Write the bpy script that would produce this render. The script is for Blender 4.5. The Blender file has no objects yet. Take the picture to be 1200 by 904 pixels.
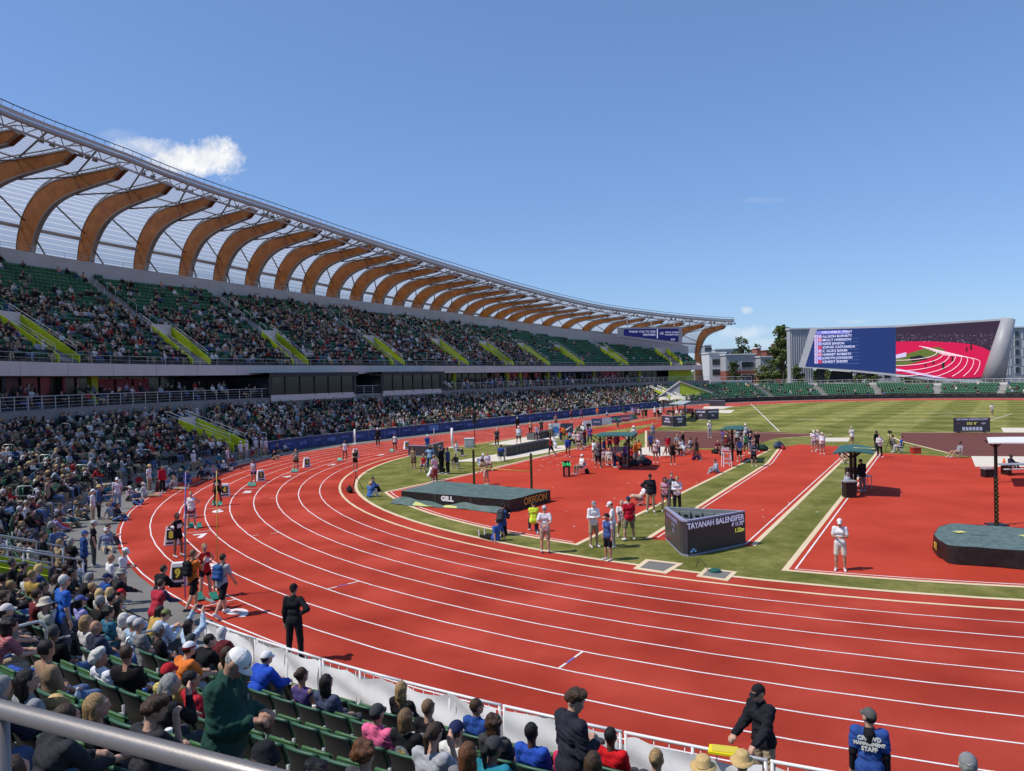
import bpy, bmesh, math, random
import numpy as np
from mathutils import Matrix, Vector
random.seed(7); RNG = np.random.default_rng(11)
R_ = math.radians
scn = bpy.context.scene
col = scn.collection

# ---------------------------------------------------------------- camera
F_PX, PITCH, ROLL, CAM_H = 894.0, -0.0098, -0.0224, 6.5608
cam_d = bpy.data.cameras.new("camera"); cam = bpy.data.objects.new("camera", cam_d); col.objects.link(cam)
cam_d.sensor_width = 36.0; cam_d.lens = 36.0 * F_PX / 1200.0
cam_d.clip_start = 0.05; cam_d.clip_end = 9000.0
_fw = Vector((0, math.cos(PITCH), math.sin(PITCH))); _up = Vector((0, -math.sin(PITCH), math.cos(PITCH))); _rt = Vector((1, 0, 0))
_c, _s = math.cos(ROLL), math.sin(ROLL)
CX = _rt * _c + _up * _s; CY = _rt * -_s + _up * _c
m = Matrix.Identity(4)
for i in range(3): m[i][0], m[i][1], m[i][2] = CX[i], CY[i], -_fw[i]
m[2][3] = CAM_H
cam.matrix_world = m
scn.camera = cam

# ---------------------------------------------------------------- sky, sun, exposure
SUN_EL, SUN_DIR_XY = 55.0, (0.965, 0.26)          # shadows fall to the right and slightly away
SUN_STRENGTH, SKY_STRENGTH, EXPOSURE = 3.5, 0.15, 0.28
w = bpy.data.worlds.new("World"); scn.world = w; w.use_nodes = True
nt = w.node_tree; nt.nodes.clear()
def N(tree, kind, **kw):
    n = tree.nodes.new(kind)
    for k, v in kw.items():
        if k in n.inputs: n.inputs[k].default_value = v
        else: setattr(n, k, v)
    return n
sky = N(nt, 'ShaderNodeTexSky', sky_type='NISHITA', sun_disc=False)
az = math.atan2(-SUN_DIR_XY[0], -SUN_DIR_XY[1])
sky.sun_elevation = R_(SUN_EL); sky.sun_rotation = az % (2 * math.pi)
sky.air_density = 1.0; sky.dust_density = 0.25; sky.ozone_density = 2.2; sky.altitude = 130
bgn = N(nt, 'ShaderNodeBackground', Strength=SKY_STRENGTH)
out = N(nt, 'ShaderNodeOutputWorld')
L = nt.links.new
# evens out the sky's own contrast (hazeless June noon) and deepens its blue
gam = N(nt, 'ShaderNodeGamma', Gamma=0.68); L(sky.outputs['Color'], gam.inputs[0])
hsv = N(nt, 'ShaderNodeMix', data_type='RGBA', blend_type='MULTIPLY'); hsv.inputs[0].default_value = 1.0; L(gam.outputs[0], hsv.inputs[6]); hsv.inputs[7].default_value = (.73, .96, 1.36, 1)
# fair-weather clouds that belong to the sky, laid out by compass direction and height
tc = N(nt, 'ShaderNodeTexCoord'); sep = N(nt, 'ShaderNodeSeparateXYZ'); L(tc.outputs['Generated'], sep.inputs[0])
def mth(op, a, b=None, tree=None):
    tree = tree or nt
    n = tree.nodes.new('ShaderNodeMath'); n.operation = op
    for i, v in enumerate((a, b)):
        if v is None: continue
        if isinstance(v, (int, float)): n.inputs[i].default_value = v
        else: tree.links.new(v, n.inputs[i])
    return n.outputs[0]
tx = mth('DIVIDE', sep.outputs['X'], mth('MAXIMUM', sep.outputs['Y'], 0.05))
tz = mth('DIVIDE', sep.outputs['Z'], mth('MAXIMUM', sep.outputs['Y'], 0.05))
cmb = N(nt, 'ShaderNodeCombineXYZ'); L(tx, cmb.inputs[0]); L(tz, cmb.inputs[1])
def cloud(cx, cz, rx, rz, scale, gain, seed, soft=0.5, ycut=None):
    dx = mth('DIVIDE', mth('SUBTRACT', tx, cx), rx); dz = mth('DIVIDE', mth('SUBTRACT', tz, cz), rz)
    r2 = mth('ADD', mth('MULTIPLY', dx, dx), mth('MULTIPLY', dz, dz))
    mask = mth('SUBTRACT', 1.0, r2)
    ns = N(nt, 'ShaderNodeTexNoise', noise_dimensions='4D', Scale=scale, Detail=12.0, Roughness=0.66, W=seed)
    L(cmb.outputs[0], ns.inputs['Vector'])
    v = mth('ADD', mask, mth('MULTIPLY', mth('SUBTRACT', ns.outputs['Fac'], 0.5), 4.4))
    n = nt.nodes.new('ShaderNodeMath'); n.operation = 'MULTIPLY'; n.use_clamp = True
    L(v, n.inputs[0]); n.inputs[1].default_value = soft
    return mth('MULTIPLY', n.outputs[0], gain)
def above(px, py):      # direction of a pixel as (x/y, z/y)
    u, v = (px - 600) / F_PX, (452 - py) / F_PX
    d = CX * u + CY * v + _fw
    return d.x / d.y, d.z / d.y
cl = None
for px, py, rx, rz, sc, g, sd, so in ((226, 187, .064, .023, 26, 1.0, 3.1, .95), (258, 186, .036, .029, 30, 1.0, 9.4, 1.1), (172, 174, .05, .017, 26, .95, 1.7, .65), (140, 158, .04, .008, 18, .35, 5.2, .3),
                                  (893, 235, .035, .006, 30, .28, 2.2, .35), (875, 363, .010, .0055, 60, .8, 8.3, .6), (868, 390, .05, .010, 26, .7, 4.9, .5), (905, 402, .06, .008, 26, .45, 6.6, .4), (1000, 377, .025, .004, 40, .5, 7.7, .4), (700, 400, .3, .008, 12, .3, 2.9, .3)):
    a_, b_ = above(px, py)
    c_ = cloud(a_, b_, rx, rz, sc, g, sd, so)
    cl = c_ if cl is None else mth('MAXIMUM', cl, c_)
cl = mth('MULTIPLY', cl, mth('GREATER_THAN', sep.outputs['Y'], 0.05))
mixc = N(nt, 'ShaderNodeMix', data_type='RGBA'); L(cl, mixc.inputs[0]); L(hsv.outputs[2], mixc.inputs[6])
shn = N(nt, 'ShaderNodeTexNoise', Scale=16.0, Detail=7.0, Roughness=.6); L(cmb.outputs[0], shn.inputs['Vector']); shr = N(nt, 'ShaderNodeValToRGB'); L(shn.outputs['Fac'], shr.inputs[0])
shr.color_ramp.elements[0].position = .36; shr.color_ramp.elements[0].color = (.76, .80, .87, 1); shr.color_ramp.elements[1].position = .58; shr.color_ramp.elements[1].color = (1, 1, 1, 1)  # cloud shading painted in as grey-blue mottling over white
shm = N(nt, 'ShaderNodeMix', data_type='RGBA', blend_type='MULTIPLY'); shm.inputs[0].default_value = 1; L(shr.outputs[0], shm.inputs[6]); shm.inputs[7].default_value = (5.4, 5.4, 5.4, 1); L(shm.outputs[2], mixc.inputs[7])
L(mixc.outputs[2], bgn.inputs['Color']); L(bgn.outputs[0], out.inputs[0])

sun_d = bpy.data.lights.new("sun", 'SUN'); sun_d.energy = SUN_STRENGTH; sun_d.angle = R_(0.53); sun_d.color = (1.0, 0.955, 0.89)
sun = bpy.data.objects.new("sun", sun_d); col.objects.link(sun)
_k = math.cos(R_(SUN_EL)) / math.hypot(*SUN_DIR_XY)
sun.rotation_euler = Vector((SUN_DIR_XY[0] * _k, SUN_DIR_XY[1] * _k, -math.sin(R_(SUN_EL)))).to_track_quat('-Z', 'Y').to_euler()
sun.location = (-60, -20, 90)
scn.view_settings.view_transform = 'Standard'; scn.view_settings.look = 'None'; scn.view_settings.gamma = 1.0
scn.view_settings.exposure = EXPOSURE; scn.view_settings.use_curve_mapping = False
scn.cycles.max_bounces = 6; scn.cycles.diffuse_bounces = 2; scn.cycles.glossy_bounces = 2; scn.cycles.transmission_bounces = 4; scn.cycles.transparent_max_bounces = 8
scn.cycles.caustics_reflective = False; scn.cycles.caustics_refractive = False

# ---------------------------------------------------------------- pixels, the oval and its offsets
def at(px, py, z=0.0):
    u, v = (px - 600) / F_PX, (452 - py) / F_PX
    d = CX * u + CY * v + _fw
    t = (z - CAM_H) / d.z
    return d.x * t, d.y * t
C1 = np.array([24.78, 55.25]); TH = R_(57.0)
DV = np.array([math.cos(TH), math.sin(TH)]); NV = np.array([-DV[1], DV[0]]); STRAIGHT = 84.39
C2 = C1 + STRAIGHT * DV
def S(q, P):
    """point of the oval: q metres along (measured at offset 60), P metres out from the centre line"""
    if q < 0:
        a = R_(147) - q / 60; return C1 + P * np.array([math.cos(a), math.sin(a)])
    if q <= STRAIGHT: return C1 + P * NV + q * DV
    a = R_(147) - (q - STRAIGHT) / 60; return C2 + P * np.array([math.cos(a), math.sin(a)])
def outward(q):
    if q < 0: a = R_(147) - q / 60
    elif q <= STRAIGHT: a = R_(147)
    else: a = R_(147) - (q - STRAIGHT) / 60
    return np.array([math.cos(a), math.sin(a)])
def q_ang(deg): return (147 - deg) * math.pi / 180 * 60       # q of a compass angle on the near bend
def tab(t, q):
    xs = [a for a, b in t]; ys = [b for a, b in t]
    return float(np.interp(q, xs, ys))

# ---------------------------------------------------------------- materials
MATS = {}
def mat(key, rgb, rough=0.7, var=0.0, vscale=4.0, bump=0.0, bscale=40.0, metal=0.0, spec=0.35, rgb2=None, emit=0.0, detail=4.0, coord='Object'):
    if key in MATS: return MATS[key]
    mt = bpy.data.materials.new(key); mt.use_nodes = True
    t = mt.node_tree; p = t.nodes['Principled BSDF']
    p.inputs['Roughness'].default_value = rough; p.inputs['Metallic'].default_value = metal
    p.inputs['Specular IOR Level'].default_value = spec
    p.inputs['Base Color'].default_value = (*rgb, 1)
    if var or rgb2 is not None or bump:
        tcn = N(t, 'ShaderNodeTexCoord')
    if var or rgb2 is not None:
        ns = N(t, 'ShaderNodeTexNoise', Scale=vscale, Detail=detail, Roughness=0.65); t.links.new(tcn.outputs[coord], ns.inputs['Vector'])
        r = N(t, 'ShaderNodeValToRGB'); t.links.new(ns.outputs['Fac'], r.inputs[0])
        lo = tuple(max(0, c * (1 - var)) for c in rgb); hi = tuple(c * (1 + var) for c in rgb) if rgb2 is None else rgb2
        if rgb2 is not None: lo = rgb
        r.color_ramp.elements[0].position = 0.32; r.color_ramp.elements[1].position = 0.68
        r.color_ramp.elements[0].color = (*lo, 1); r.color_ramp.elements[1].color = (*hi, 1)
        t.links.new(r.outputs[0], p.inputs['Base Color'])
    if bump:
        nb = N(t, 'ShaderNodeTexNoise', Scale=bscale, Detail=3.0); t.links.new(tcn.outputs[coord], nb.inputs['Vector'])
        b = N(t, 'ShaderNodeBump', Strength=bump, Distance=0.02); t.links.new(nb.outputs['Fac'], b.inputs['Height']); t.links.new(b.outputs[0], p.inputs['Normal'])
    if emit:
        p.inputs['Emission Color'].default_value = (*rgb, 1); p.inputs['Emission Strength'].default_value = emit
    mt.diffuse_color = (*rgb, 1)
    MATS[key] = mt
    return mt
def fab(rgb, key=None):     # cloth
    k = key or 'cloth_%d_%d_%d' % tuple(int(c * 255) for c in rgb)
    return mat(k, rgb, 0.85, 0.16, 7.0, 0.5, 18.0, spec=0.15)

# ---------------------------------------------------------------- mesh helpers
class MB:
    def __init__(s): s.v = []; s.f = []; s.mi = []; s.n = 0; s.cur = 0
    def add(s, vs, fs, mi=None):
        vs = np.asarray(vs, float).reshape(-1, 3); o = s.n
        s.v.append(vs); s.n += len(vs)
        for f in fs: s.f.append(tuple(int(i) + o for i in f)); s.mi.append(s.cur if mi is None else mi)
        return s
    def box(s, c, size, rz=0.0, M=None, mi=None):
        x, y, z = (a / 2 for a in size)
        vs = np.array([(sx * x, sy * y, sz * z) for sz in (-1, 1) for sy in (-1, 1) for sx in (-1, 1)], float)
        if M is not None: vs = vs @ np.array(M).T
        elif rz: ca, sa = math.cos(rz), math.sin(rz); vs = np.stack([vs[:, 0] * ca - vs[:, 1] * sa, vs[:, 0] * sa + vs[:, 1] * ca, vs[:, 2]], 1)
        return s.add(vs + np.array(c, float), [(0, 2, 3, 1), (4, 5, 7, 6), (0, 1, 5, 4), (2, 6, 7, 3), (0, 4, 6, 2), (1, 3, 7, 5)], mi)
    def bar(s, a, b, wd, ht, mi=None, up=(0, 0, 1)):
        a = np.array(a, float); b = np.array(b, float); d = b - a; ln = np.linalg.norm(d); d /= ln
        u = np.array(up, float); r = np.cross(d, u)
        if np.linalg.norm(r) < 1e-6: r = np.cross(d, (1, 0, 0))
        r /= np.linalg.norm(r); u = np.cross(r, d)
        return s.box((a + b) / 2, (wd, ln, ht), M=np.stack([r, d, u], 1), mi=mi)
    def tube(s, pts, r, n=8, mi=None, closed=False, cap=True):
        pts = np.array(pts, float); k = len(pts); rr = np.broadcast_to(np.array(r, float), (k,))
        prev = None; vs = []
        for i in range(k):
            if closed: t = pts[(i + 1) % k] - pts[i - 1]
            else: t = pts[min(i + 1, k - 1)] - pts[max(i - 1, 0)]
            t = t / (np.linalg.norm(t) + 1e-12)
            if prev is None:
                a = np.array([0, 0, 1.]) if abs(t[2]) < .9 else np.array([1., 0, 0]); x = np.cross(t, a)
            else: x = prev - t * np.dot(prev, t)
            x /= np.linalg.norm(x) + 1e-12; prev = x; y = np.cross(t, x)
            for j in range(n):
                an = 2 * math.pi * j / n; vs.append(pts[i] + rr[i] * (math.cos(an) * x + math.sin(an) * y))
        fs = []
        for i in range(k if closed else k - 1):
            i2 = (i + 1) % k
            for j in range(n): fs.append((i * n + j, i * n + (j + 1) % n, i2 * n + (j + 1) % n, i2 * n + j))
        if cap and not closed: fs.append(tuple(range(n))[::-1]); fs.append(tuple((k - 1) * n + j for j in range(n)))
        return s.add(vs, fs, mi)
    def prism(s, poly, z0, z1, mi=None):
        n = len(poly); vs = [(x, y, z0) for x, y in poly] + [(x, y, z1) for x, y in poly]
        a = sum(poly[i][0] * poly[(i + 1) % n][1] - poly[(i + 1) % n][0] * poly[i][1] for i in range(n))
        fs = [tuple(range(n))[::-1], tuple(range(n, 2 * n))] + [(i, (i + 1) % n, n + (i + 1) % n, n + i) for i in range(n)]
        if a < 0: fs = [f[::-1] for f in fs]
        return s.add(vs, fs, mi)
    def sheet(s, poly, z, mi=None):
        n = len(poly); a = sum(poly[i][0] * poly[(i + 1) % n][1] - poly[(i + 1) % n][0] * poly[i][1] for i in range(n))
        f = tuple(range(n)) if a > 0 else tuple(range(n))[::-1]
        return s.add([(x, y, z) for x, y in poly], [f], mi)
    def grid(s, rows, mi=None, flip=False):
        """rows: list of equally long lists of points"""
        k, n = len(rows), len(rows[0]); vs = [p for r in rows for p in r]
        fs = [(i * n + j, i * n + j + 1, (i + 1) * n + j + 1, (i + 1) * n + j) for i in range(k - 1) for j in range(n - 1)]
        if flip: fs = [f[::-1] for f in fs]
        return s.add(vs, fs, mi)
    def lathe(s, prof, c=(0, 0, 0), n=16, mi=None):
        vs = []; k = len(prof)
        for r, z in prof:
            for j in range(n): a = 2 * math.pi * j / n; vs.append((c[0] + r * math.cos(a), c[1] + r * math.sin(a), c[2] + z))
        fs = [(i * n + j, i * n + (j + 1) % n, (i + 1) * n + (j + 1) % n, (i + 1) * n + j) for i in range(k - 1) for j in range(n)]
        fs += [tuple(range(n))[::-1], tuple((k - 1) * n + j for j in range(n))]
        return s.add(vs, fs, mi)
    def mesh(s, name, mats, smooth=False):
        me = bpy.data.meshes.new(name)
        v = np.concatenate(s.v) if s.v else np.zeros((0, 3))
        me.from_pydata(v.tolist(), [], s.f)
        for m_ in (mats if isinstance(mats, (list, tuple)) else [mats]): me.materials.append(m_)
        if any(s.mi): me.polygons.foreach_set('material_index', s.mi)
        if smooth: me.polygons.foreach_set('use_smooth', [True] * len(s.f))
        me.update(); return me
    def build(s, name, mats, parent=None, smooth=False, world=False, **tags):
        o = bpy.data.objects.new(name, s.mesh(name, mats, smooth)); col.objects.link(o)
        if parent is not None:
            o.parent = parent
            if world: o.location = [-a for a in parent.location]
        return tag(o, **tags)
def tag(o, label=None, cat=None, group=None, kind=None):
    if label: o['label'] = label
    if cat: o['category'] = cat
    if group: o['group'] = group
    if kind: o['kind'] = kind
    return o
def thing(name, label, cat, loc=(0, 0, 0), rz=0.0, group=None):
    o = bpy.data.objects.new(name, None); col.objects.link(o); o.empty_display_size = .2
    o.location = loc; o.rotation_euler = (0, 0, rz); return tag(o, label, cat, group)
def kids(o): return [c for c in o.children]
def dup(o, loc=None, rz=None, label=None, parent=None):
    c = o.copy(); col.objects.link(c)
    if parent is not None: c.parent = parent
    if loc is not None: c.location = loc
    if rz is not None: c.rotation_euler = (0, 0, rz)
    if label: c['label'] = label
    for ch in kids(o): dup(ch, parent=c)
    return c
def text_mesh(s_, size, depth=0.004, align='CENTER', sx=1.0, bold=0.0):
    cu = bpy.data.curves.new('lettering', 'FONT'); cu.body = s_; cu.size = size; cu.extrude = depth; cu.align_x = align; cu.align_y = 'CENTER'; cu.offset = bold
    cu.resolution_u = 3
    o = bpy.data.objects.new('lettering', cu); col.objects.link(o)
    dg = bpy.context.evaluated_depsgraph_get(); me = bpy.data.meshes.new_from_object(o.evaluated_get(dg))
    bpy.data.objects.remove(o); bpy.data.curves.remove(cu)
    if sx != 1.0: me.transform(Matrix.Diagonal((sx, 1, 1, 1)))
    return me
def text(s_, size, m_, parent, loc, M, align='CENTER', name='lettering', sx=1.0, bold=0.0, depth=0.004):
    """M: 3x3 columns (right, up, normal) in the parent's frame"""
    me = text_mesh(s_, size, depth, align, sx, bold); me.materials.clear(); me.materials.append(m_)
    o = bpy.data.objects.new(name, me); col.objects.link(o); o.parent = parent
    mm = Matrix.Identity(4)
    for i in range(3):
        for j in range(3): mm[i][j] = M[i][j]
        mm[i][3] = loc[i]
    o.matrix_local = mm
    return o
# ================================================================ people
def seg_d(P, a, b, ra, rb):
    a = np.asarray(a, np.float32); b = np.asarray(b, np.float32); d = b - a
    t = np.clip(((P - a) @ d) / max(float(d @ d), 1e-9), 0, 1)
    q = P - a - t[..., None] * d
    return np.sqrt((q * q).sum(-1)) - (ra + (rb - ra) * t)
def ell_d(P, c, r, M):
    q = P - np.asarray(c, np.float32)
    if M is not None: q = q @ np.asarray(M, np.float32)
    r = np.asarray(r, np.float32); k0 = np.sqrt(((q / r) ** 2).sum(-1)); k1 = np.sqrt(((q / (r * r)) ** 2).sum(-1)) + 1e-6
    return k0 * (k0 - 1) / k1
def surface(prims, res, k=0.02):
    """one continuous skin round a set of tapered limbs and ellipsoids; returns verts, faces, region of each face"""
    lo = np.full(3, 1e9); hi = -lo
    bb = []
    for p in prims:
        if p[0] == 'c':
            a, b = np.array(p[1]), np.array(p[2]); r = max(p[3], p[4]); l = np.minimum(a, b) - r; h = np.maximum(a, b) + r
        else:
            c = np.array(p[1]); r = max(p[2]); l = c - r; h = c + r
        bb.append((l, h)); lo = np.minimum(lo, l); hi = np.maximum(hi, h)
    lo = lo - 2.5 * res; n = np.ceil((hi + 2.5 * res - lo) / res).astype(int) + 1
    D = np.full(n, 1.0, np.float32); Rw = np.full(n, 1.0, np.float32); G = np.zeros(n, np.int8)
    ax = [lo[i] + res * np.arange(n[i]) for i in range(3)]
    for p, (l, h) in zip(prims, bb):
        mg = k + 2 * res
        i0 = np.maximum(np.floor((l - mg - lo) / res).astype(int), 0); i1 = np.minimum(np.ceil((h + mg - lo) / res).astype(int) + 1, n)
        sl = tuple(slice(a, b) for a, b in zip(i0, i1))
        P = np.stack(np.meshgrid(*[ax[i][sl[i]] for i in range(3)], indexing='ij'), -1).astype(np.float32)
        if p[0] == 'c': d = seg_d(P, p[1], p[2], p[3], p[4]); reg = p[5]
        else: d = ell_d(P, p[1], p[2], p[3]); reg = p[4]
        cur = D[sl]; hh = np.clip(k - np.abs(cur - d), 0, None) / k
        D[sl] = np.minimum(cur, d) - hh * hh * k * 0.25
        rw = Rw[sl]; msk = d < rw; G[sl] = np.where(msk, reg, G[sl]); Rw[sl] = np.where(msk, d, rw)
    ins = D < 0
    cs = [ins[dx:n[0] - 1 + dx, dy:n[1] - 1 + dy, dz:n[2] - 1 + dz] for dx in (0, 1) for dy in (0, 1) for dz in (0, 1)]
    tot = sum(c.astype(np.int8) for c in cs); act = (tot > 0) & (tot < 8)
    idx = np.argwhere(act)
    vid = -np.ones(act.shape, np.int64); vid[act] = np.arange(len(idx))
    cd = np.array([(dx, dy, dz) for dx in (0, 1) for dy in (0, 1) for dz in (0, 1)])
    val = np.stack([D[idx[:, 0] + c[0], idx[:, 1] + c[1], idx[:, 2] + c[2]] for c in cd], 1)
    acc = np.zeros((len(idx), 3)); cnt = np.zeros(len(idx))
    for i in range(8):
        for j in range(i + 1, 8):
            if np.abs(cd[i] - cd[j]).sum() != 1: continue
            x = (val[:, i] < 0) != (val[:, j] < 0)
            t = np.where(x, val[:, i] / (val[:, i] - val[:, j] + 1e-12), 0)
            acc += np.where(x[:, None], cd[i] + t[:, None] * (cd[j] - cd[i]), 0); cnt += x
    V = lo + res * (idx + acc / np.maximum(cnt, 1)[:, None])
    Fs, Rg = [], []
    for a in range(3):
        b, c = (a + 1) % 3, (a + 2) % 3
        s0 = [slice(None)] * 3; s1 = [slice(None)] * 3; s0[a] = slice(0, -1); s1[a] = slice(1, None)
        x = ins[tuple(s0)] != ins[tuple(s1)]
        e = np.argwhere(x)
        e = e[(e[:, b] > 0) & (e[:, c] > 0)]
        first = ins[e[:, 0], e[:, 1], e[:, 2]]
        def g(db, dc):
            q = e.copy(); q[:, b] -= db; q[:, c] -= dc; return vid[q[:, 0], q[:, 1], q[:, 2]]
        f = np.stack([g(1, 1), g(0, 1), g(0, 0), g(1, 0)], 1)
        f[~first] = f[~first][:, ::-1]
        Fs.append(f)
        q = e.copy(); q[~first, a] += 1
        Rg.append(G[q[:, 0], q[:, 1], q[:, 2]])
    return V, np.concatenate(Fs), np.concatenate(Rg)
def nz(v): v = np.array(v, float); return v / np.linalg.norm(v)

# a pose: pelvis height, lean of the trunk (degrees forward), directions of upper arms, forearms, thighs and shins given for the RIGHT side (mirrored left)
def _ps(pz, lean, ua, fa, th, sh, ual=None, fal=None, thl=None, shl=None, hn=0, ht=0, toe=None, side=0):
    return dict(pz=pz, lean=lean, ua=ua, fa=fa, th=th, sh=sh, ual=ual, fal=fal, thl=thl, shl=shl, hn=hn, ht=ht, toe=toe, side=side)
D_ = (0.02, 0, -1)
POSES = {
 'stand': _ps(None, 2, (.14, -.05, -1), (.05, .2, -1), (.06, .02, -1), (.02, -.03, -1)),
 'stand_wide': _ps(None, 2, (.2, -.05, -1), (.12, .22, -1), (.17, .02, -1), (.1, -.03, -1)),
 'hips': _ps(None, 0, (.72, -.3, -.7), (-.72, .3, -.5), (.12, .02, -1), (.06, -.03, -1)),
 'one_hip': _ps(None, 0, (.7, -.3, -.7), (-.72, .3, -.5), (.1, .02, -1), (.05, -.03, -1), ual=(.16, -.05, -1), fal=(.06, .15, -1)),
 'back': _ps(None, 0, (.3, -.38, -.88), (-.72, -.3, -.42), (.07, .02, -1), (.02, -.03, -1)),
 'fold': _ps(None, 2, (.2, .15, -1), (-.62, .75, .1), (.08, .02, -1), (.03, -.03, -1), hn=12),
 'cross': _ps(None, 0, (.25, .25, -.9), (-.9, .45, .12), (.1, .02, -1), (.04, -.03, -1)),
 'hold': _ps(None, 4, (.12, .1, -1), (-.38, .85, .05), (.07, .02, -1), (.02, -.05, -1), hn=22),
 'phone': _ps(None, 2, (.12, .35, -.9), (-.35, .5, .8), (.07, .02, -1), (.02, -.05, -1)),
 'walk': _ps(None, 5, (.12, .35, -.95), (.0, .6, -.8), (.05, -.38, -.92), (.02, -.62, -.8), ual=(.12, -.4, -.92), fal=(.02, .1, -1), thl=(.05, .45, -.9), shl=(.02, .05, -1)),
 'walk_hold': _ps(None, 5, (.15, .1, -1), (-.25, .9, .25), (.05, -.35, -.93), (.02, -.6, -.82), thl=(.05, .42, -.9), shl=(.02, .05, -1)),
 'bend': _ps(None, 34, (.1, .3, -.95), (-.1, .5, -.85), (.12, .1, -1), (.06, -.15, -1), hn=10),
 'lean_rail': _ps(None, 18, (.12, .62, -.8), (.05, .9, -.3), (.06, -.12, -1), (.02, -.12, -1)),
 'rail_stand': _ps(None, 6, (.14, .42, -.9), (.0, .8, -.6), (.08, .0, -1), (.04, -.04, -1), hn=8),
 'pole': _ps(None, 2, (.1, .55, -.8), (-.25, .5, .8), (.05, -.3, -.95), (.02, -.5, -.86), ual=(.1, .25, -.95), fal=(-.2, .9, .2), thl=(.05, .38, -.92), shl=(.02, .02, -1)),
 'sit': _ps(.53, -8, (.12, .28, -.95), (-.2, .9, -.3), (.14, 1, .0), (.02, .1, -1)),
 'sit_fold': _ps(.53, -12, (.22, .3, -.9), (-.85, .5, .1), (.12, 1, .02), (.0, .2, -1)),
 'sit_lean': _ps(.53, 32, (.15, .55, -.8), (-.3, .85, -.2), (.18, 1, .0), (.02, -.05, -1), hn=-14),
 'sit_chin': _ps(.53, 14, (.1, .7, -.7), (-.3, .1, .95), (.15, 1, .0), (.02, .05, -1), ual=(.12, .4, -.9), fal=(-.5, .8, .0), hn=4),
 'sit_phone': _ps(.53, 4, (.12, .4, -.9), (-.35, .75, .5), (.14, 1, .0), (.02, .05, -1), hn=22),
 'sit_back': _ps(.53, -24, (.2, .1, -.97), (-.55, .75, -.3), (.12, 1, .05), (.02, .45, -.9), hn=-4),
 'sit_clap': _ps(.53, 4, (.15, .5, -.85), (-.45, .75, .45), (.14, 1, .0), (.02, .05, -1)),
 'sit_up': _ps(.53, 0, (.3, .5, .6), (-.35, .2, .9), (.14, 1, .0), (.02, .05, -1)),
 'ground': _ps(.11, 12, (.15, .65, -.75), (-.4, .8, .1), (.2, .78, .62), (.02, .5, -.86), hn=-4),
 'ground_flat': _ps(.11, -12, (.2, -.35, -.92), (.12, -.25, -1), (.12, 1, .05), (.02, 1, -.05), toe=(0, .35, .94)),
 'ground_hold': _ps(.11, 8, (.15, .4, -.9), (-.4, .85, .15), (.35, .85, .3), (-.6, .55, -.55), hn=18),
 'kneel': _ps(.52, 6, (.12, .35, -.92), (-.3, .85, .35), (.06, .12, -1), (.0, -1, -.12), thl=(.12, 1, -.08), shl=(.02, .05, -1), toe=None),
 'crouch': _ps(.36, 24, (.14, .6, -.7), (-.3, .85, .0), (.26, .92, .3), (.02, -.42, -.9), hn=-10),
 'recline': _ps(.42, -30, (.2, .3, -.9), (-.5, .8, -.1), (.12, 1, .16), (.05, .62, -.78), hn=6),
 'crossleg': _ps(.53, -14, (.22, .2, -.95), (-.4, .85, -.2), (.1, 1, .0), (.0, .12, -1), thl=(.0, 1, .22), shl=(-.5, .55, -.65)),
}
class Sk: pass
def skeleton(pose, wide=1.0, turn=0, nod=0):
    p = POSES[pose]; k = Sk(); THL, SHL, UA, FA = .43, .415, .285, .255
    mir = lambda v: (-v[0], v[1], v[2])
    th = {1: nz(p['th']), -1: nz(mir(p['thl'] or p['th']))}; sh = {1: nz(p['sh']), -1: nz(mir(p['shl'] or p['sh']))}
    ua = {1: nz(p['ua']), -1: nz(mir(p['ual'] or p['ua']))}; fa = {1: nz(p['fa']), -1: nz(mir(p['fal'] or p['fa']))}
    a = R_(p['lean']); U = np.array([0, math.sin(a), math.cos(a)]); Rt = np.array([1., 0, 0]); Fw = np.cross(U, Rt)
    if p['pz'] is None:
        low = min((th[s] * THL + sh[s] * SHL)[2] for s in (1, -1)); pz = .075 - low + .02
    else: pz = p['pz']
    k.P = np.array([0, 0, pz]); k.U, k.F = U, Fw
    k.hip = {s: k.P + Rt * .088 * s - U * .02 for s in (1, -1)}
    k.knee = {s: k.hip[s] + th[s] * THL for s in (1, -1)}; k.ank = {s: k.knee[s] + sh[s] * SHL for s in (1, -1)}
    k.toe = {}
    for s in (1, -1):
        t = np.array(p['toe'], float) if p['toe'] else np.array([.12 * s, 1, 0.])
        if p['pz'] is None and k.ank[s][2] > .12: t = np.array([.1 * s, .75, -.6])
        if sh[s][1] < -.85: t = np.array([0, -.25, -1.])
        k.toe[s] = k.ank[s] + nz(t) * .17 + np.array([0, 0, -.04 if abs(nz(t)[2]) < .4 else 0])
    k.waist = k.P + U * .17; k.chest = k.P + U * .345; k.neck = k.P + U * .5 - Fw * .012
    k.sh = {s: k.P + U * .465 + Rt * .168 * s * wide - Fw * .015 for s in (1, -1)}
    k.elb = {s: k.sh[s] + ua[s] * UA for s in (1, -1)}; k.wri = {s: k.elb[s] + fa[s] * FA for s in (1, -1)}
    k.fa = fa; k.ua = ua
    a2 = R_(p['lean'] * .45 + p['hn'] + nod); ty = R_(p['ht'] + turn)
    hu = np.array([0, math.sin(a2), math.cos(a2)]); hf0 = np.array([0, math.cos(a2), -math.sin(a2)])
    rz = np.array([[math.cos(ty), -math.sin(ty), 0], [math.sin(ty), math.cos(ty), 0], [0, 0, 1]])
    k.hf = rz @ hf0; k.hr = rz @ np.array([1., 0, 0]); k.hu = rz @ hu if abs(ty) > 0 else hu
    k.hu = np.cross(k.hr, k.hf)
    k.head = k.neck + (U * .35 + hu * .65) * .185 + Fw * .028
    k.HM = np.stack([k.hr, k.hf, k.hu], 1)
    return k
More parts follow.
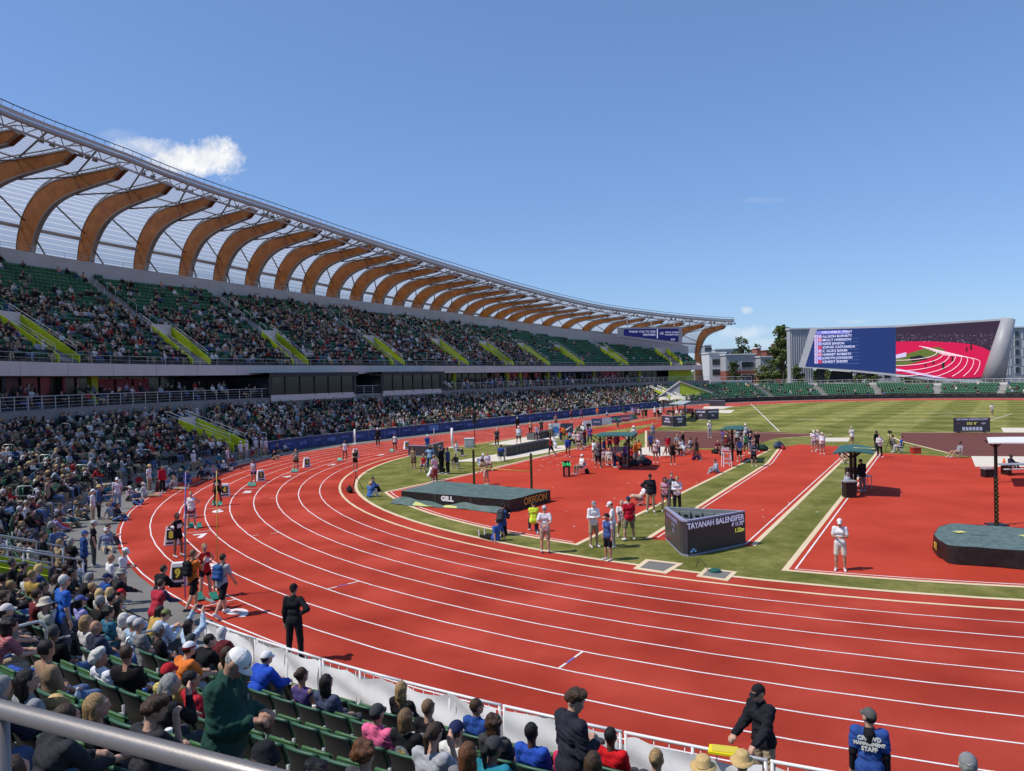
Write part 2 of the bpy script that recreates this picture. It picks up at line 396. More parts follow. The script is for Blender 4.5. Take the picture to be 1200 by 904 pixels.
def H(k, x, y, z): return k.head + k.HM @ np.array([x, y, z])
def hand_prims(k, s, fingers, reg=0):
    f = k.fa[s]; w_ = k.wri[s]; side = np.array([1., 0, 0]) * -s
    nrm = np.cross(f, side); n_ = np.linalg.norm(nrm)
    if n_ < .3: side = np.array([0, 0, 1.]); nrm = np.cross(f, side); n_ = np.linalg.norm(nrm)
    nrm /= n_; lat = np.cross(nrm, f); curl = nrm * (-1 if nrm[2] > 0 else 1)
    out_ = [('c', w_, w_ + f * .03, .026, .028, reg)]
    for j, o in enumerate((-.026, -.009, .009, .026)):
        out_.append(('c', w_ + f * .02 + lat * o * .7, w_ + f * .088 + lat * o, .017, .0135, reg))
    th0 = w_ + f * .025 + lat * .03
    if not fingers:
        out_.append(('c', w_ + f * .085, w_ + f * .15 + curl * .03, .026, .018, reg)); out_.append(('c', th0, th0 + f * .05 + lat * .022 + curl * .012, .016, .012, reg))
        return out_
    for j, (o, ln) in enumerate(zip((-.028, -.0095, .0095, .028), (.060, .074, .080, .072))):
        a = w_ + f * .088 + lat * o; b = a + (f * .86 + curl * .5) * ln * .48; c = b + (f * .35 + curl * .94) * ln * .36; d = c + (f * -.2 + curl * .95) * ln * .26
        out_ += [('c', a, b, .0105, .0095, reg), ('c', b, c, .0095, .0085, reg), ('c', c, d, .0085, .0075, reg)]
    t1 = th0 + f * .03 + lat * .025 + curl * .012; t2 = t1 + f * .03 + curl * .018 - lat * .004
    return out_ + [('c', th0, t1, .0155, .0125, reg), ('c', t1, t2, .012, .0095, reg)]
def prims(k, layer, o):
    P = []; c = lambda a, b, ra, rb: P.append(('c', a, b, ra, rb, 0)); X = np.array([1., 0, 0]); fat = o.get('fat', 1.0)
    def trunk(g, low=True):
        c(k.chest - X * .066, k.chest + X * .066, .094 * fat + g, .094 * fat + g); c(k.waist - X * .048, k.waist + X * .048, .088 * fat + g, .088 * fat + g)
        for s in (1, -1): c(k.neck - k.U * .045 + X * s * .02, k.sh[s] - X * s * .015 - k.U * .012, .05 + g, .043 + g); c(k.sh[s] - k.U * .03 - X * s * .03, k.chest + X * s * .07, .055 + g, .078 + g)
        if fat > 1.12: P.append(('e', k.waist + k.F * .045 * fat, (.15 * fat + g, .13 * fat + g, .14 + g), None, 0))
        if low: c(k.P - X * .06 + k.U * .03, k.P + X * .06 + k.U * .03, .1 * fat + g, .1 * fat + g)
    if layer == 'body':
        trunk(-.004)
        P.append(('e', k.head, (.074, .095, .114), k.HM, 0)); c(H(k, 0, .03, -.06), H(k, 0, .062, -.085), .05, .032)
        c(H(k, 0, .088, .01), H(k, 0, .108, -.022), .012, .016)
        for s in (1, -1): P.append(('e', H(k, s * .076, -.008, -.008), (.014, .024, .034), k.HM, 0)); P.append(('e', H(k, s * .03, .085, .028), (.026, .016, .009), k.HM, 0))
        P.append(('e', H(k, 0, .088, -.052), (.026, .012, .009), k.HM, 0))
        c(k.neck - k.U * .03, H(k, 0, -.015, -.06), .056, .052)
        for s in (1, -1):
            c(k.sh[s], k.elb[s], .049 * fat ** .5, .038); c(k.elb[s], k.wri[s], .039, .026); P.extend(hand_prims(k, s, o.get('fingers')))
            c(k.hip[s], k.knee[s], .084 * fat ** .5, .055); c(k.knee[s], k.knee[s] * .6 + k.ank[s] * .4, .054, .056); c(k.knee[s] * .62 + k.ank[s] * .38, k.ank[s], .055, .036); c(k.ank[s], k.toe[s], .036, .026)
    elif layer == 'top':
        g = o.get('puff', .014); trunk(g)
        c(k.P - X * .066 - k.U * .04, k.P + X * .066 - k.U * .04, .102 * fat + g, .102 * fat + g)
        sl = o.get('sleeve', 's')
        for s in (1, -1):
            if sl == 's': c(k.sh[s], k.sh[s] * .32 + k.elb[s] * .68, .058 + g, .05 + g)
            elif sl == 'l':
                c(k.sh[s], k.elb[s], .056 + g, .046 + g); c(k.elb[s], k.elb[s] * .06 + k.wri[s] * .94, .046 + g, .03 + g)
        if sl == 'l' and o.get('collar', 1): c(k.neck - k.U * .02, k.neck + k.U * .02, .06 + g * .6, .058 + g * .5)
    elif layer == 'bottom':
        c(k.P - X * .062, k.P + X * .062, .107 * fat, .107 * fat); bl = o.get('blen', 'long')
        for s in (1, -1):
            if bl == 'tiny': c(k.hip[s], k.hip[s] * .62 + k.knee[s] * .38, .1, .092)
            elif bl == 'shorts': c(k.hip[s], k.hip[s] * .14 + k.knee[s] * .86, .1 * fat ** .5, .086)
            elif bl == 'skirt': c(k.hip[s], k.knee[s] - k.hip[s] * 0 + (k.hip[s] - k.knee[s]) * .2, .11, .13)
            else: c(k.hip[s], k.knee[s], .098 * fat ** .5, .072); c(k.knee[s], k.ank[s] * .93 + k.knee[s] * .07, .071, .054)
    elif layer in ('shoe1', 'shoe-1'):
        for s in (int(layer[4:]),):
            f = nz(k.toe[s] - k.ank[s]); dn = nz(k.ank[s] - k.knee[s]) * .022
            c(k.ank[s] - f * .045 + dn, k.toe[s] + f * .03 + dn * .4, .046, .037); c(k.ank[s], k.ank[s] + dn, .045, .045)
    elif layer == 'hair':
        st = o.get('hair', 'short'); hat = o.get('hat')
        E_ = lambda x, y, z, r: P.append(('e', H(k, x, y, z), r, k.HM, 0))
        if st == 'curly':
            rg = random.Random(3); E_(0, -.02, .03, (.096, .108, .108))
            for i in range(26):
                a = rg.uniform(0, 6.28); z = rg.uniform(-.45, 1); rr = math.sqrt(max(0, 1 - z * z)); v = (.1 * rr * math.cos(a), .1 * rr * math.sin(a) - .02, .1 * z + .03)
                if v[1] > .05 and v[2] < .06: continue
                E_(*v, (.028, .028, .028))
            if o.get('long'): E_(0, -.05, -.08, (.1, .075, .11))
        else:
            E_(0, -.017, .004 if hat else .024, (.079 if hat else .081, .096 if hat else .099, .086 if hat else .106))
            if st == 'tousled':
                rg = random.Random(5)
                for i in range(18):
                    a = rg.uniform(0, 6.28); r_ = rg.uniform(.02, .075); E_(r_ * math.cos(a), r_ * math.sin(a) + .012, .118 - r_ * .5 + rg.uniform(-.012, .018), (.026, .036, .024))
            if st == 'tousled':
                for i in range(30):
                    a = 2 * math.pi * i / 30 + rg.uniform(-.1, .1); sn = math.sin(a); z_ = rg.uniform(.0, .05) + (.062 if sn > .35 else (-.02 if sn < -.2 else .02)); E_(.08 * math.cos(a), .1 * sn - .01 + (.004 if sn > .35 else 0), z_, (.017, .02, .026))
            if st in ('long', 'bob'):
                for s in (1, -1): c(H(k, s * .058, -.03, .02), H(k, s * .066, -.03, -.1 if st == 'bob' else -.14), .042, .036)
                c(H(k, 0, -.06, 0), H(k, 0, -.07, -.1), .07, .062)
            if st == 'long': [c(H(k, x, -.07 + .4 * abs(x), -.05), H(k, x * 1.25, -.085 + .3 * abs(x), -.09) - k.U * (.2 - 1.2 * abs(x)), .038, .018) for x in (-.062, -.03, 0, .03, .062)]
            if st == 'pony': c(H(k, 0, -.1, .045), H(k, 0, -.15, .0), .026, .036); c(H(k, 0, -.15, .0), H(k, 0, -.14, -.17), .036, .016)
            if st == 'bun': E_(0, -.112, .05, (.047, .044, .045))
            if st == 'beard': c(H(k, -.03, .055, -.085), H(k, .03, .055, -.085), .036, .036)
    return P
def hat_parts(kind):
    """hat in the head's frame: x right, y forward, z up"""
    b = MB(); n = 20
    if kind in ('cap', 'backcap', 'visor'):
        rx, ry, rz = .087, .107, .1
        rows = [[(rx * math.cos(t) * math.cos(2 * math.pi * j / n), ry * math.cos(t) * math.sin(2 * math.pi * j / n) - .006, .028 + rz * math.sin(t) * .95) for j in range(n + 1)] for t in np.linspace(0, math.pi / 2 * .97, 7)]
        if kind == 'visor': rows = rows[:3]
        b.grid(rows)
        if kind != 'visor': b.lathe([(.008, 0), (.008, .006)], (0, -.006, .122), 8)
        sg = -1 if kind == 'backcap' else 1
        for dz, fl in ((0, False), (-.006, True)):
            b.grid([[((.078 - .006 * u) * math.sin(a), sg * ((.094 + .075 * u) * math.cos(a) * 1.0) - .006, .033 + dz - .03 * u * u - .02 * (abs(math.sin(a)) ** 2) * u) for a in np.linspace(-1.15, 1.15, 11)] for u in (0, .5, 1.0)], flip=fl)
    else:
        br = {'sun': .148, 'straw': .15, 'bucket': .13}[kind]; dr = -.012 if kind != 'bucket' else -.05
        prof = [(br, .03 + dr), (br, .036 + dr), (.1, .044), (.09, .05), (.084, .12), (.06, .142), (.004, .145)]
        vs = []; ry = 1.18
        for r, z in prof:
            for j in range(n): a = 2 * math.pi * j / n; vs.append((r * math.cos(a), r * ry * math.sin(a) if r < .12 else (r + .012) * math.sin(a), z + (.012 * math.cos(2 * a) if r > .12 else 0)))
        kf = len(prof); b.add(vs, [(i * n + j, i * n + (j + 1) % n, (i + 1) * n + (j + 1) % n, (i + 1) * n + j) for i in range(kf - 1) for j in range(n)] + [tuple(range(n))[::-1]])
        b.cur = 0
    return np.concatenate(b.v), b.f
def np_mesh(name, V, F, mi=None, nm=1, smooth=True):
    me = bpy.data.meshes.new(name); F = np.asarray(F)
    me.vertices.add(len(V)); me.vertices.foreach_set('co', np.asarray(V, np.float32).ravel())
    me.loops.add(F.size); me.loops.foreach_set('vertex_index', F.astype(np.int32).ravel())
    me.polygons.add(len(F)); me.polygons.foreach_set('loop_start', np.arange(len(F), dtype=np.int32) * F.shape[1])
    if mi is not None: me.polygons.foreach_set('material_index', np.asarray(mi, np.int32))
    for i in range(nm): me.materials.append(None)
    if smooth: me.polygons.foreach_set('use_smooth', np.ones(len(F), bool))
    me.update(calc_edges=True); me.validate()
    return me
LCACHE = {}
LAYERS = ('body', 'top', 'bottom', 'shoe', 'hair')
RELEVANT = {'body': ('fingers', 'fat', 'wide'), 'top': ('sleeve', 'puff', 'fat', 'wide', 'collar'), 'bottom': ('blen', 'fat'), 'shoe1': (), 'shoe-1': (), 'hair': ('hair', 'hat', 'long')}
def layer_mesh(layer, pose, o, res):
    key = (layer, pose, res, o.get('turn', 0) if layer in ('body', 'hair') else 0, o.get('nod', 0) if layer in ('body', 'hair') else 0) + tuple((r, bool(o[r]) if r == 'hat' else o[r]) for r in RELEVANT[layer] if r in o)
    if key not in LCACHE:
        k = skeleton(pose, o.get('wide', 1.0), o.get('turn', 0), o.get('nod', 0))
        V, F, G = surface(prims(k, layer, o), res, {'body': .025, 'top': .03, 'bottom': .03, 'shoe1': .02, 'shoe-1': .02, 'hair': .025}[layer])
        if layer in ('top', 'bottom', 'hair'):     # creases in the cloth, locks in the hair
            for _ in range(1):
                nrm = np.zeros_like(V); e1 = V[F[:, 1]] - V[F[:, 0]]; e2 = V[F[:, 2]] - V[F[:, 0]]; fn = np.cross(e1, e2)
                for j in range(4): np.add.at(nrm, F[:, j], fn)
                nrm /= np.linalg.norm(nrm, axis=1)[:, None] + 1e-9
                if layer == 'hair': V = V + nrm * (.005 * np.sin(V[:, 0:1] * 190 + 4 * np.sin(V[:, 2:3] * 31)) * np.sin(V[:, 1:2] * 150 + 3 * np.sin(V[:, 2:3] * 37))); continue
                if res < .02: V = V + nrm * (.006 * np.sin(V[:, 2:3] * 46 + V[:, 0:1] * 33 + 3 * np.sin(V[:, 1:2] * 19 + V[:, 2:3] * 6)) * np.sin(V[:, 0:1] * 17 - V[:, 2:3] * 11 + 2 * np.sin(V[:, 2:3] * 13 + V[:, 1:2] * 8)))
                V = V + nrm * (.0032 * np.sin(V[:, 2:3] * 83 + V[:, 0:1] * 57 + 4 * np.sin(V[:, 1:2] * 23 + V[:, 2:3] * 9)) * np.sin(V[:, 0:1] * 21 - V[:, 2:3] * 13 + 2 * np.sin(V[:, 2:3] * 17)))
        LCACHE[key] = np_mesh({'body': 'body', 'top': 'shirt', 'bottom': 'trousers', 'shoe1': 'shoe', 'shoe-1': 'shoe', 'hair': 'hair'}[layer], V, F)
    return LCACHE[key]
SKIN = {'l': (.52, .30, .21), 'm': (.40, .215, .14), 'd': (.10, .052, .034), 'b': (.2, .105, .065)}
HAIRC = {'brown': (.055, .03, .016), 'dark': (.012, .009, .008), 'blond': (.33, .21, .09), 'grey': (.3, .29, .27), 'white': (.62, .6, .55), 'auburn': (.13, .05, .02), 'light': (.17, .1, .05), 'black': (.008, .007, .007)}
def skin_mat(s): return mat('skin_' + s, SKIN[s], .55, .08, 12.0, .15, 60.0, spec=.3)
def hair_mat(h):
    k = 'hair_' + h
    if k in MATS: return MATS[k]
    mt = bpy.data.materials.new(k); mt.use_nodes = True; t = mt.node_tree; p = t.nodes['Principled BSDF']; p.inputs['Roughness'].default_value = .45; p.inputs['Specular IOR Level'].default_value = .35; rgb = HAIRC[h]
    c = N(t, 'ShaderNodeTexCoord'); mp = N(t, 'ShaderNodeMapping'); mp.inputs['Scale'].default_value = (1, 1, .13); t.links.new(c.outputs['Object'], mp.inputs[0])
    n = N(t, 'ShaderNodeTexNoise', Scale=150.0, Detail=3.0, Distortion=.6); t.links.new(mp.outputs[0], n.inputs['Vector']); r = N(t, 'ShaderNodeValToRGB'); t.links.new(n.outputs['Fac'], r.inputs[0]); e = r.color_ramp.elements
    e[0].position, e[0].color = .36, (*[v * .45 for v in rgb], 1); e[1].position, e[1].color = .64, (*[min(1, v * 1.6) for v in rgb], 1); t.links.new(r.outputs[0], p.inputs['Base Color'])
    b = N(t, 'ShaderNodeBump', Strength=.9, Distance=.012); t.links.new(n.outputs['Fac'], b.inputs['Height']); t.links.new(b.outputs[0], p.inputs['Normal']); MATS[k] = mt; return mt
def setm(o, m_):
    o.material_slots[0].link = 'OBJECT'; o.material_slots[0].material = m_
NAMES_B = {'long': 'trousers', 'shorts': 'shorts', 'tiny': 'shorts', 'skirt': 'skirt'}
PEOPLE = []
def stripe_mat(c):
    k = 'striped_%d%d%d' % tuple(int(v * 99) for v in c)
    if k in MATS: return MATS[k]
    m_ = fab(c).copy(); t = m_.node_tree; p = t.nodes['Principled BSDF']; tcn = N(t, 'ShaderNodeTexCoord'); w_ = N(t, 'ShaderNodeTexWave', bands_direction='Z', Scale=9.0, Distortion=.4); t.links.new(tcn.outputs['Object'], w_.inputs['Vector'])
    r = N(t, 'ShaderNodeValToRGB'); r.color_ramp.interpolation = 'CONSTANT'; r.color_ramp.elements[0].color = (*c, 1); r.color_ramp.elements[1].position = .6; r.color_ramp.elements[1].color = (*[min(1, v * .35 + .18) for v in c], 1); t.links.new(w_.outputs['Fac'], r.inputs[0]); t.links.new(r.outputs[0], p.inputs['Base Color']); MATS[k] = m_; return m_
def person(loc, face_deg, pose, top, bottom, label, res=.02, skin='l', hair='short', hc='brown', hat=None, hatc=(.8, .8, .8), shoes=(.5, .5, .5), height=1.75, group=None, flat=False, z0=0.0, **o):
    o = dict(o); o['hair'] = hair
    if hat: o['hat'] = hat
    sc_ = height / 1.75
    root = bpy.data.objects.new('person', layer_mesh('body', pose, o, res)); col.objects.link(root)
    root.location = (loc[0], loc[1], loc[2] if len(loc) > 2 else z0); root.rotation_euler = (0, 0, R_(face_deg - 90)); root.scale = (sc_,) * 3
    setm(root, skin_mat(skin)); tag(root, label, 'person', group)
    def ch(layer, nm, m_):
        c = bpy.data.objects.new(nm, layer_mesh(layer, pose, o, res)); col.objects.link(c); c.parent = root; setm(c, m_); return c
    topn = o.get('topn', 'shirt')
    ch('top', topn, fab(top) if not o.get('stripe') else stripe_mat(top)); ch('bottom', NAMES_B[o.get('blen', 'long')], fab(bottom)); ms_ = mat('shoe_%d%d%d' % tuple(int(c * 99) for c in shoes), shoes, .6); ch('shoe1', 'shoe', ms_); ch('shoe-1', 'shoe', ms_)
    if hair != 'bald': ch('hair', 'hair', hair_mat(hc))
    k = skeleton(pose, o.get('wide', 1.0), o.get('turn', 0), o.get('nod', 0))
    if hat:
        kk = ('hat', hat)
        if kk not in LCACHE:
            V, F = hat_parts(hat); me = bpy.data.meshes.new('hat'); me.from_pydata(V.tolist(), [], F); me.materials.append(None)
            me.polygons.foreach_set('use_smooth', [True] * len(F)); LCACHE[kk] = me
        c = bpy.data.objects.new({'cap': 'cap', 'backcap': 'cap', 'visor': 'visor', 'sun': 'sun_hat', 'straw': 'straw_hat', 'bucket': 'bucket_hat'}[hat], LCACHE[kk]); col.objects.link(c); c.parent = root
        mm = Matrix.Identity(4)
        for i in range(3):
            for j in range(3): mm[i][j] = k.HM[i][j]
            mm[i][3] = k.head[i]
        c.matrix_local = mm; setm(c, fab(hatc) if hat not in ('straw',) else mat('straw', (.55, .38, .16), .8, .25, 60, .5, 90))
    if o.get('eyes'):
        b = MB()
        for s in (1, -1): e = H(k, s * .031, .0865, .014); b.lathe([(.001, -.006), (.008, -.003), (.009, 0), (.008, .003), (.001, .006)], e, 10)
        b.build('eyes', mat('eye', (.02, .014, .01), .2), root, True)
        b = MB()
        for s in (1, -1): b.tube([H(k, s * .012, .097, .033), H(k, s * .035, .094, .038), H(k, s * .054, .082, .03)], [.0025, .004, .002], 6)
        b.build('eyebrows', hair_mat(hc if hair != 'bald' else 'grey'), root, True)
        MB().tube([H(k, -.022, .096, -.05), H(k, 0, .102, -.049), H(k, .022, .096, -.05)], .0045, 6).build('mouth', mat('lip', (.3, .11, .09), .5), root, True)
    if o.get('band'): MB().grid([[tuple(H(k, .089 * math.cos(a), .109 * math.sin(a) - .006, .025 + h)) for a in np.linspace(0, 2 * math.pi, 21)] for h in (0, .028)]).build('hat_band', fab(o['band']), root, True)
    if o.get('glasses'):
        b = MB()
        for s in (1, -1): b.box(H(k, s * .032, .094, .012), (.045, .012, .028), M=k.HM); b.bar(H(k, s * .056, .088, .018), H(k, s * .08, -.01, .012), .006, .006)
        b.build('sunglasses', mat('dark_lens', (.01, .01, .012), .15), root)
    if o.get('vest'):
        vk = ('vest', pose, res)
        if vk not in LCACHE:
            o2 = dict(o, sleeve='n', puff=.028, collar=0); V, F, G = surface([q for q in prims(k, 'top', o2)], res, .05); LCACHE[vk] = np_mesh('vest', V, F)
        c = bpy.data.objects.new('vest', LCACHE[vk]); col.objects.link(c); c.parent = root; setm(c, fab(o['vest']))
    if o.get('pack'):
        pc = o['pack']; ctr = k.chest - k.F * .19 - k.U * .06
        V, F, G = surface([('c', ctr + np.array([x, 0, 0]) + k.U * u, ctr + np.array([-x, 0, 0]) + k.U * u, .085, .085, 0) for x, u in ((.07, .15), (.085, .02), (.085, -.12))] + [('c', ctr - k.F * .07 - k.U * .1 + np.array([.06, 0, 0]), ctr - k.F * .07 - k.U * .1 - np.array([.06, 0, 0]), .05, .05, 0)], .02, .05)
        me = np_mesh('backpack', V, F); bo = bpy.data.objects.new('backpack', me); col.objects.link(bo)
        bo.location = root.location; bo.rotation_euler = root.rotation_euler; bo.scale = root.scale; setm(bo, fab(pc)); tag(bo, o['packl'], 'backpack')
        b = MB()
        for s in (1, -1): b.tube([k.sh[s] * .55 + k.neck * .45 + k.U * (-.0) - k.F * .12, k.sh[s] * .55 + k.neck * .45 + k.U * .075, k.chest + np.array([s * .1, 0, 0]) + k.F * .135, k.waist + np.array([s * .13, 0, 0]) - k.F * .06], .018, 6)
        b.build('strap', fab((.03, .03, .035)), bo, True)
    if o.get('bib'): c0 = k.chest + k.F * .118 - k.U * .06; b = MB(); b.grid([[c0 + np.array([x, 0, 0]) + k.U * u - k.F * (.9 * x * x) for x in np.linspace(-.1, .1, 6)] for u in (-.08, .08)]); b.build('number_bib', mat('bib_white', (.66, .66, .68), .7, .5, 26), root)
    PEOPLE.append(root)
    return root, k
def low_person(pose, o, res=.06):
    """a whole spectator as one light mesh with regions: 0 skin, 1 top, 2 bottom, 3 hair"""
    k = skeleton(pose); P = []
    for ly, rg in (('body', 0), ('top', 1), ('bottom', 2), ('hair', 3)):
        for p in prims(k, ly, o):
            if ly == 'body' and p[0] == 'c' and max(p[3], p[4]) < .034: continue
            if ly == 'body' and p[0] == 'e' and max(p[2]) < .05: continue
            P.append(p[:-1] + (rg,))
    P = [(p[0], p[1], p[2], max(p[3], res * .62), max(p[4], res * .62), p[5]) if p[0] == 'c' else p for p in P]
    return surface(P, res, .03)
# ================================================================ ground, track and field markings
def arc_pts(r, q0, q1, n): return [S(q, r) for q in np.linspace(q0, q1, n)]
QA, QB = q_ang(327 - 0.01), STRAIGHT + 60 * math.pi            # the whole oval, from the far straight round both bends
def oval(r, step=1.6):
    """closed loop at offset r"""
    pts = []
    for a in np.linspace(147, 327, 60): pts.append(C1 + r * np.array([math.cos(R_(a)), math.sin(R_(a))]))
    for t in np.linspace(0, 1, 12)[1:-1]: pts.append(C1 - NV * r + DV * STRAIGHT * t)
    for a in np.linspace(-33, 147, 60): pts.append(C2 + r * np.array([math.cos(R_(a)), math.sin(R_(a))]))
    for t in np.linspace(0, 1, 12)[1:-1]: pts.append(C2 + NV * r - DV * STRAIGHT * t)
    return pts
def ring(mb, r0, r1, z, mi=None):
    a, b = oval(r0), oval(r1); n = len(a)
    return mb.add([(*p, z) for p in a] + [(*p, z) for p in b], [(i, n + i, n + (i + 1) % n, (i + 1) % n)[::-1] for i in range(n)], mi)
def ground_mat(key, stops, scale, bump=0.4, bscale=220, rough=.9, big=None, spec=.06):
    """layered noise: fine grain over broad patches"""
    if key in MATS: return MATS[key]
    mt = bpy.data.materials.new(key); mt.use_nodes = True; t = mt.node_tree; p = t.nodes['Principled BSDF']; p.inputs['Roughness'].default_value = rough; p.inputs['Specular IOR Level'].default_value = spec
    g = N(t, 'ShaderNodeNewGeometry'); n1 = N(t, 'ShaderNodeTexNoise', Scale=scale, Detail=8.0, Roughness=.82); t.links.new(g.outputs['Position'], n1.inputs['Vector'])
    n2 = N(t, 'ShaderNodeTexNoise', Scale=big or scale / 25, Detail=4.0); t.links.new(g.outputs['Position'], n2.inputs['Vector'])
    f = mth('ADD', mth('MULTIPLY', n1.outputs['Fac'], .65, t), mth('MULTIPLY', n2.outputs['Fac'], .35, t), t)
    r = N(t, 'ShaderNodeValToRGB'); t.links.new(f, r.inputs[0]); e = r.color_ramp.elements
    e[0].position, e[0].color = stops[0][0], (*stops[0][1], 1); e[1].position, e[1].color = stops[-1][0], (*stops[-1][1], 1)
    for pos, c in stops[1:-1]: x = e.new(pos); x.color = (*c, 1)
    t.links.new(r.outputs[0], p.inputs['Base Color'])
    nb = N(t, 'ShaderNodeTexNoise', Scale=bscale, Detail=2.0); t.links.new(g.outputs['Position'], nb.inputs['Vector'])
    b = N(t, 'ShaderNodeBump', Strength=bump, Distance=.01); t.links.new(nb.outputs['Fac'], b.inputs['Height']); t.links.new(b.outputs[0], p.inputs['Normal'])
    MATS[key] = mt; return mt
M_TRACK = ground_mat('track_rubber', [(.36, (.235, .024, .013)), (.5, (.41, .047, .027)), (.64, (.62, .095, .062))], 46, .9, 300, .85, big=.35)
M_APRON = ground_mat('apron_rubber', [(.34, (.33, .032, .016)), (.5, (.46, .051, .027)), (.66, (.60, .078, .046))], 40, .7, 300, .85, big=.3)
M_BROWN = ground_mat('runway_brown', [(.3, (.125, .046, .036)), (.5, (.15, .057, .046)), (.7, (.18, .07, .058))], 16, .4, 260, .85, big=.4)
M_ASPH = ground_mat('concourse_grey', [(.3, (.14, .13, .12)), (.5, (.19, .18, .165)), (.72, (.25, .235, .22))], 9, .4, 160, .9, big=.5)
M_CONC = ground_mat('concrete', [(.3, (.30, .28, .25)), (.5, (.38, .36, .32)), (.72, (.46, .44, .40))], 5, .3, 90, .9, big=.4)
M_SAND = ground_mat('sand', [(.3, (.55, .47, .37)), (.5, (.66, .58, .47)), (.7, (.74, .66, .56))], 4, .6, 60, .95)
M_EARTH = ground_mat('earth', [(.3, (.10, .11, .06)), (.5, (.16, .15, .11)), (.7, (.22, .21, .17))], .3, .3, 20, .95)
M_TAN = ground_mat('tan_paint', [(.3, (.60, .46, .28)), (.5, (.68, .53, .34)), (.7, (.75, .60, .42))], 14, .2, 120, .8)
M_WHITE = ground_mat('white_paint', [(.36, (.52, .40, .36)), (.5, (.78, .72, .69)), (.64, (.86, .83, .81))], 30, .2, 120, .75)
M_PURP = mat('violet_paint', (.2, .14, .4), .8)
def grass_mat():
    mt = bpy.data.materials.new('mown_grass'); mt.use_nodes = True; t = mt.node_tree; p = t.nodes['Principled BSDF']; p.inputs['Roughness'].default_value = .95; p.inputs['Specular IOR Level'].default_value = .1
    g = N(t, 'ShaderNodeNewGeometry'); s = N(t, 'ShaderNodeSeparateXYZ'); t.links.new(g.outputs['Position'], s.inputs[0])
    n1 = N(t, 'ShaderNodeTexNoise', Scale=19.0, Detail=9.0, Roughness=.86); n2 = N(t, 'ShaderNodeTexNoise', Scale=.55, Detail=5.0, Roughness=.6)
    n3 = N(t, 'ShaderNodeTexNoise', Scale=2.4, Detail=4.0, Roughness=.7)
    for n in (n1, n2, n3): t.links.new(g.outputs['Position'], n.inputs['Vector'])
    # mowing stripes run across the field, in the field's own directions
    al = mth('ADD', mth('MULTIPLY', s.outputs[0], float(DV[0]), t), mth('MULTIPLY', s.outputs[1], float(DV[1]), t), t)
    ac = mth('ADD', mth('MULTIPLY', s.outputs[0], float(NV[0]), t), mth('MULTIPLY', s.outputs[1], float(NV[1]), t), t)
    def stripe(x, wl, off):
        v = mth('SINE', mth('ADD', mth('MULTIPLY', x, 2 * math.pi / wl, t), off, t), None, t)
        n = t.nodes.new('ShaderNodeMath'); n.operation = 'MULTIPLY'; n.use_clamp = False; t.links.new(v, n.inputs[0]); n.inputs[1].default_value = 4.0
        c = t.nodes.new('ShaderNodeClamp'); c.inputs['Min'].default_value = -1; c.inputs['Max'].default_value = 1; t.links.new(n.outputs[0], c.inputs[0]); return c.outputs[0]
    st = mth('ADD', mth('MULTIPLY', stripe(al, 9.0, .6), .022, t), mth('MULTIPLY', stripe(ac, 9.0, 0), .026, t), t)
    # stripes only out on the main field
    far = mth('MULTIPLY', mth('GREATER_THAN', al, float(C1 @ DV) + 19.0, t), 1.0, t)
    f = mth('ADD', mth('ADD', mth('MULTIPLY', n1.outputs['Fac'], .46, t), mth('MULTIPLY', n2.outputs['Fac'], .34, t), t), mth('ADD', mth('MULTIPLY', n3.outputs['Fac'], .2, t), mth('MULTIPLY', st, far, t), t), t)
    r = N(t, 'ShaderNodeValToRGB'); t.links.new(f, r.inputs[0]); e = r.color_ramp.elements
    e[0].position, e[0].color = .35, (.055, .072, .012, 1); e[1].position, e[1].color = .66, (.50, .44, .16, 1)
    for pos, c in ((.43, (.13, .142, .027)), (.50, (.22, .22, .052)), (.57, (.34, .31, .095))): x = e.new(pos); x.color = (*c, 1)
    t.links.new(r.outputs[0], p.inputs['Base Color'])
    nb = N(t, 'ShaderNodeTexNoise', Scale=60.0, Detail=4.0); t.links.new(g.outputs['Position'], nb.inputs['Vector'])
    b = N(t, 'ShaderNodeBump', Strength=1.0, Distance=.06); t.links.new(nb.outputs['Fac'], b.inputs['Height']); t.links.new(b.outputs[0], p.inputs['Normal'])
    MATS['mown_grass'] = mt; return mt
M_GRASS = grass_mat()
mb = MB(); n_ = 96
mb.sheet([(4200 * math.cos(2 * math.pi * i / n_), 4200 * math.sin(2 * math.pi * i / n_) + 100) for i in range(n_)], -.06)
mb.build('ground', M_EARTH, kind='structure')
ring(MB(), 35.4, 47.62, 0.0).build('track', M_TRACK, kind='structure')
ring(MB(), 47.5, 52.2, -.008).build('path', M_ASPH, kind='structure')
mb = MB(); mb.sheet(oval(35.5), .006); mb.build('infield', M_GRASS, kind='structure')
mb = MB()
def line_arc(mb, r, wd, z, mi, q0, q1, n=70):
    a = arc_pts(r - wd / 2, q0, q1, n); b = arc_pts(r + wd / 2, q0, q1, n)
    mb.add([(*p, z) for p in a] + [(*p, z) for p in b], [(i, n + i, n + i + 1, i + 1) for i in range(n - 1)], mi)
mk = MB()
for k in range(0, 10):
    ring(mk, 36.5 + 1.22 * k - (.05 if k else .07), 36.5 + 1.22 * k + (.0 if k else .07), .006, 1 if k == 0 else 0)
ring(mk, 35.42, 35.62, .012, 1)
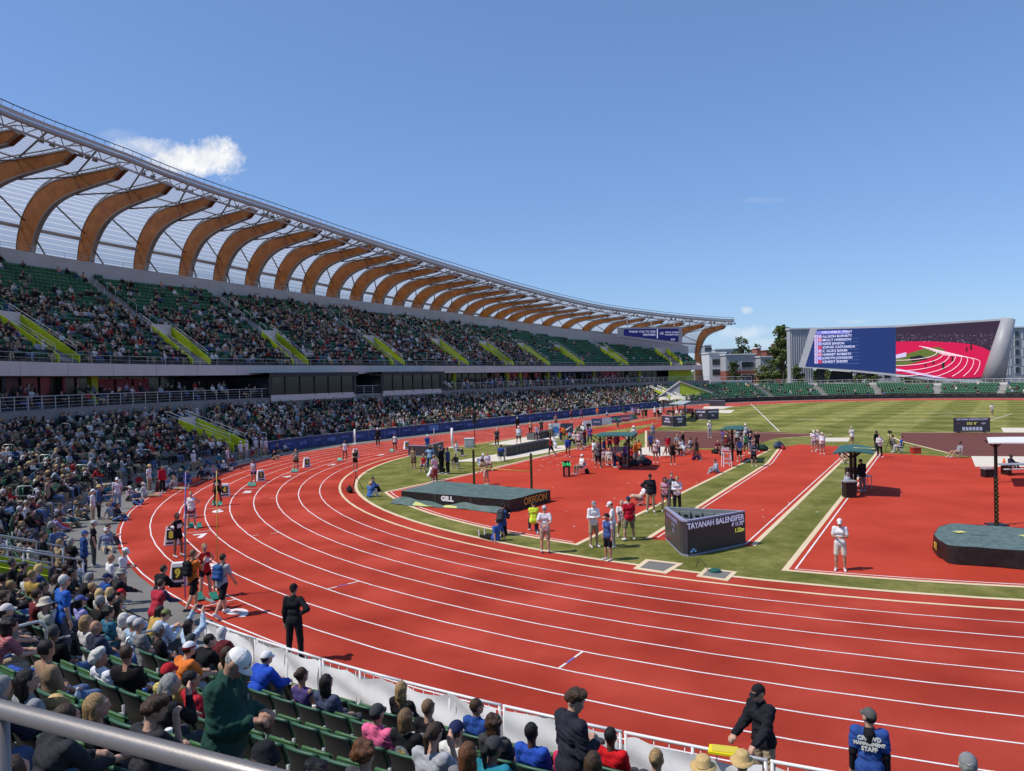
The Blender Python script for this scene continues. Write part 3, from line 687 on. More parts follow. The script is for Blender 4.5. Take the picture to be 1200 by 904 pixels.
# lane numerals, start lines and stagger marks painted across single lanes
def lane_point(deg, r): return C1 + r * np.array([math.cos(R_(deg)), math.sin(R_(deg))])
def cross_line(deg, k, wd=.05, frm=0.0, to=1.0, mi=0):
    a = R_(deg); d = np.array([math.cos(a), math.sin(a)]); t = np.array([-d[1], d[0]])
    r0, r1 = 36.5 + 1.22 * (k - 1) + 1.22 * frm, 36.5 + 1.22 * (k - 1) + 1.17 * to
    mk.sheet([tuple(C1 + d * r0 - t * wd / 2), tuple(C1 + d * r1 - t * wd / 2), tuple(C1 + d * r1 + t * wd / 2), tuple(C1 + d * r0 + t * wd / 2)], .010, mi)
def deg_of(px, py): p = np.array(at(px, py)) - C1; return math.degrees(math.atan2(p[1], p[0])) % 360
START = {9: deg_of(262, 706), 8: deg_of(215, 661), 7: deg_of(229, 624), 6: deg_of(255, 596), 5: deg_of(291, 573), 4: deg_of(343, 555.5), 3: deg_of(398, 540), 2: deg_of(458, 530)}
for k_, dg_ in START.items(): cross_line(dg_, k_)
for (x0, y0, k_) in ((666, 776, 7), (403, 686, 6)):
    dg_ = deg_of(x0, y0)
    cross_line(dg_, k_, .06, 0, .36); cross_line(dg_, k_, .06, .36, .68, 2); cross_line(dg_, k_, .06, .68, 1)
for (x0, y0, k_) in ((305, 585, 4), (298, 628, 5), (268, 572, 8)): cross_line(deg_of(x0, y0), k_, .04, 0, .3); cross_line(deg_of(x0, y0), k_, .04, .7, 1)
mk.build('lane_lines', [M_WHITE, M_TAN, M_PURP], kind='structure')
for k_, (px, py) in {9: (281, 719), 8: (246, 664.5), 7: (236, 628.5), 6: (255, 599.5), 5: (290, 577), 4: (336, 559), 3: (389, 545), 2: (446, 533.5)}.items():
    x, y = at(px, py); dg_ = deg_of(px, py); me = text_mesh(str(k_), 1.25, 0, sx=.9, bold=.05); me.materials.clear(); me.materials.append(M_WHITE)
    o = bpy.data.objects.new('lane_numeral', me); col.objects.link(o); o.location = (x, y, .012); o.rotation_euler = (0, 0, R_(dg_ + 180)); tag(o, kind='structure')
# painted aprons
zone = MB(); zl = MB()
def poly_px(L): return [at(x, y) for x, y in L]
def inset_line(poly, off, wd, z, mi, skip=()):
    """a painted border inside a polygon"""
    n = len(poly); P = [np.array(p) for p in poly]
    area = sum(P[i][0] * P[(i + 1) % n][1] - P[(i + 1) % n][0] * P[i][1] for i in range(n)); sg = 1 if area > 0 else -1
    def shift(d):
        out_ = []
        for i in range(n):
            a, b, c = P[i - 1], P[i], P[(i + 1) % n]; d1 = (b - a) / np.linalg.norm(b - a); d2 = (c - b) / np.linalg.norm(c - b)
            n1 = np.array([-d1[1], d1[0]]) * sg; n2 = np.array([-d2[1], d2[0]]) * sg; bis = n1 + n2; bis /= max(np.dot(bis, n1), .35) if np.linalg.norm(bis) > 0 else 1
            out_.append(b + bis * d)
        return out_
    A, B_ = shift(off), shift(off + wd)
    for i in range(n):
        if i in skip: continue
        j = (i + 1) % n; zl.add([(*A[i], z), (*A[j], z), (*B_[j], z), (*B_[i], z)], [(0, 1, 2, 3) if sg > 0 else (3, 2, 1, 0)], mi)
fr = [tuple(lane_point(a, 34.1)) for a in np.linspace(deg_of(450, 577), deg_of(676, 640), 12)]
z1 = fr + [at(905, 527), at(735, 527.5), at(690, 522.5), at(650, 531), at(552, 555)]
zone.sheet(z1, .012); inset_line(z1, 0, .2, .018, 1, skip=(12, 13)); inset_line(z1, .36, .06, .018, 0, skip=(11, 12, 13, 14))
z2 = poly_px([(755, 632), (885, 641), (1005, 524.5), (938, 521), (912, 525), (898, 543)])
zone.sheet(z2, .012); inset_line(z2, 0, .2, .018, 1, skip=(0, 2, 3)); inset_line(z2, .38, .06, .018, 0, skip=(0, 2, 3))
a0, a1 = deg_of(915, 670), deg_of(1200, 687)
z3 = [tuple(lane_point(a, 34.15)) for a in np.linspace(a0, a1 + 22, 16)] + [at(1290, 560), at(1180, 538), at(1143, 537), at(1026, 531)]
zone.sheet(z3, .012); inset_line(z3, 0, .2, .018, 1, skip=(15, 16, 17, 18)); inset_line(z3, .36, .06, .018, 0, skip=(15, 16, 17, 18))
zone.build('apron', M_APRON, kind='structure')
bz = MB(); b1 = poly_px([(757, 505), (864, 505), (975, 509.5), (910, 513.5), (872, 525), (757, 526)]); bz.sheet(b1, .015)
b2 = poly_px([(1056, 507.5), (1330, 508), (1330, 548), (1215, 535), (1138, 536), (1112, 531), (1056, 517)]); bz.sheet(b2, .015); bz.build('runway', M_BROWN, kind='structure')
for L_ in ([(757, 505), (975, 509.5)], [(757, 505), (757, 526)], [(1056, 517.5), (1112, 531.5)], [(1040, 509.5), (1056, 517.5)], [(1056, 507.3), (1330, 507.8)], [(975, 509.8), (915, 514)]):
    a, b = (np.array(at(*p)) for p in L_); d = (b - a) / np.linalg.norm(b - a); nn = np.array([-d[1], d[0]]) * .11
    zl.add([(*(a + nn), .022), (*(a - nn), .022), (*(b - nn), .022), (*(b + nn), .022)], [(0, 1, 2, 3)], 1)
def px_strip(L_, wd, z, mi):
    a, b = (np.array(at(*p)) for p in L_); d = (b - a) / np.linalg.norm(b - a); nn = np.array([-d[1], d[0]]) * wd / 2
    zl.add([(*(a + nn), z), (*(a - nn), z), (*(b - nn), z), (*(b + nn), z)], [(0, 1, 2, 3)], mi)
px_strip([(880, 473.5), (913, 505.5)], .12, .012, 0); px_strip([(1186, 485), (1160, 493)], .1, .012, 0)
for x0, x1, y in ((933, 955, 491.5), (990, 1000, 486.5), (1085, 1145, 483.5), (1072, 1090, 492.5), (975, 990, 491.5), (1100, 1118, 487.5)): px_strip([(x0, y), (x1, y + .2)], .25, .012, 0)
zl.build('apron_lines', [M_WHITE, M_TAN], kind='structure')
pd = MB()
pd.sheet(poly_px([(753, 533.5), (742, 531), (748, 525.5), (770, 523.5), (788, 525), (788, 534), (770, 535)]), .018)
pd.sheet(poly_px([(1138, 535), (1290, 536), (1290, 547.5), (1143, 547.5)]), .019)
pd.sheet(poly_px([(966, 513.2), (996, 513.2), (994, 517.8), (962, 517.8)]), .012); pd.sheet(poly_px([(1173, 501.5), (1260, 502), (1260, 507), (1176, 507)]), .012)
for L_ in ([(826, 476.5), (860, 476.5), (846, 480), (823, 479)], [(842, 481), (861, 480.7), (856, 484.5), (840, 484)]): pd.sheet(poly_px(L_), .012)
pd.build('throwing_pad', M_SAND, kind='structure')
pt_ = MB()
pt_.sheet(poly_px([(572, 521), (620, 512), (650, 508), (656, 513), (618, 522)]), .014); pt_.sheet(poly_px([(528, 541.5), (600, 529.5), (660, 522), (668, 526), (585, 541)]), .014)
pt_.build('sand_pit', M_SAND, kind='structure')
rw = MB()
rw.sheet(poly_px([(660, 507.5), (700, 502), (790, 488), (792, 492), (700, 508), (668, 513)]), .013); rw.sheet(poly_px([(668, 526), (700, 520), (775, 495), (778, 499), (712, 522), (684, 526)]), .013); rw.build('jump_runway', M_TRACK, kind='structure')
# two access covers let into the grass by the kerb
for lab, qd in (('grey square access cover with a pale rim, the left of two in the grass', [(757, 656), (801, 661), (781, 673), (742, 667)]), ('grey access cover with pale rim and a small green sprinkler standing on it', [(827, 666), (864, 671), (853, 681.5), (816, 676)])):
    P = [np.array(at(*p)) for p in qd]; c_ = sum(P) / 4; t = thing('access_cover', lab, 'access cover', (c_[0], c_[1], .0))
    mbx = MB(); L0 = [p - c_ for p in P]; L1 = [p * .72 for p in L0]
    mbx.add([(*p, .022) for p in L0] + [(*p, .022) for p in L1] + [(*p, -.02) for p in L0], [(i, (i + 1) % 4, 4 + (i + 1) % 4, 4 + i) for i in range(4)] + [(i, 8 + i, 8 + (i + 1) % 4, (i + 1) % 4) for i in range(4)])
    mbx.build('rim', M_TAN, t); MB().sheet([tuple(p) for p in L1], .018).build('lid', M_ASPH, t)
x, y = at(838, 671); t = thing('sprinkler', 'small dark green round sprinkler head with a thin hose on the access cover', 'sprinkler', (x, y, .022))
MB().lathe([(.2, 0), (.19, .07), (.12, .1), (.02, .11)], n=14).build('sprinkler_body', mat('teal_plastic', (.02, .1, .075), .5), t); MB().tube([(-.2, .1, .02), (-.3, .2, .25), (-.45, .3, .35), (-.55, .3, .1)], .012, 6).build('hose', mat('dark_rubber', (.03, .03, .03)), t)
# ================================================================ stands
ROWS, ROW_R0, ROW_P, ROW_Z0, ROW_H, CONC_Z = 9, 51.1, 1.0, .6, .345, 5.0
def row_r(k): return ROW_R0 + ROW_P * k
def row_z(k): return ROW_Z0 + ROW_H * k
PT_T = [(-50, 80.5), (-17, 80.5), (-3, 79.2), (10, 78.6), (25, 77.6), (44.6, 76.2), (70, 74.8), (84, 73.1), (96.5, 71.4), (107.5, 69.4), (115.5, 67.2), (124, 65)]
ZW_T = [(-50, 21.8), (-16, 21.5), (0, 21.04), (13, 20.55), (30, 19.93), (52, 19.45), (81, 18.25), (94, 17.54), (105.6, 16.42), (116, 14.77), (123.6, 12.7), (131, 12.0)]
ZE_T = [(-50, 29.3), (-28, 29.45), (-20, 29.65), (-14.7, 29.6), (-9.8, 29.2), (.9, 28.3), (14.9, 26.9), (33, 25.3), (57.4, 23.5), (73, 22.65), (90.6, 21.95), (104.8, 21.3), (117, 20.5), (128.3, 19.75), (135, 19.6)]
ZT_T = [(-50, 29.3), (-13.4, 29.25), (-7, 29.0), (-2, 28.7), (3, 28.3), (8, 27.9), (13.5, 27.35), (18.7, 26.95), (24, 26.6), (29, 26.0), (34, 25.6), (39, 25.2), (44, 24.6), (49, 24.2), (54, 23.75), (58, 23.4), (63, 23.0), (67.5, 22.5), (72, 22.05), (77, 21.7), (83, 21.4), (89.5, 21.1), (95, 20.85), (100.5, 20.5), (106, 20.3), (111, 20.05), (117, 19.55), (122, 19.2), (128, 18.8)]
UP_P0, UP_Z0, UP_DP, UP_DZ = 62.8, 8.72, .8, .48
def up_rows(q): return int((tab(PT_T, q) + .75 - UP_P0) / UP_DP)
GQ0, GQ1, FQ1, NQ0 = -48.0, 119.0, 222.0, q_ang(296)
M_FASC = mat('fascia_panel', (.66, .58, .53), .5, .06, .5); M_STEEL = mat('grey_steel', (.42, .40, .39), .45, .1, 3.0)
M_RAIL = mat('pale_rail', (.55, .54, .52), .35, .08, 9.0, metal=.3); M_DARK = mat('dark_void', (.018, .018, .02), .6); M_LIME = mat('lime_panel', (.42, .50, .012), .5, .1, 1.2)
M_DGLASS = mat('dark_glass', (.02, .024, .028), .12, spec=.6); M_BLACKR = mat('black_rail', (.012, .011, .011), .5)
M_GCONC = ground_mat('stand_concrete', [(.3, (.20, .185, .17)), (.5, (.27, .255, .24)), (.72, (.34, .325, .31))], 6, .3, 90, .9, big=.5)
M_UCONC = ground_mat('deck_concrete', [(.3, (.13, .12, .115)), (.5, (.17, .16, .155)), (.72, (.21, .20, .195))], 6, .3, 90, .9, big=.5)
def strip(mb, pa, za, pb, zb, q0, q1, step=1.5, mi=None, flip=False):
    """surface between two offset lines; pa, pb, za, zb may be functions of q"""
    n = max(2, int(abs(q1 - q0) / step) + 1); f = lambda a, q: a(q) if callable(a) else a
    rows = [[], []]
    for q in np.linspace(q0, q1, n):
        rows[0].append((*S(q, f(pa, q)), f(za, q))); rows[1].append((*S(q, f(pb, q)), f(zb, q)))
    mb.grid(rows, mi, flip)
def terrace(q0, q1, rows=ROWS, top=CONC_Z, mb=None):
    mb = mb or MB(); R0 = row_r(0) - .75
    strip(mb, R0, -.06, R0, row_z(0), q0, q1)
    for k in range(rows):
        strip(mb, R0 + ROW_P * k, row_z(k), R0 + ROW_P * (k + 1), row_z(k), q0, q1)
        strip(mb, R0 + ROW_P * (k + 1), row_z(k), R0 + ROW_P * (k + 1), row_z(k + 1) if k < rows - 1 else top, q0, q1)
    return mb
R_WALL = row_r(0) - .75 + ROW_P * ROWS
LOW_AISLES = [q_ang(a) for a in (274, 258, 232, 212.5, 201, 190, 179)] + [-14, 0.5, 14, 28, 42, 56, 70, 84, 100, 116, 131, 146, 160, 174, 188, 203]
LOW_VOMS = [(q_ang(221.5), 2.6), (-19.5, 2.6), (98, 3.0)]
def in_gap(q, w_=.75):
    return any(abs(q - a) * (55 / 60) < w_ for a in LOW_AISLES)
def in_vom(q, k): return any(abs(q - a) < w_ / 2 + .7 and k < 7 for a, w_ in LOW_VOMS)
def aisle_steps(mb, q, rows=ROWS):
    a = outward(q); ang = math.atan2(a[1], a[0])
    for k in range(rows - 1):
        p = S(q, row_r(k) - .75 + ROW_P - .2); mb.box((*p, row_z(k) + ROW_H / 4 + .001), (.4, 1.1, ROW_H / 2), ang)
def rail_line(mb, P, z0, h, q0, q1, step=1.5, r=.025, bars=2, thin=.012):
    n = max(2, int(abs(q1 - q0) / step) + 1); qs = np.linspace(q0, q1, n); f = (lambda q: P(q)) if callable(P) else (lambda q: P); g = (lambda q: z0(q)) if callable(z0) else (lambda q: z0)
    for q in qs: x, y = S(q, f(q)); mb.tube([(x, y, g(q)), (x, y, g(q) + h)], r, 6)
    mb.tube([(*S(q, f(q)), g(q) + h) for q in qs], r * 1.15, 6)
    for b in range(bars): mb.tube([(*S(q, f(q)), g(q) + h * (b + 1) / (bars + 1)) for q in qs], thin, 4)
def voms(parent, q, width, P0, P1, z_at, up=True, deep=1.0):
    """stair opening with two sloping coloured side walls, a portal behind and hand rails"""
    for sd in (-1, 1):
        qq = q + sd * width / 2; mb = MB(); o = outward(qq); t = np.array([o[1], -o[0]]) * .09
        pr = [(P0, z_at(P0) - .35), (P1, z_at(P1) - .35), (P1, z_at(P1) + .95), (P1 - .9, z_at(P1 - .9) + .95), (P0, z_at(P0) + .62)]
        a = [(*(S(qq, P) - t), z) for P, z in pr]; b = [(*(S(qq, P) + t), z) for P, z in pr]; n = len(pr)
        mb.add(a + b, [tuple(range(n)), tuple(range(n, 2 * n))[::-1]] + [(i, n + i, n + (i + 1) % n, (i + 1) % n) for i in range(n)])
        v = mb.build('side_wall', M_LIME, parent, world=True)
        mb = MB(); pts = [(*S(qq, P), z_at(P) + 1.3) for P in np.linspace(P0 + .3, P1 + 1.2, 5)]; mb.tube(pts, .025, 6); mb.tube([(p[0], p[1], p[2] - .28) for p in pts], .018, 6)
        for p in pts: mb.tube([p, (p[0], p[1], p[2] - .7)], .018, 5)
        mb.build('hand_rail', M_RAIL, parent, world=True)
    mb = MB(); strip(mb, P1, z_at(P1) - .5, P1, z_at(P1) + 1.15, q - width / 2 + .05, q + width / 2 - .05, .6); strip(mb, P1 + .12, z_at(P1) - .5, P1 + .12, z_at(P1) + 1.15, q - width / 2 + .05, q + width / 2 - .05, .6)
    mb.build('portal_wall', M_FASC, parent, world=True)
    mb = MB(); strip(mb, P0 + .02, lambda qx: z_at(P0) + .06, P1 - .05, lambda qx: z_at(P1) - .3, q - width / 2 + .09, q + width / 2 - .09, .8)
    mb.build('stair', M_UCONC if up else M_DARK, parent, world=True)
# ---- the big roofed grandstand
GS = thing('grandstand', 'two tier grandstand under the curved timber ribbed canopy beside the home straight', 'grandstand', (*S(20, 62), 0))
terrace(GQ0, GQ1).build('lower_terrace', M_GCONC, GS, world=True)
mb = MB()
for q in LOW_AISLES:
    if GQ0 < q < GQ1: aisle_steps(mb, q)
mb.build('aisle_step', M_CONC, GS, world=True, kind='stuff')
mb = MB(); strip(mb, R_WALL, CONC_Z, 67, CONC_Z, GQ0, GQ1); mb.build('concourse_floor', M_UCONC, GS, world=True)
mb = MB(); rail_line(mb, R_WALL + .12, CONC_Z, 1.0, GQ0, GQ1, 1.6, .03, 3); mb.build('concourse_railing', M_RAIL, GS, world=True)
mb = MB(); BW = 66.2
strip(mb, BW, CONC_Z, BW, 7.56, GQ0, GQ1)
mb.build('suite_glazing', M_DGLASS, GS, world=True)
mb = MB()
for q in np.arange(GQ0, GQ1, 1.9): x, y = S(q, BW - .06); o = outward(q); mb.box((x, y, 6.25), (.1, .09, 2.5), math.atan2(o[1], o[0]))
mb.build('mullion', mat('dark_frame', (.03, .03, .032), .5), GS, world=True, kind='stuff')
for q in (-43, -32, -21.4, 9.9, 25.8, 36.7, 52, 56.2, 66.2, 70.5, 85.5, 102):
    x, y = S(q, 64.4); o = outward(q); MB().box((x, y, 6.28), (.5, .75, 2.55), math.atan2(o[1], o[0])).build('lime_column', M_LIME, GS, world=True)
mb = MB(); strip(mb, 64.2, CONC_Z + .03, 64.2, 7.54, 111, 117.5); mb.build('lime_panel', M_LIME, GS, world=True)
for q in (-18.2, -16.2, -14.2): # dim red pictures glowing on the suites' screens
    mb = MB(); strip(mb, BW - .14, 5.6, BW - .14, 7.35, q - .9, q + .9, .8); mb.build('suite_screen', mat('screen_pink', (.16, .015, .035), .4, .8, 1.6, emit=.05), GS, world=True)
for q0, q1 in ((-3.6, 9.6), (14.6, 27)):
    mb = MB(); F0 = 59.3; strip(mb, F0, CONC_Z + .02, F0, 7.3, q0, q1, 1.4); 
    for qe in (q0, q1): mb.grid([[(*S(qe, F0), CONC_Z), (*S(qe, BW), CONC_Z)], [(*S(qe, F0), 7.3), (*S(qe, BW), 7.3)]])
    sb = mb.build('suite_box', M_DGLASS, GS, world=True)
    mb = MB(); strip(mb, F0 - .35, 7.3, F0 - .35, 7.75, q0 - .4, q1 + .4, 1.4); strip(mb, F0 - .35, 7.75, BW, 7.75, q0 - .4, q1 + .4, 1.4); strip(mb, BW, 7.3, F0 - .35, 7.3, q0 - .4, q1 + .4, 1.4)
    for qe in list(np.linspace(q0, q1, 7)):
        x, y = S(qe, F0 - .05); o = outward(qe); mb.box((x, y, 6.15), (.1, .12 if q0 < qe < q1 else .5, 2.3), math.atan2(o[1], o[0]))
    mb.build('suite_box_frame', mat('dark_frame', (.03, .03, .032), .5), GS, world=True)
    mb = MB(); strip(mb, F0 - .1, 4.55, F0 - .1, CONC_Z + .25, q0, q1, 1.4); mb.build('suite_box_sill', M_FASC, GS, world=True)
mb = MB(); strip(mb, 62, 7.56, 62, 8.64, GQ0, GQ1); strip(mb, 67, 7.56, 62, 7.56, GQ0, GQ1); strip(mb, 62, 8.64, 62.7, 8.64, GQ0, GQ1)
for sgn in (1,):
    mb.grid([[(*S(GQ1, 62), 7.56), (*S(GQ1, 66), 7.56)], [(*S(GQ1, 62), 8.64), (*S(GQ1, 66), 8.64)]])
mb.build('fascia', M_FASC, GS, world=True)
mb = MB()
for q in np.arange(GQ0, GQ1, 5.285): x, y = S(q, 61.995); o = outward(q); mb.box((x, y, 8.1), (.012, .03, 1.06), math.atan2(o[1], o[0]))
mb.build('fascia_joint', mat('joint_grey', (.25, .25, .26)), GS, world=True, kind='stuff')
# upper deck: as many rows as fit under the rising back wall
mb = MB(); dq = 1.25
for k in range(24):
    qs = [q for q in np.arange(GQ0, GQ1 + .1, dq) if up_rows(q) > k]
    if len(qs) < 2: continue
    P, z = UP_P0 + UP_DP * k, UP_Z0 + UP_DZ * k
    strip(mb, P, z, P + UP_DP, z, qs[0], qs[-1], dq); strip(mb, P, z - UP_DZ, P, z, qs[0], qs[-1], dq)
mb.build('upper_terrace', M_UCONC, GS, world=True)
def bw_p(q): return UP_P0 + UP_DP * (up_rows(q)) + .02
def bw_ps(q): return tab(PT_T, q) + .8
def bw_z0(q): return UP_Z0 + UP_DZ * ((bw_ps(q) - UP_P0) / UP_DP) - .9
def bw_z1(q):
    d = float(np.hypot(*S(q, 82))); return max(tab(ZW_T, q) - (82 - bw_ps(q)) * (tab(ZW_T, q) - CAM_H) / d, bw_z0(q) + 1.5)
mb = MB(); strip(mb, bw_ps, bw_z0, bw_ps, bw_z1, GQ0, GQ1); strip(mb, bw_ps, bw_z1, 84.2, lambda q: tab(ZW_T, q), GQ0, GQ1)
mb.build('back_wall', mat('back_wall_panel', (.46, .46, .47), .6, .08, .4), GS, world=True)
mb = MB(); strip(mb, 84.3, -.05, 84.3, lambda q: tab(ZW_T, q), GQ0, GQ1, flip=True); mb.build('rear_light_block', M_FASC, GS, world=True)  # unseen outer wall, added to keep light from leaking into the stand
mb = MB()
for qe in (GQ1,):
    pr = [(59, 0), (84.3, 0), (84.3, 12.7)] + [(66, 10.2)] + [(62.2, 8.64), (62.2, 7.56), (66.2, 7.56), (66.2, 5), (59, 5)]
    mb.add([(*S(qe, P), z) for P, z in pr], [tuple(range(len(pr)))[::-1]])
mb.build('end_wall', M_FASC, GS, world=True)
mb = MB(); rail_line(mb, 62.5, 8.64, .75, GQ0, GQ1, 2.2, .018, 1); mb.build('deck_railing', M_RAIL, GS, world=True)
mb = MB(); rail_line(mb, lambda q: bw_ps(q) + .15, bw_z1, .6, GQ0, 60, 2.6, .02, 1); mb.build('parapet_railing', M_RAIL, GS, world=True)
VOM_Q = [-43, -25.7, -9.7, 4.1, 22, 37.4, 50.8, 63.3, 77.3, 95.4, 112.4]
zu = lambda P: UP_Z0 + (P - UP_P0) * .6
for q in VOM_Q:
    voms(GS, q, 2.3 if q < 100 else 3.2, 62.8, 68.4, zu)
    pe = tab(PT_T, q)
    for sd in (-.55, .55) if q < 60 else (-.55,):
        pts = [np.array((*S(q + sd, P), zu(P) + .95)) for P in np.linspace(69.6, pe - .3, 7)]
        for i in (0, 2, 4): e = pts[i] * .2 + pts[i + 1] * .8; mb = MB(); mb.tube([pts[i] - (0, 0, .9), pts[i], e, e - (0, 0, .9)], .025, 5); mb.build('aisle_rail', M_RAIL, GS, world=True)
    mb = MB()
    for P in np.arange(68.6, pe - .2, .4): x, y = S(q, P + .2); o = outward(q); mb.box((x, y, zu(P) - .02), (.42, 1.25, .3), math.atan2(o[1], o[0]))
    mb.build('aisle_stair', M_GCONC, GS, world=True)
zl_ = lambda P: ROW_Z0 + (P - (ROW_R0 - .75)) / ROW_P * ROW_H
for q, wd in LOW_VOMS:
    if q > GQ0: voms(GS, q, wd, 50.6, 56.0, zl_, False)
def raked(parent, q, label=None):
    pass
# ---- the uncovered ends of the bowl
NS = thing('near_stand', 'open seating bank in the foreground with green seats behind the white barrier', 'seating stand', (*S(NQ0 / 2, 55), 0))
terrace(NQ0, GQ0).build('terrace', M_GCONC, NS, world=True)
NS_F = MB(); strip(NS_F, R_WALL, CONC_Z, 66, CONC_Z, NQ0, GQ0); strip(NS_F, 66, CONC_Z, 66, CONC_Z + 1.1, NQ0, GQ0); NS_F.build('concourse_floor', M_GCONC, NS, world=True)
mb = MB()
for q in LOW_AISLES:
    if NQ0 < q < GQ0: aisle_steps(mb, q)
mb.build('aisle_step', M_CONC, NS, world=True, kind='stuff')
for q, wd in LOW_VOMS:
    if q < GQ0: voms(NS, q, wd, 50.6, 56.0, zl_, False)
FS = thing('far_stand', 'open low seating bank with green seats curving below the giant video screen', 'seating stand', (*S(170, 55), 0))
FSEG = [(GQ1, 131, 9), (131, 146, 8), (146, 167, 7), (167, FQ1, 6)]
def rows_at(q): return next((n for a, b, n in FSEG if a <= q < b), 9 if q < GQ1 else 6)
def fs_top(n): return row_z(n - 1) + (1.4 if n == 9 else .7)
mb = MB()
for a, b, n in FSEG: terrace(a, b, n, fs_top(n), mb)
mb.build('terrace', M_CONC, FS, world=True)
mb = MB()
for a, b, n in FSEG: strip(mb, R_WALL - ROW_P * (9 - n), fs_top(n), 70, fs_top(n), a, b); strip(mb, 70, -.05, 70, fs_top(n), a, b, flip=True)
mb.build('concourse_floor', M_CONC, FS, world=True)
mb = MB()
for q in LOW_AISLES:
    if GQ1 < q < FQ1: aisle_steps(mb, q, rows_at(q))
mb.build('aisle_step', M_CONC, FS, world=True, kind='stuff')
mb = MB()
for a, b, n in FSEG: rail_line(mb, R_WALL + .12 - ROW_P * (9 - n), fs_top(n), .95, a, b - .1, 1.7, .035, 1, .02)
mb.build('railing', mat('white_rail', (.7, .69, .67), .4), FS, world=True)
mb = MB()
for a, b, n in FSEG: strip(mb, R_WALL - .012 - ROW_P * (9 - n), fs_top(n) - .3, R_WALL - .012 - ROW_P * (9 - n), fs_top(n) - .02, a, b)
mb.build('coping', mat('white_rail', (.7, .69, .67), .4), FS, world=True)
# ---- roof: timber ribs, purlins, struts, the pale translucent skin
CN = thing('stadium_canopy', 'long canopy with curved timber ribs and a pale translucent skin over the grandstand', 'canopy', (*S(20, 83), 20))
M_WOOD = mat('glulam_timber', (.27, .075, .009), .5, rgb2=(.44, .145, .02), vscale=.9, bump=.2, bscale=25, spec=.3)
M_WEND = mat('timber_end', (.14, .05, .016), .6)
def etfe():
    mt = bpy.data.materials.new('pale_canopy_skin'); mt.use_nodes = True; t = mt.node_tree; t.nodes.clear(); o = N(t, 'ShaderNodeOutputMaterial')
    uv = N(t, 'ShaderNodeUVMap'); s = N(t, 'ShaderNodeSeparateXYZ'); t.links.new(uv.outputs[0], s.inputs[0])
    ln = mth('LESS_THAN', mth('FRACT', mth('MULTIPLY', s.outputs[1], 1.7, t), None, t), .16, t)
    cr = N(t, 'ShaderNodeMix', data_type='RGBA'); t.links.new(ln, cr.inputs[0]); cr.inputs[6].default_value = (.52, .54, .57, 1); cr.inputs[7].default_value = (.82, .83, .85, 1)
    tr = N(t, 'ShaderNodeBsdfTranslucent'); t.links.new(cr.outputs[2], tr.inputs[0]); di = N(t, 'ShaderNodeBsdfDiffuse'); t.links.new(cr.outputs[2], di.inputs[0])
    tp = N(t, 'ShaderNodeBsdfTransparent'); tp.inputs[0].default_value = (.80, .88, .98, 1)
    m1 = N(t, 'ShaderNodeMixShader'); m1.inputs[0].default_value = .45; t.links.new(tr.outputs[0], m1.inputs[1]); t.links.new(di.outputs[0], m1.inputs[2])
    m2 = N(t, 'ShaderNodeMixShader'); t.links.new(mth('SUBTRACT', .30, mth('MULTIPLY', ln, .2, t), t), m2.inputs[0]); t.links.new(m1.outputs[0], m2.inputs[1]); t.links.new(tp.outputs[0], m2.inputs[2])
    t.links.new(m2.outputs[0], o.inputs[0]); return mt
M_SKIN = etfe()
OUT0 = [(84.1, 21.8), (83.95, 23.0), (83.6, 24.2), (82.85, 25.9), (81.1, 27.7), (78.8, 28.75), (76.3, 29.05), (72.3, 29.2), (69.0, 29.4)]
INN0 = [(68.3, 28.9), (69.6, 28.15), (70.8, 28.0), (75.4, 27.35), (78.1, 26.55), (80.0, 25.2), (81.25, 23.4), (81.85, 21.8)]
def pz(P, z, q):
    zb, zt = tab(ZW_T, q), tab(ZT_T, q); return P, zb + (z - 21.8) * (zt - zb) / (29.3 - 21.8)
RQ = [-13.4 + 5.285 * k for k in range(-6, 28)]
def smooth_poly(pts, n=4):
    out_ = []
    for i in range(len(pts) - 1):
        p0 = np.array(pts[max(i - 1, 0)]); p1 = np.array(pts[i]); p2 = np.array(pts[i + 1]); p3 = np.array(pts[min(i + 2, len(pts) - 1)])
        for t in np.linspace(0, 1, n, endpoint=False): out_.append(tuple(.5 * ((2 * p1) + (p2 - p0) * t + (2 * p0 - 5 * p1 + 4 * p2 - p3) * t * t + (3 * p1 - p0 - 3 * p2 + p3) * t ** 3)))
    return out_ + [tuple(pts[-1])]
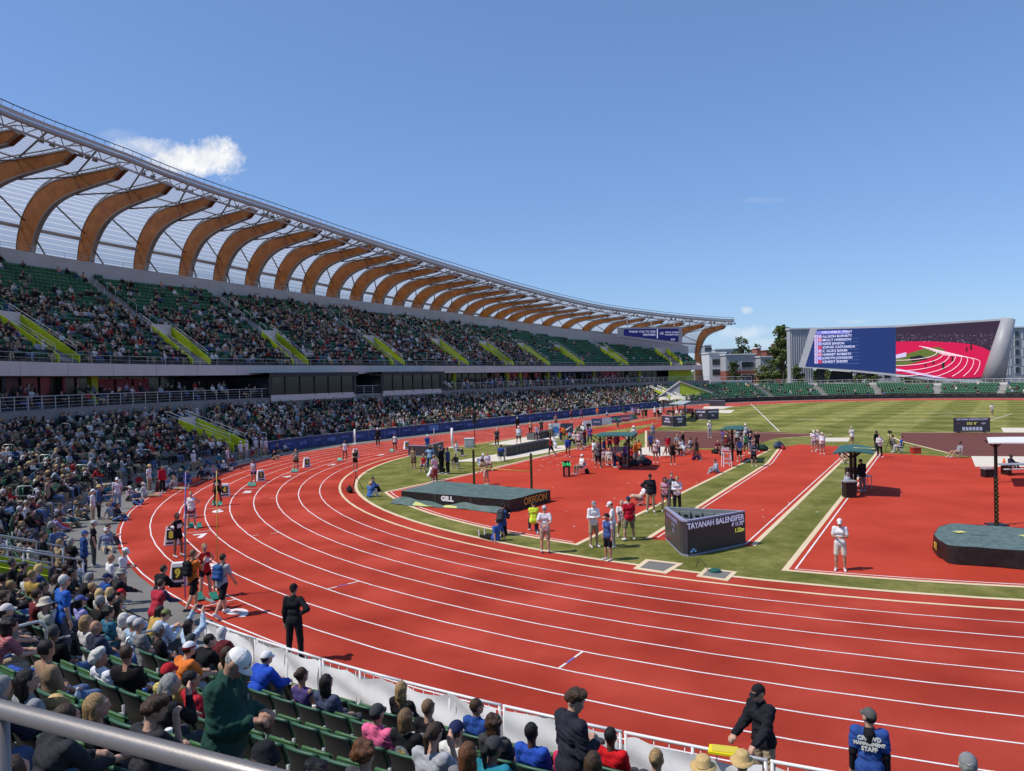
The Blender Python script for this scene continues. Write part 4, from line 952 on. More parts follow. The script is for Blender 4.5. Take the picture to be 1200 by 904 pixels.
for q in RQ:
    last = q > 128
    o_ = smooth_poly(OUT0); i_ = smooth_poly(INN0[1:]); th_ = np.array([outward(q)[1], -outward(q)[0]])
    oo = [pz(P, z, q) for P, z in o_]; ii = [pz(P, z, q) for P, z in i_]
    if last: oo = [(83.2, 0.0), (84.4, 6.0)] + oo; ii = ii + [(81.0, 6.5), (80.2, 0.0)]
    tipw = pz(*INN0[0], q); wd = .26
    prof = oo + [tipw] + ii; n = len(prof); mb = MB()
    a = [(*(S(q, P) - th_ * wd), z) for P, z in prof]; b = [(*(S(q, P) + th_ * wd), z) for P, z in prof]
    # quads across the depth keep the sides clean
    no, ni = len(oo), len(ii); m_ = 22
    def rs(L): 
        d = np.r_[0, np.cumsum(np.hypot(*np.diff(np.array(L), axis=0).T))]; u = np.linspace(0, d[-1], m_); return np.stack([np.interp(u, d, [p[0] for p in L]), np.interp(u, d, [p[1] for p in L])], 1)
    A, Bv = rs(oo + [tipw]), rs(([tipw] if 0 else []) + ii)[::-1]
    for sd in (-1, 1):
        mb.grid([[(*(S(q, P) + th_ * wd * sd), z) for P, z in A], [(*(S(q, P) + th_ * wd * sd), z) for P, z in Bv]], flip=sd < 0)
    mb.grid([[(*(S(q, P) + th_ * wd * sd), z) for P, z in A] for sd in (-1, 1)]); mb.grid([[(*(S(q, P) + th_ * wd * sd), z) for P, z in Bv] for sd in (1, -1)])
    rib = mb.build('timber_rib', M_WOOD, CN, world=True)
    mb = MB(); e0, e1 = A[-1], Bv[-1]; ex = (.05, .0)
    mb.add([(*(S(q, P - dx) + th_ * (wd + .02) * sd), z) for dx in (-.55, .06) for sd in (-1, 1) for P, z in ((e0[0], e0[1] + .03), (e1[0], e1[1] - .03))], [(0, 1, 3, 2), (4, 6, 7, 5), (0, 4, 5, 1), (2, 3, 7, 6), (0, 2, 6, 4), (1, 5, 7, 3)])
    mb.build('rib_tip', M_WEND, rib); 
    mb = MB(); mb.grid([[(*(S(q, P) + th_ * (wd + .04) * sd), z - .02) for P, z in Bv] for sd in (1, -1)]); mb.grid([[(*(S(q, P) + th_ * (wd + .05) * sd), z + .06) for P, z in A] for sd in (-1, 1)])
    for sd in (-1, 1): mb.grid([[(*(S(q, P) + th_ * (wd + .04) * sd), z - .02) for P, z in Bv], [(*(S(q, P) + th_ * (wd + .05) * sd), z + .09) for P, z in Bv]]); mb.grid([[(*(S(q, P) + th_ * (wd + .05) * sd), z + .06) for P, z in A], [(*(S(q, P) + th_ * (wd + .05) * sd), z - .1) for P, z in A]])
    mb.build('steel_flange', mat('flange_steel', (.33, .30, .28), .4, metal=.3), rib)
    # perforated steel chord on the rib's back that runs on to the roof edge
    mb = MB(); ch_ = [pz(P, z + .42, q) for P, z in smooth_poly(OUT0[3:], 2)] + [(66.6, tab(ZE_T, q) - .12)]
    mb.tube([(*S(q, P), z) for P, z in ch_], .085, 6)
    for j in range(1, len(ch_) - 1): P, z = ch_[j]; mb.tube([(*S(q, P), z - .4), (*S(q, P), z)], .04, 4)
    mb.build('steel_chord', M_STEEL, rib)
RQX = RQ + [RQ[-1] + 1.2]
def skin_prof(q):
    pr = [pz(P + (.32 if P > 81 else 0), z + .5, q) for P, z in smooth_poly(OUT0, 3)]
    pr[0] = (84.4, tab(ZW_T, q)); pr.append((66.5, tab(ZE_T, q) - .02)); return pr
qs = np.linspace(RQ[0], RQX[-1], 140); rows = [[(*S(q, P), z) for P, z in skin_prof(q)] for q in qs]
mb = MB(); mb.grid(rows); sk = mb.build('roof_skin', M_SKIN, CN, True, world=True)
uvl = sk.data.uv_layers.new(name='UVMap'); pr0 = np.array(skin_prof(0)); vv = np.r_[0, np.cumsum(np.hypot(*np.diff(pr0, axis=0).T))]; nP = len(pr0)
li = np.zeros(len(sk.data.loops), np.int32); sk.data.loops.foreach_get('vertex_index', li)
uvl.data.foreach_set('uv', np.stack([qs[li // nP], vv[li % nP]], 1).astype(np.float32).ravel())
def long_tube(name, P, zf, r, q0, q1, m_=None, n=8, step=1.5):
    mb = MB(); mb.tube([(*S(q, P), zf(q)) for q in np.arange(q0, q1 + .01, step)], r, n); return mb.build(name, m_ or M_STEEL, CN, True, world=True)
ze = lambda q: tab(ZE_T, q)
q0_, q1_ = RQ[0], RQX[-1]
long_tube('edge_chord', 67.0, lambda q: ze(q) - 1.0, .11, q0_, q1_); long_tube('edge_tube', 66.4, lambda q: ze(q) - .25, .24, q0_, q1_); long_tube('edge_rail', 66.1, lambda q: ze(q) + .68, .045, q0_, q1_, M_BLACKR, 5)
mb = MB()
for q in np.arange(q0_, q1_, 1.06): mb.tube([(*S(q, 66.4), ze(q) - .1), (*S(q, 66.1), ze(q) + .68)], .03, 4)
mb.build('edge_post', M_STEEL, CN, world=True, kind='stuff'); mb = MB(); strip(mb, 66.3, lambda q: ze(q) - .0, 66.2, lambda q: ze(q) + .3, q0_, q1_); mb.build('edge_gutter', mat('gutter_pale', (.5, .5, .5), .45), CN, world=True); mb = MB()
for i, q in enumerate(np.arange(q0_, q1_ - 1, 1.0)): mb.tube([(*S(q, 66.4 if i % 2 else 67.0), ze(q) - (.25 if i % 2 else 1.0)), (*S(q + 1.0, 67.0 if i % 2 else 66.4), ze(q + 1) - (1.0 if i % 2 else .25))], .05, 4)
mb.build('edge_lacing', M_STEEL, CN, world=True, kind='stuff')
long_tube('edge_wire', 66.25, lambda q: ze(q) + .3, .025, q0_, q1_, M_STEEL, 4)
def prof_at(q, P):
    pr = sorted(pz(a, b, q) for a, b in smooth_poly(OUT0)); return float(np.interp(P, [a for a, b in pr], [b for a, b in pr]))
long_tube('mid_beam', 83.3, lambda q: pz(83.3, 24.6, q)[1], .22, q0_, q1_); long_tube('purlin', 75.2, lambda q: prof_at(q, 75.2) + .1, .09, q0_, q1_)
mb = MB()
for i in range(len(RQ) - 1):
    qa, qb = RQ[i], RQ[i + 1]
    mb.tube([(*S(qa + .6, 66.4), ze(qa) - .3), (*S(qb, 75.2), prof_at(qb, 75.2) + .15)], .10, 6)
    mb.tube([(*S(qa, 75.2), prof_at(qa, 75.2) - 1.9 * (tab(ZT_T, qa) - tab(ZW_T, qa)) / 7.5), (*S(qb, 75.2), prof_at(qb, 75.2) - .1)], .09, 6)
    a = pz(78.5, 26.6, qa); b = pz(82.9, 25.2, qb); mb.tube([(*S(qa, a[0]), a[1]), (*S(qb, b[0]), b[1])], .09, 6)
    a = pz(81.2, 23, qa); b = pz(83.6, 21.8, qa + 2.2); mb.tube([(*S(qa, a[0]), a[1]), (*S(qa + 2.2, b[0]), b[1])], .1, 6)
mb.build('bracing_strut', mat('brown_steel', (.17, .145, .13), .5, metal=.2), CN, world=True, kind='stuff')
fl = MB(); fl.box((0, 0, 0), (.5, .22, .34)); fl.box((.1, 0, .25), (.08, .08, .3)); fl.box((0, -.12, 0), (.42, .03, .28)); FLM = fl.mesh('floodlight', [mat('lamp_grey', (.2, .19, .18), .5, metal=.3)])
for i, q in enumerate(RQ):
    for dq_ in ((.4, 1.1, 1.9) if i % 2 else (1.4, 2.5)):
        o = bpy.data.objects.new('floodlight', FLM); col.objects.link(o); o.parent = CN; P = 67.6 + .3 * (i % 3); x, y = S(q + dq_, P); od = outward(q)
        o.location = Vector((x, y, ze(q) - .75)) - CN.location; o.rotation_euler = (R_(25), 0, math.atan2(od[1], od[0]) - math.pi / 2)
# ================================================================ beyond the stands
def ray(px, py): 
    u, v = (px - 600) / F_PX, (452 - py) / F_PX
    return CX * u + CY * v + _fw
def on_plane(px, py, A, B):
    d = ray(px, py); n = np.array([B[1] - A[1], A[0] - B[0]]); t = (n @ np.array(A)) / (n[0] * d.x + n[1] * d.y)
    return d.x * t, d.y * t, CAM_H + d.z * t
def at_depth(px, py, Y): d = ray(px, py); t = Y / d.y; return d.x * t, Y, CAM_H + d.z * t
def pix(x, y, z):
    v = Vector((x, y, z - CAM_H)); f = v.dot(_fw)
    if f < .1: return None
    return 600 + F_PX * v.dot(CX) / f, 452 - F_PX * v.dot(CY) / f, f
SA, SB = (76.7, 201.8), (118.4, 185.0)
_sd = np.array(SB) - np.array(SA); _sd /= np.linalg.norm(_sd); SN = np.array([_sd[1], -_sd[0]])     # towards the field
def scr(px, py, off=0.0):
    x, y, z = on_plane(px, py, SA, SB); return (x + SN[0] * off, y + SN[1] * off, z)
VS = thing('video_screen', 'giant slanted video screen with a name list on blue and a race picture beside it', 'video screen', (SA[0], SA[1], 0))
outl = [(949.5, 384.8), (957, 384.3), (1050, 381.5), (1174, 373.6), (1188, 373.2), (1175, 447.5), (1148, 448), (1100, 446.5), (1050, 441), (985, 434.3), (935.5, 430.6)]
mb = MB(); a = [scr(*p, 0) for p in outl]; b = [(x - SN[0] * 3, y - SN[1] * 3, z) for x, y, z in a]; n = len(a)
mb.add(a + b, [tuple(range(n))[::-1], tuple(range(n, 2 * n))] + [(i, (i + 1) % n, n + (i + 1) % n, n + i) for i in range(n)])
mb.build('frame', mat('screen_frame', (.50, .50, .51), .45, .05, .3), VS, world=True)
def patch(name, pts, off, m_, parent=None):
    mb = MB(); mb.add([scr(*p, off) for p in pts], [tuple(range(len(pts)))]); return mb.build(name, m_, parent or VS, world=parent is None)
def glow(key, c, s=1.0): return mat(key, c, .4, emit=s, spec=.1)
def screen_blue():
    mt = bpy.data.materials.new('screen_blue'); mt.use_nodes = True; t = mt.node_tree; p = t.nodes['Principled BSDF']; g = N(t, 'ShaderNodeNewGeometry'); s = N(t, 'ShaderNodeSeparateXYZ'); t.links.new(g.outputs['Position'], s.inputs[0])
    al = mth('ADD', mth('MULTIPLY', s.outputs[0], float(_sd[0]), t), mth('MULTIPLY', s.outputs[1], float(_sd[1]), t), t)
    w1 = mth('SINE', mth('MULTIPLY', mth('ADD', al, s.outputs[2], t), 9.0, t), None, t); w2 = mth('SINE', mth('MULTIPLY', mth('SUBTRACT', al, s.outputs[2], t), 9.0, t), None, t)
    f = mth('MULTIPLY', mth('ADD', w1, w2, t), .25, t); r = N(t, 'ShaderNodeValToRGB'); t.links.new(mth('ADD', f, .5, t), r.inputs[0]); e = r.color_ramp.elements
    e[0].color = (.004, .012, .10, 1); e[1].color = (.010, .045, .26, 1); t.links.new(r.outputs[0], p.inputs['Emission Color']); p.inputs['Emission Strength'].default_value = .55; p.inputs['Base Color'].default_value = (.01, .02, .06, 1); p.inputs['Roughness'].default_value = .4; return mt
bl = patch('blue_panel', [(957.5, 386.3), (1049.6, 383.8), (1049.6, 438.0), (1000, 433.4), (943.5, 429.6)], .06, screen_blue())
SWH = glow('screen_white', (.62, .60, .80), .55); M3 = np.stack([[_sd[0], _sd[1], 0], [0, 0, 1], [SN[0], SN[1], 0]], 1)
names = ['ALLISON BURNETT', 'MOLLY HARRISON', 'REESE JENSON', 'SOPHIA CASTANEDA', 'Z. GUZO BAKER', 'HARRIET ROBERTS', 'JORDYN JOHNSON', 'KENEDY SNIDER']
def scr_text(s_, px, py, size, m_, sx=1.0): return text(s_, size, m_, VS, [a - b for a, b in zip(scr(px, py, .14), (SA[0], SA[1], 0))], M3, 'LEFT', sx=sx, bold=.012)
patch('title_bar', [(957, 388.3), (992, 387.2), (996.5, 391.5), (956, 392.3)], .10, glow('screen_title', (.16, .17, .46), .6)); scr_text('GIRLS 400M SL  FINALS', 963, 389.9, .72, SWH)
for i, nm in enumerate(names):
    y = 394.9 + i * 4.22; x = 954.5; patch('lane_tile', [(x, y - 1.95), (x + 4, y - 2), (x + 4, y + 1.75), (x, y + 1.8)], .10, glow('screen_lilac', (.50, .40, .62), .6))
    patch('flag_tile', [(x + 4.4, y - 2), (x + 8.4, y - 2.05), (x + 8.4, y + 1.7), (x + 4.4, y + 1.75)], .10, glow('flag_%d' % (i % 4), [(.45, .3, .5), (.5, .2, .3), (.3, .3, .6), (.45, .05, .1)][i % 4], .6))
    scr_text(str(2 + i), x + 1.2, y, .62, glow('screen_ink', (.03, .02, .1), .3)); scr_text(nm, x + 9.3, y, .82, SWH)
    patch('underline', [(x + 9, y + 2.0), (1007, y + 1.5), (1007, y + 1.75), (x + 9, y + 2.25)], .09, glow('screen_line', (.10, .22, .40), .5))
vid = patch('race_picture', [(1049.9, 383.8), (1172.6, 375.9), (1152.5, 444.9), (1120, 444.3), (1080, 441.3), (1049.9, 438.1)], .06, glow('vid_dark', (.035, .022, .04), .5))
CR = glow('vid_crimson', (.50, .012, .062), .5)
patch('picture_track', [(1049.9, 400.5), (1085, 400), (1120, 401.5), (1140, 404), (1152, 407.5), (1161.5, 412.5), (1152.8, 442), (1120, 443.6), (1080, 440.8), (1049.9, 437.8)], .09, CR)
patch('picture_grass', [(1049.9, 419), (1085, 408), (1100, 406.8), (1108, 411), (1098, 417), (1070, 426), (1049.9, 430.5)], .12, glow('vid_green', (.10, .13, .03), .5))
patch('picture_mat', [(1066, 419), (1078, 416.5), (1086, 419.5), (1086, 421.5), (1068, 424)], .15, glow('vid_black', (.015, .02, .02), .4))
patch('picture_boards', [(1049.9, 416), (1062, 413), (1062, 418), (1049.9, 420.5)], .15, glow('vid_lilac', (.5, .42, .6), .55))
mb = MB(); 
for j in range(8):      # lane lines sweeping round the pictured bend
    pts = []
    for t_ in np.linspace(-.62, 1.0, 18):
        rx_, ry_ = 48 + 7.2 * j, 9.5 + 4.6 * j; a_ = t_ * math.pi / 2
        pts.append((1050 + rx_ * math.cos(a_), 413 + 1.6 * j + (ry_ * math.sin(a_) if a_ > 0 else (8.5 + .2 * j) * math.sin(a_))))
    mb.tube([scr(*p, .15) for p in pts if p[0] < 1172.6 - (p[1] - 376) * .285 and p[1] < 443], .07, 4)
mb.build('picture_lines', glow('vid_white', (.75, .55, .6), .55), VS, world=True, kind='stuff')
mb = MB(); rr = random.Random(4)
for i in range(420):
    x = rr.uniform(1051, 1163); y = rr.uniform(391, 401 + max(0, (x - 1120) / 8)); s_ = rr.uniform(.3, .6); mb.add([scr(x, y, .10), scr(x + s_, y, .10), scr(x + s_, y + s_ * 1.2, .10), scr(x, y + s_ * 1.2, .10)], [(0, 1, 2, 3)], i % 3)
mb.build('picture_crowd', [glow('vc1', (.35, .28, .34), .5), glow('vc2', (.16, .10, .13), .5), glow('vc3', (.07, .04, .06), .5)], VS, world=True, kind='stuff')
mb = MB()
for x, y, h_ in ((1104, 433, 9), (1115, 424, 6), (1093, 427, 5), (1132, 412, 5), (1137, 410, 6), (1084, 430, 4)): mb.add([scr(x, y - h_, .16), scr(x + h_ * .28, y - h_, .16), scr(x + h_ * .34, y, .16), scr(x - h_ * .06, y, .16)], [(0, 1, 2, 3)])
mb.build('picture_runner', glow('vid_black', (.015, .02, .02), .4), VS, world=True, kind='stuff')
patch('picture_fence', [(1049.9, 432), (1075, 436.5), (1100, 441.5), (1111, 443.8), (1096, 443.2), (1049.9, 434)], .13, glow('vid_lilac', (.5, .42, .6), .55))
mb = MB(); top_, bot = (1181.5, 373.6), (1163, 446.8)
c0, c1 = np.array(scr(*top_, .3)), np.array(scr(*bot, .3)); mb.tube([c0, c0 * .5 + c1 * .5, c1], [1.45, 2.0, 2.55], 20); mb.build('leaning_pillar', mat('pillar_grey', (.34, .33, .34), .45, .06, .3), VS, True, world=True)
mb = MB()
for px in (962, 1090, 1165): x, y, z = scr(px, 430, -1.5); mb.box((x, y, 4), (1.2, 1.2, 9.5))
mb.build('mast', M_DARK, VS, world=True, kind='stuff')
mb = MB(); P4 = [scr(975, 434.5, -3.6), scr(1000, 436.5, -3.6), scr(1000, 449, -3.6), scr(970, 449, -3.6)]; mb.add(P4 + [(x - SN[0], y - SN[1], z) for x, y, z in P4], [(0, 1, 2, 3), (7, 6, 5, 4), (0, 4, 5, 1), (1, 5, 6, 2), (2, 6, 7, 3), (3, 7, 4, 0)])
mb.build('black_backdrop', M_DARK, VS, world=True)
# smaller board hung under the canopy at the end of the deck
def hang_board():
    A = at_depth(731, 376, 172); B_ = at_depth(802, 376, 176); d = np.array(B_[:2]) - np.array(A[:2]); d /= np.linalg.norm(d); n_ = np.array([d[1], -d[0]])
    def q(px, py, off=0): x, y, z = on_plane(px, py, A[:2], B_[:2]); return (x + n_[0] * off, y + n_[1] * off, z)
    t = thing('scoreboard', 'navy scoreboard thanking partners hung under the canopy at the far end', 'scoreboard', (A[0], A[1], 0))
    fr_ = [(725.5, 384.2), (799.5, 383.2), (799.5, 405.5), (725.5, 395)]
    mb = MB(); a = [q(*p) for p in fr_]; b = [(x - n_[0] * 1.0, y - n_[1] * 1.0, z) for x, y, z in a]; mb.add(a + b, [(3, 2, 1, 0), (4, 5, 6, 7)] + [(i, (i + 1) % 4, 4 + (i + 1) % 4, 4 + i) for i in range(4)]); mb.build('frame', mat('board_grey', (.42, .42, .43), .5), t, world=True)
    mb = MB(); mb.add([q(731, 386, .05), q(795, 385.4, .05), q(795, 401, .05), q(731, 393.5, .05)], [(0, 1, 2, 3)]); mb.build('panel', glow('panel_navy', (.012, .016, .10), .5), t, world=True)
    M_ = np.stack([[d[0], d[1], 0], [0, 0, 1], [n_[0], n_[1], 0]], 1); loc = lambda px, py: [u - v for u, v in zip(q(px, py, .1), (A[0], A[1], 0))]
    W = glow('board_white', (.6, .6, .75), .6); text('THANK YOU TO OUR', .66, W, t, loc(768, 388.9), M_, 'RIGHT'); text('PARTNERS', .66, W, t, loc(768, 392.6), M_, 'RIGHT'); text('US', .8, W, t, loc(773, 391), M_, 'LEFT'); text('TRACK & FIELD', .5, W, t, loc(779, 389.8), M_, 'LEFT'); text('FOUNDATION', .5, W, t, loc(779, 392.6), M_, 'LEFT'); text('0:00', .6, W, t, loc(786, 398.2), M_, 'LEFT')
    mb = MB(); mb.add([q(769.6, 385.8, .1), q(770.6, 385.8, .1), q(770.6, 396.8, .1), q(769.6, 396.7, .1)], [(0, 1, 2, 3)]); mb.build('divider', W, t, world=True)
    mb = MB()
    for px in (737, 765, 792): a = q(px, 386, -.5); mb.tube([a, (a[0] - n_[0] * .5, a[1] - n_[1] * .5, a[2] + 2.2)], .08, 6)
    mb.build('hanger', M_STEEL, t, world=True, kind='stuff')
hang_board()
# ---- buildings
M_BRICK = mat('brick_red', (.22, .075, .05), .85, .25, 1.5); M_GREYP = mat('panel_grey', (.36, .36, .37), .6, .08, .2); M_WHITEP = mat('render_pale', (.55, .55, .55), .6, .06, .2); M_ROOFW = mat('roof_pale', (.62, .62, .63), .5); M_WIN = mat('window_dark', (.03, .04, .05), .15, spec=.6)
def building(name, label, x0, x1, ytop, Y, dep, m_, wins=(), base=None, roof=None, skew=0.0):
    a = at_depth(x0, ytop, Y); b = at_depth(x1, ytop, Y + skew); t = thing(name, label, 'building', (a[0], a[1], 0))
    d = np.array([b[0] - a[0], b[1] - a[1]]); w_ = np.linalg.norm(d); d /= w_; n_ = np.array([-d[1], d[0]]); h_ = a[2]; rz = math.atan2(d[1], d[0]); t.rotation_euler = (0, 0, rz)
    MB().box((w_ / 2, dep / 2, h_ / 2), (w_, dep, h_)).build('wall', m_, t)
    MB().box((w_ / 2, dep / 2 - .1, h_ + .2), (w_ + .6, dep + .6, .4)).build('roof', roof or M_ROOFW, t)
    if base: MB().box((w_ / 2, dep / 2, h_ * base[0] / 2), (w_ + .1, dep + .1, h_ * base[0])).build('brick_base', base[1], t)
    for (fx, fz, fw, fh) in wins:
        f = MB().box((w_ * fx, -.06, h_ * fz), (fw + .3, .14, fh + .3)).build('window', M_WHITEP if m_ is not M_WHITEP else M_GREYP, t); MB().box((w_ * fx, -.12, h_ * fz), (fw, .1, fh)).build('pane', M_WIN, f)
    return t, w_, h_
g3 = [(x, z) for z in (.52, .78) for x in (.3, .55, .83)]
building('office_building', 'pale two storey block with rows of dark windows beyond the last timber rib', 831, 850.5, 414.5, 262, 20, M_WHITEP, [(x, z, 1.3, 1.9) for x, z in g3])
building('office_building', 'grey and brick college building behind the far seats with pale flat roof', 850.5, 886, 416.5, 255, 25, M_GREYP, [(x, .74, .8, 1.8) for x in (.55, .63, .71, .8, .88)] + [(x, .40, .8, 1.8) for x in (.55, .63, .71, .8, .88)], (.58, M_BRICK))
building('brick_chimney_tower', 'narrow brick stair tower between the grey college buildings', 887, 891.5, 408.5, 254, 5, M_BRICK)
building('college_building', 'low grey curved roof hall with brick base left of the tall tree', 891, 919, 419, 250, 20, M_GREYP, [(x, .72, .9, 1.3) for x in (.45, .58, .71, .84)], (.5, M_BRICK))
building('brick_building', 'dark red brick building showing above the grey roofs', 898, 916, 411.5, 300, 18, M_BRICK, (), None, M_BRICK)
building('brick_chimney', 'square red brick chimney stack standing above the brick building', 906, 911, 403.5, 299, 2.5, M_BRICK)
t, w_, h_ = building('screen_wing_building', 'tall pale panelled block just left of the giant screen', 925.5, 952, 386.5, 214, 2.5, M_GREYP, [(.18, .36, 1.0, 2.2)])
mb = MB()
for i in range(9): mb.box((w_ * (.08 + .1 * i), -.05, h_ / 2), (.12, .1, h_))
mb.build('panel_joint', M_WHITEP, t, kind='stuff')
t, w_, h_ = building('apartment_block', 'five storey grey striped apartment block at the right behind the leaning pillar', 1176, 1290, 385, 235, 22, M_GREYP, [(x, z, 1.3, 1.8) for z in (.30, .45, .6, .75, .9) for x in (.135, .36, .58)])
mb = MB(); rr = random.Random(2)
for z in range(5):
    for x in (.03, .06, .19, .22, .25, .29, .43, .47): mb.box((w_ * (x + .01 * (z % 2)), -.04, h_ * (.28 + .15 * z)), (.55, .1, h_ * .13))
mb.build('cladding_strip', mat('strip_pale', (.58, .59, .58), .5), t, kind='stuff')
building('low_building', 'grey low building seen under the giant screen with dark windows', 1000, 1150, 431, 222, 12, M_WHITEP, [(x, .76, 1.6, 2.6) for x in (.12, .26, .38, .5)])
building('distant_building', 'far pale buildings on the skyline above the office block roof', 838, 872, 410, 420, 20, mat('far_pale', (.42, .43, .45), .7), [(x, .9, 2, 1.5) for x in (.2, .4, .6, .8)])
building('distant_tower', 'small grey block with flat roof beside the last timber rib', 826, 833.5, 405.5, 330, 20, mat('far_grey', (.3, .31, .33), .7), [(.5, .92, 3, 1.2)])
# ---- trees
def leaf_mat(key, a, b): return mat(key, a, .7, rgb2=b, vscale=.9, spec=.2)
LV = [leaf_mat('leaf_dark', (.045, .07, .018), (.075, .105, .03)), leaf_mat('leaf_mid', (.075, .105, .026), (.12, .145, .04)), leaf_mat('leaf_light', (.11, .135, .04), (.17, .18, .06))]
M_BARK = mat('bark', (.09, .065, .045), .9, .3, 6)
def tree(x, y, h, r, label, n=900, tone=0, z0=0.0, slim=1.0, group=None):
    t = thing('tree', label, 'tree', (x, y, z0), 0, group); rg = random.Random(int(x * 13 + y)); mb = MB()
    mb.tube([(0, 0, 0), (.1, 0, h * .35), (.05, .1, h * .8)], [.035 * h * .6, .02 * h, .006 * h], 7)
    cl_ = []
    for i in range(38):
        a = rg.uniform(0, 6.28); zz = rg.uniform(.26, .96) * h; rr_ = r * math.sqrt(max(.05, 1 - ((zz / h - .55) / .5) ** 2)) * rg.random() ** .5 * .85 * slim
        c_ = (rr_ * math.cos(a), rr_ * math.sin(a), zz); cl_.append((c_, rg.uniform(.28, .5) * r)); mb.tube([(.05, 0, zz * .6), c_], [.012 * h, .004 * h], 5)
    mb.build('trunk', M_BARK, t, True)
    mb = MB()
    for i in range(n):
        c_, rc = cl_[rg.randrange(len(cl_))]; u = nz([rg.gauss(0, 1) for _ in range(3)]); d = rc * rg.random() ** .4; p = np.array(c_) + u * d * np.array([1, 1, .8]); s_ = rg.uniform(.03, .065) * h ** .5 * 2.3
        nn = nz(u + np.array([rg.gauss(0, .6) for _ in range(3)])); e1 = nz(np.cross(nn, (0, .3, 1))) * s_; e2 = np.cross(nn, e1); mb.add([p - e1, p - e2 * .7, p + e1, p + e2 * .7], [(0, 1, 2, 3)], min(2, max(0, tone + rg.choice((-1, 0, 0, 1)))))
    mb.build('crown', LV, t)
x, y, z = at_depth(918, 430, 232); tree(x, y, 20.5, 3.6, 'tall narrow tree standing between the brick buildings and the screen', 2600, 1)
for i, (px, Y, h_, r, tone, lab) in enumerate(((893, 246, 6.5, 2.6, 1, 'bright green small tree before the brick stair tower'), (860, 250, 7.5, 2.2, 0, 'dark slim tree in front of the brick wall of the college building'), (904, 244, 7.6, 3.0, 0, 'dark bushy tree before the low curved roof hall'), (935, 210, 6.0, 1.8, 0, 'young dark tree at the foot of the pale panelled block'), (964, 216, 8.0, 2.4, 2, 'yellow green tree beside the black backdrop under the screen'), (1006, 214, 6.8, 2.4, 1, 'round green tree right of the black backdrop'), (1023, 213, 7.4, 2.4, 1, 'green tree under the middle of the screen before the grey wall'), (1064, 213, 6.5, 3, 0, 'dark low tree under the race picture left of its mates'), (1078, 212, 6.3, 3, 1, 'bushy tree under the race picture'), (1092, 211, 6.2, 3, 0, 'dark bushy tree under the right part of the screen'), (1120, 208, 6.0, 3, 0, 'low dark tree near the foot of the leaning pillar'), (870, 330, 16, 4, 0, 'distant dark tree rising above the roofs'), (884, 340, 14, 3.5, 0, 'far tree top peeping over the brick stair tower'))):
    x, y, z = at_depth(px, 430, Y); tree(x, y, h_ * 1.4, r, lab, 700, tone)
mb = MB(); rg = random.Random(9)
for i in range(1500):
    a = rg.uniform(-1.2, 1.4); d = rg.uniform(520, 700); x, y = d * math.sin(a), d * math.cos(a); h_ = rg.uniform(4, 12); s_ = rg.uniform(4, 9)
    u = nz([rg.gauss(0, 1), rg.gauss(0, 1), rg.uniform(.1, 1)]); e1 = nz(np.cross(u, (0, 0, 1))) * s_; e2 = np.cross(u, e1); p = np.array([x, y, rg.uniform(0, h_)]); mb.add([p - e1, p - e2 * .6, p + e1, p + e2 * .6], [(0, 1, 2, 3)], i % 3)
mb.build('distant_trees', LV, kind='stuff')
# ================================================================ fences, rails and field equipment
M_BLUE = mat('banner_blue', (.035, .055, .17), .7, .35, .9); M_WCLOTH = mat('white_mesh_cloth', (.84, .82, .79), .85, .05, 3, .12, 9); M_BLACK = mat('black_plastic', (.012, .012, .013), .45); M_TEAL = mat('teal_canvas', (.035, .115, .105), .75, .12, 2, .3, 12)
M_TEALD = mat('mat_green', (.062, .105, .092), .8, rgb2=(.13, .175, .16), vscale=2.2, bump=1.0, bscale=6, detail=9.0); M_MATBLK = mat('mat_black', (.017, .015, .015), .5, .4, 3, .9, 7); M_YEL = mat('yellow_print', (.62, .50, .05), .6); M_WPR = mat('white_print', (.75, .74, .72), .6); M_GOLD = mat('gold_print', (.55, .36, .05), .6)
# ---- blue banner fence down the home straight
bf = thing('banner_fence', 'long blue banner fence in front of the home straight crowd', 'fence', (*S(30, 50.1), 0))
rr = random.Random(12)
for i, q in enumerate(np.arange(-15.5, 84, 2.55)):
    mb = MB(); strip(mb, 50.1, .06, 50.1, 1.12, q, q + 2.5, 1.2); bp = mb.build('banner_panel', M_BLUE, bf, world=True)
    mb = MB(); strip(mb, 50.08, .42 + .2 * (i % 2), 50.08, .78, q + .5, q + 1.9, .5); mb.build('pale_print', mat('banner_pale', (.10, .15, .38), .7, .7, 2.2), bp)
mb = MB(); rail_line(mb, 50.15, 0, 1.16, -15.5, 84, 2.55, .022, 0); mb.build('fence_frame', M_RAIL, bf, world=True)
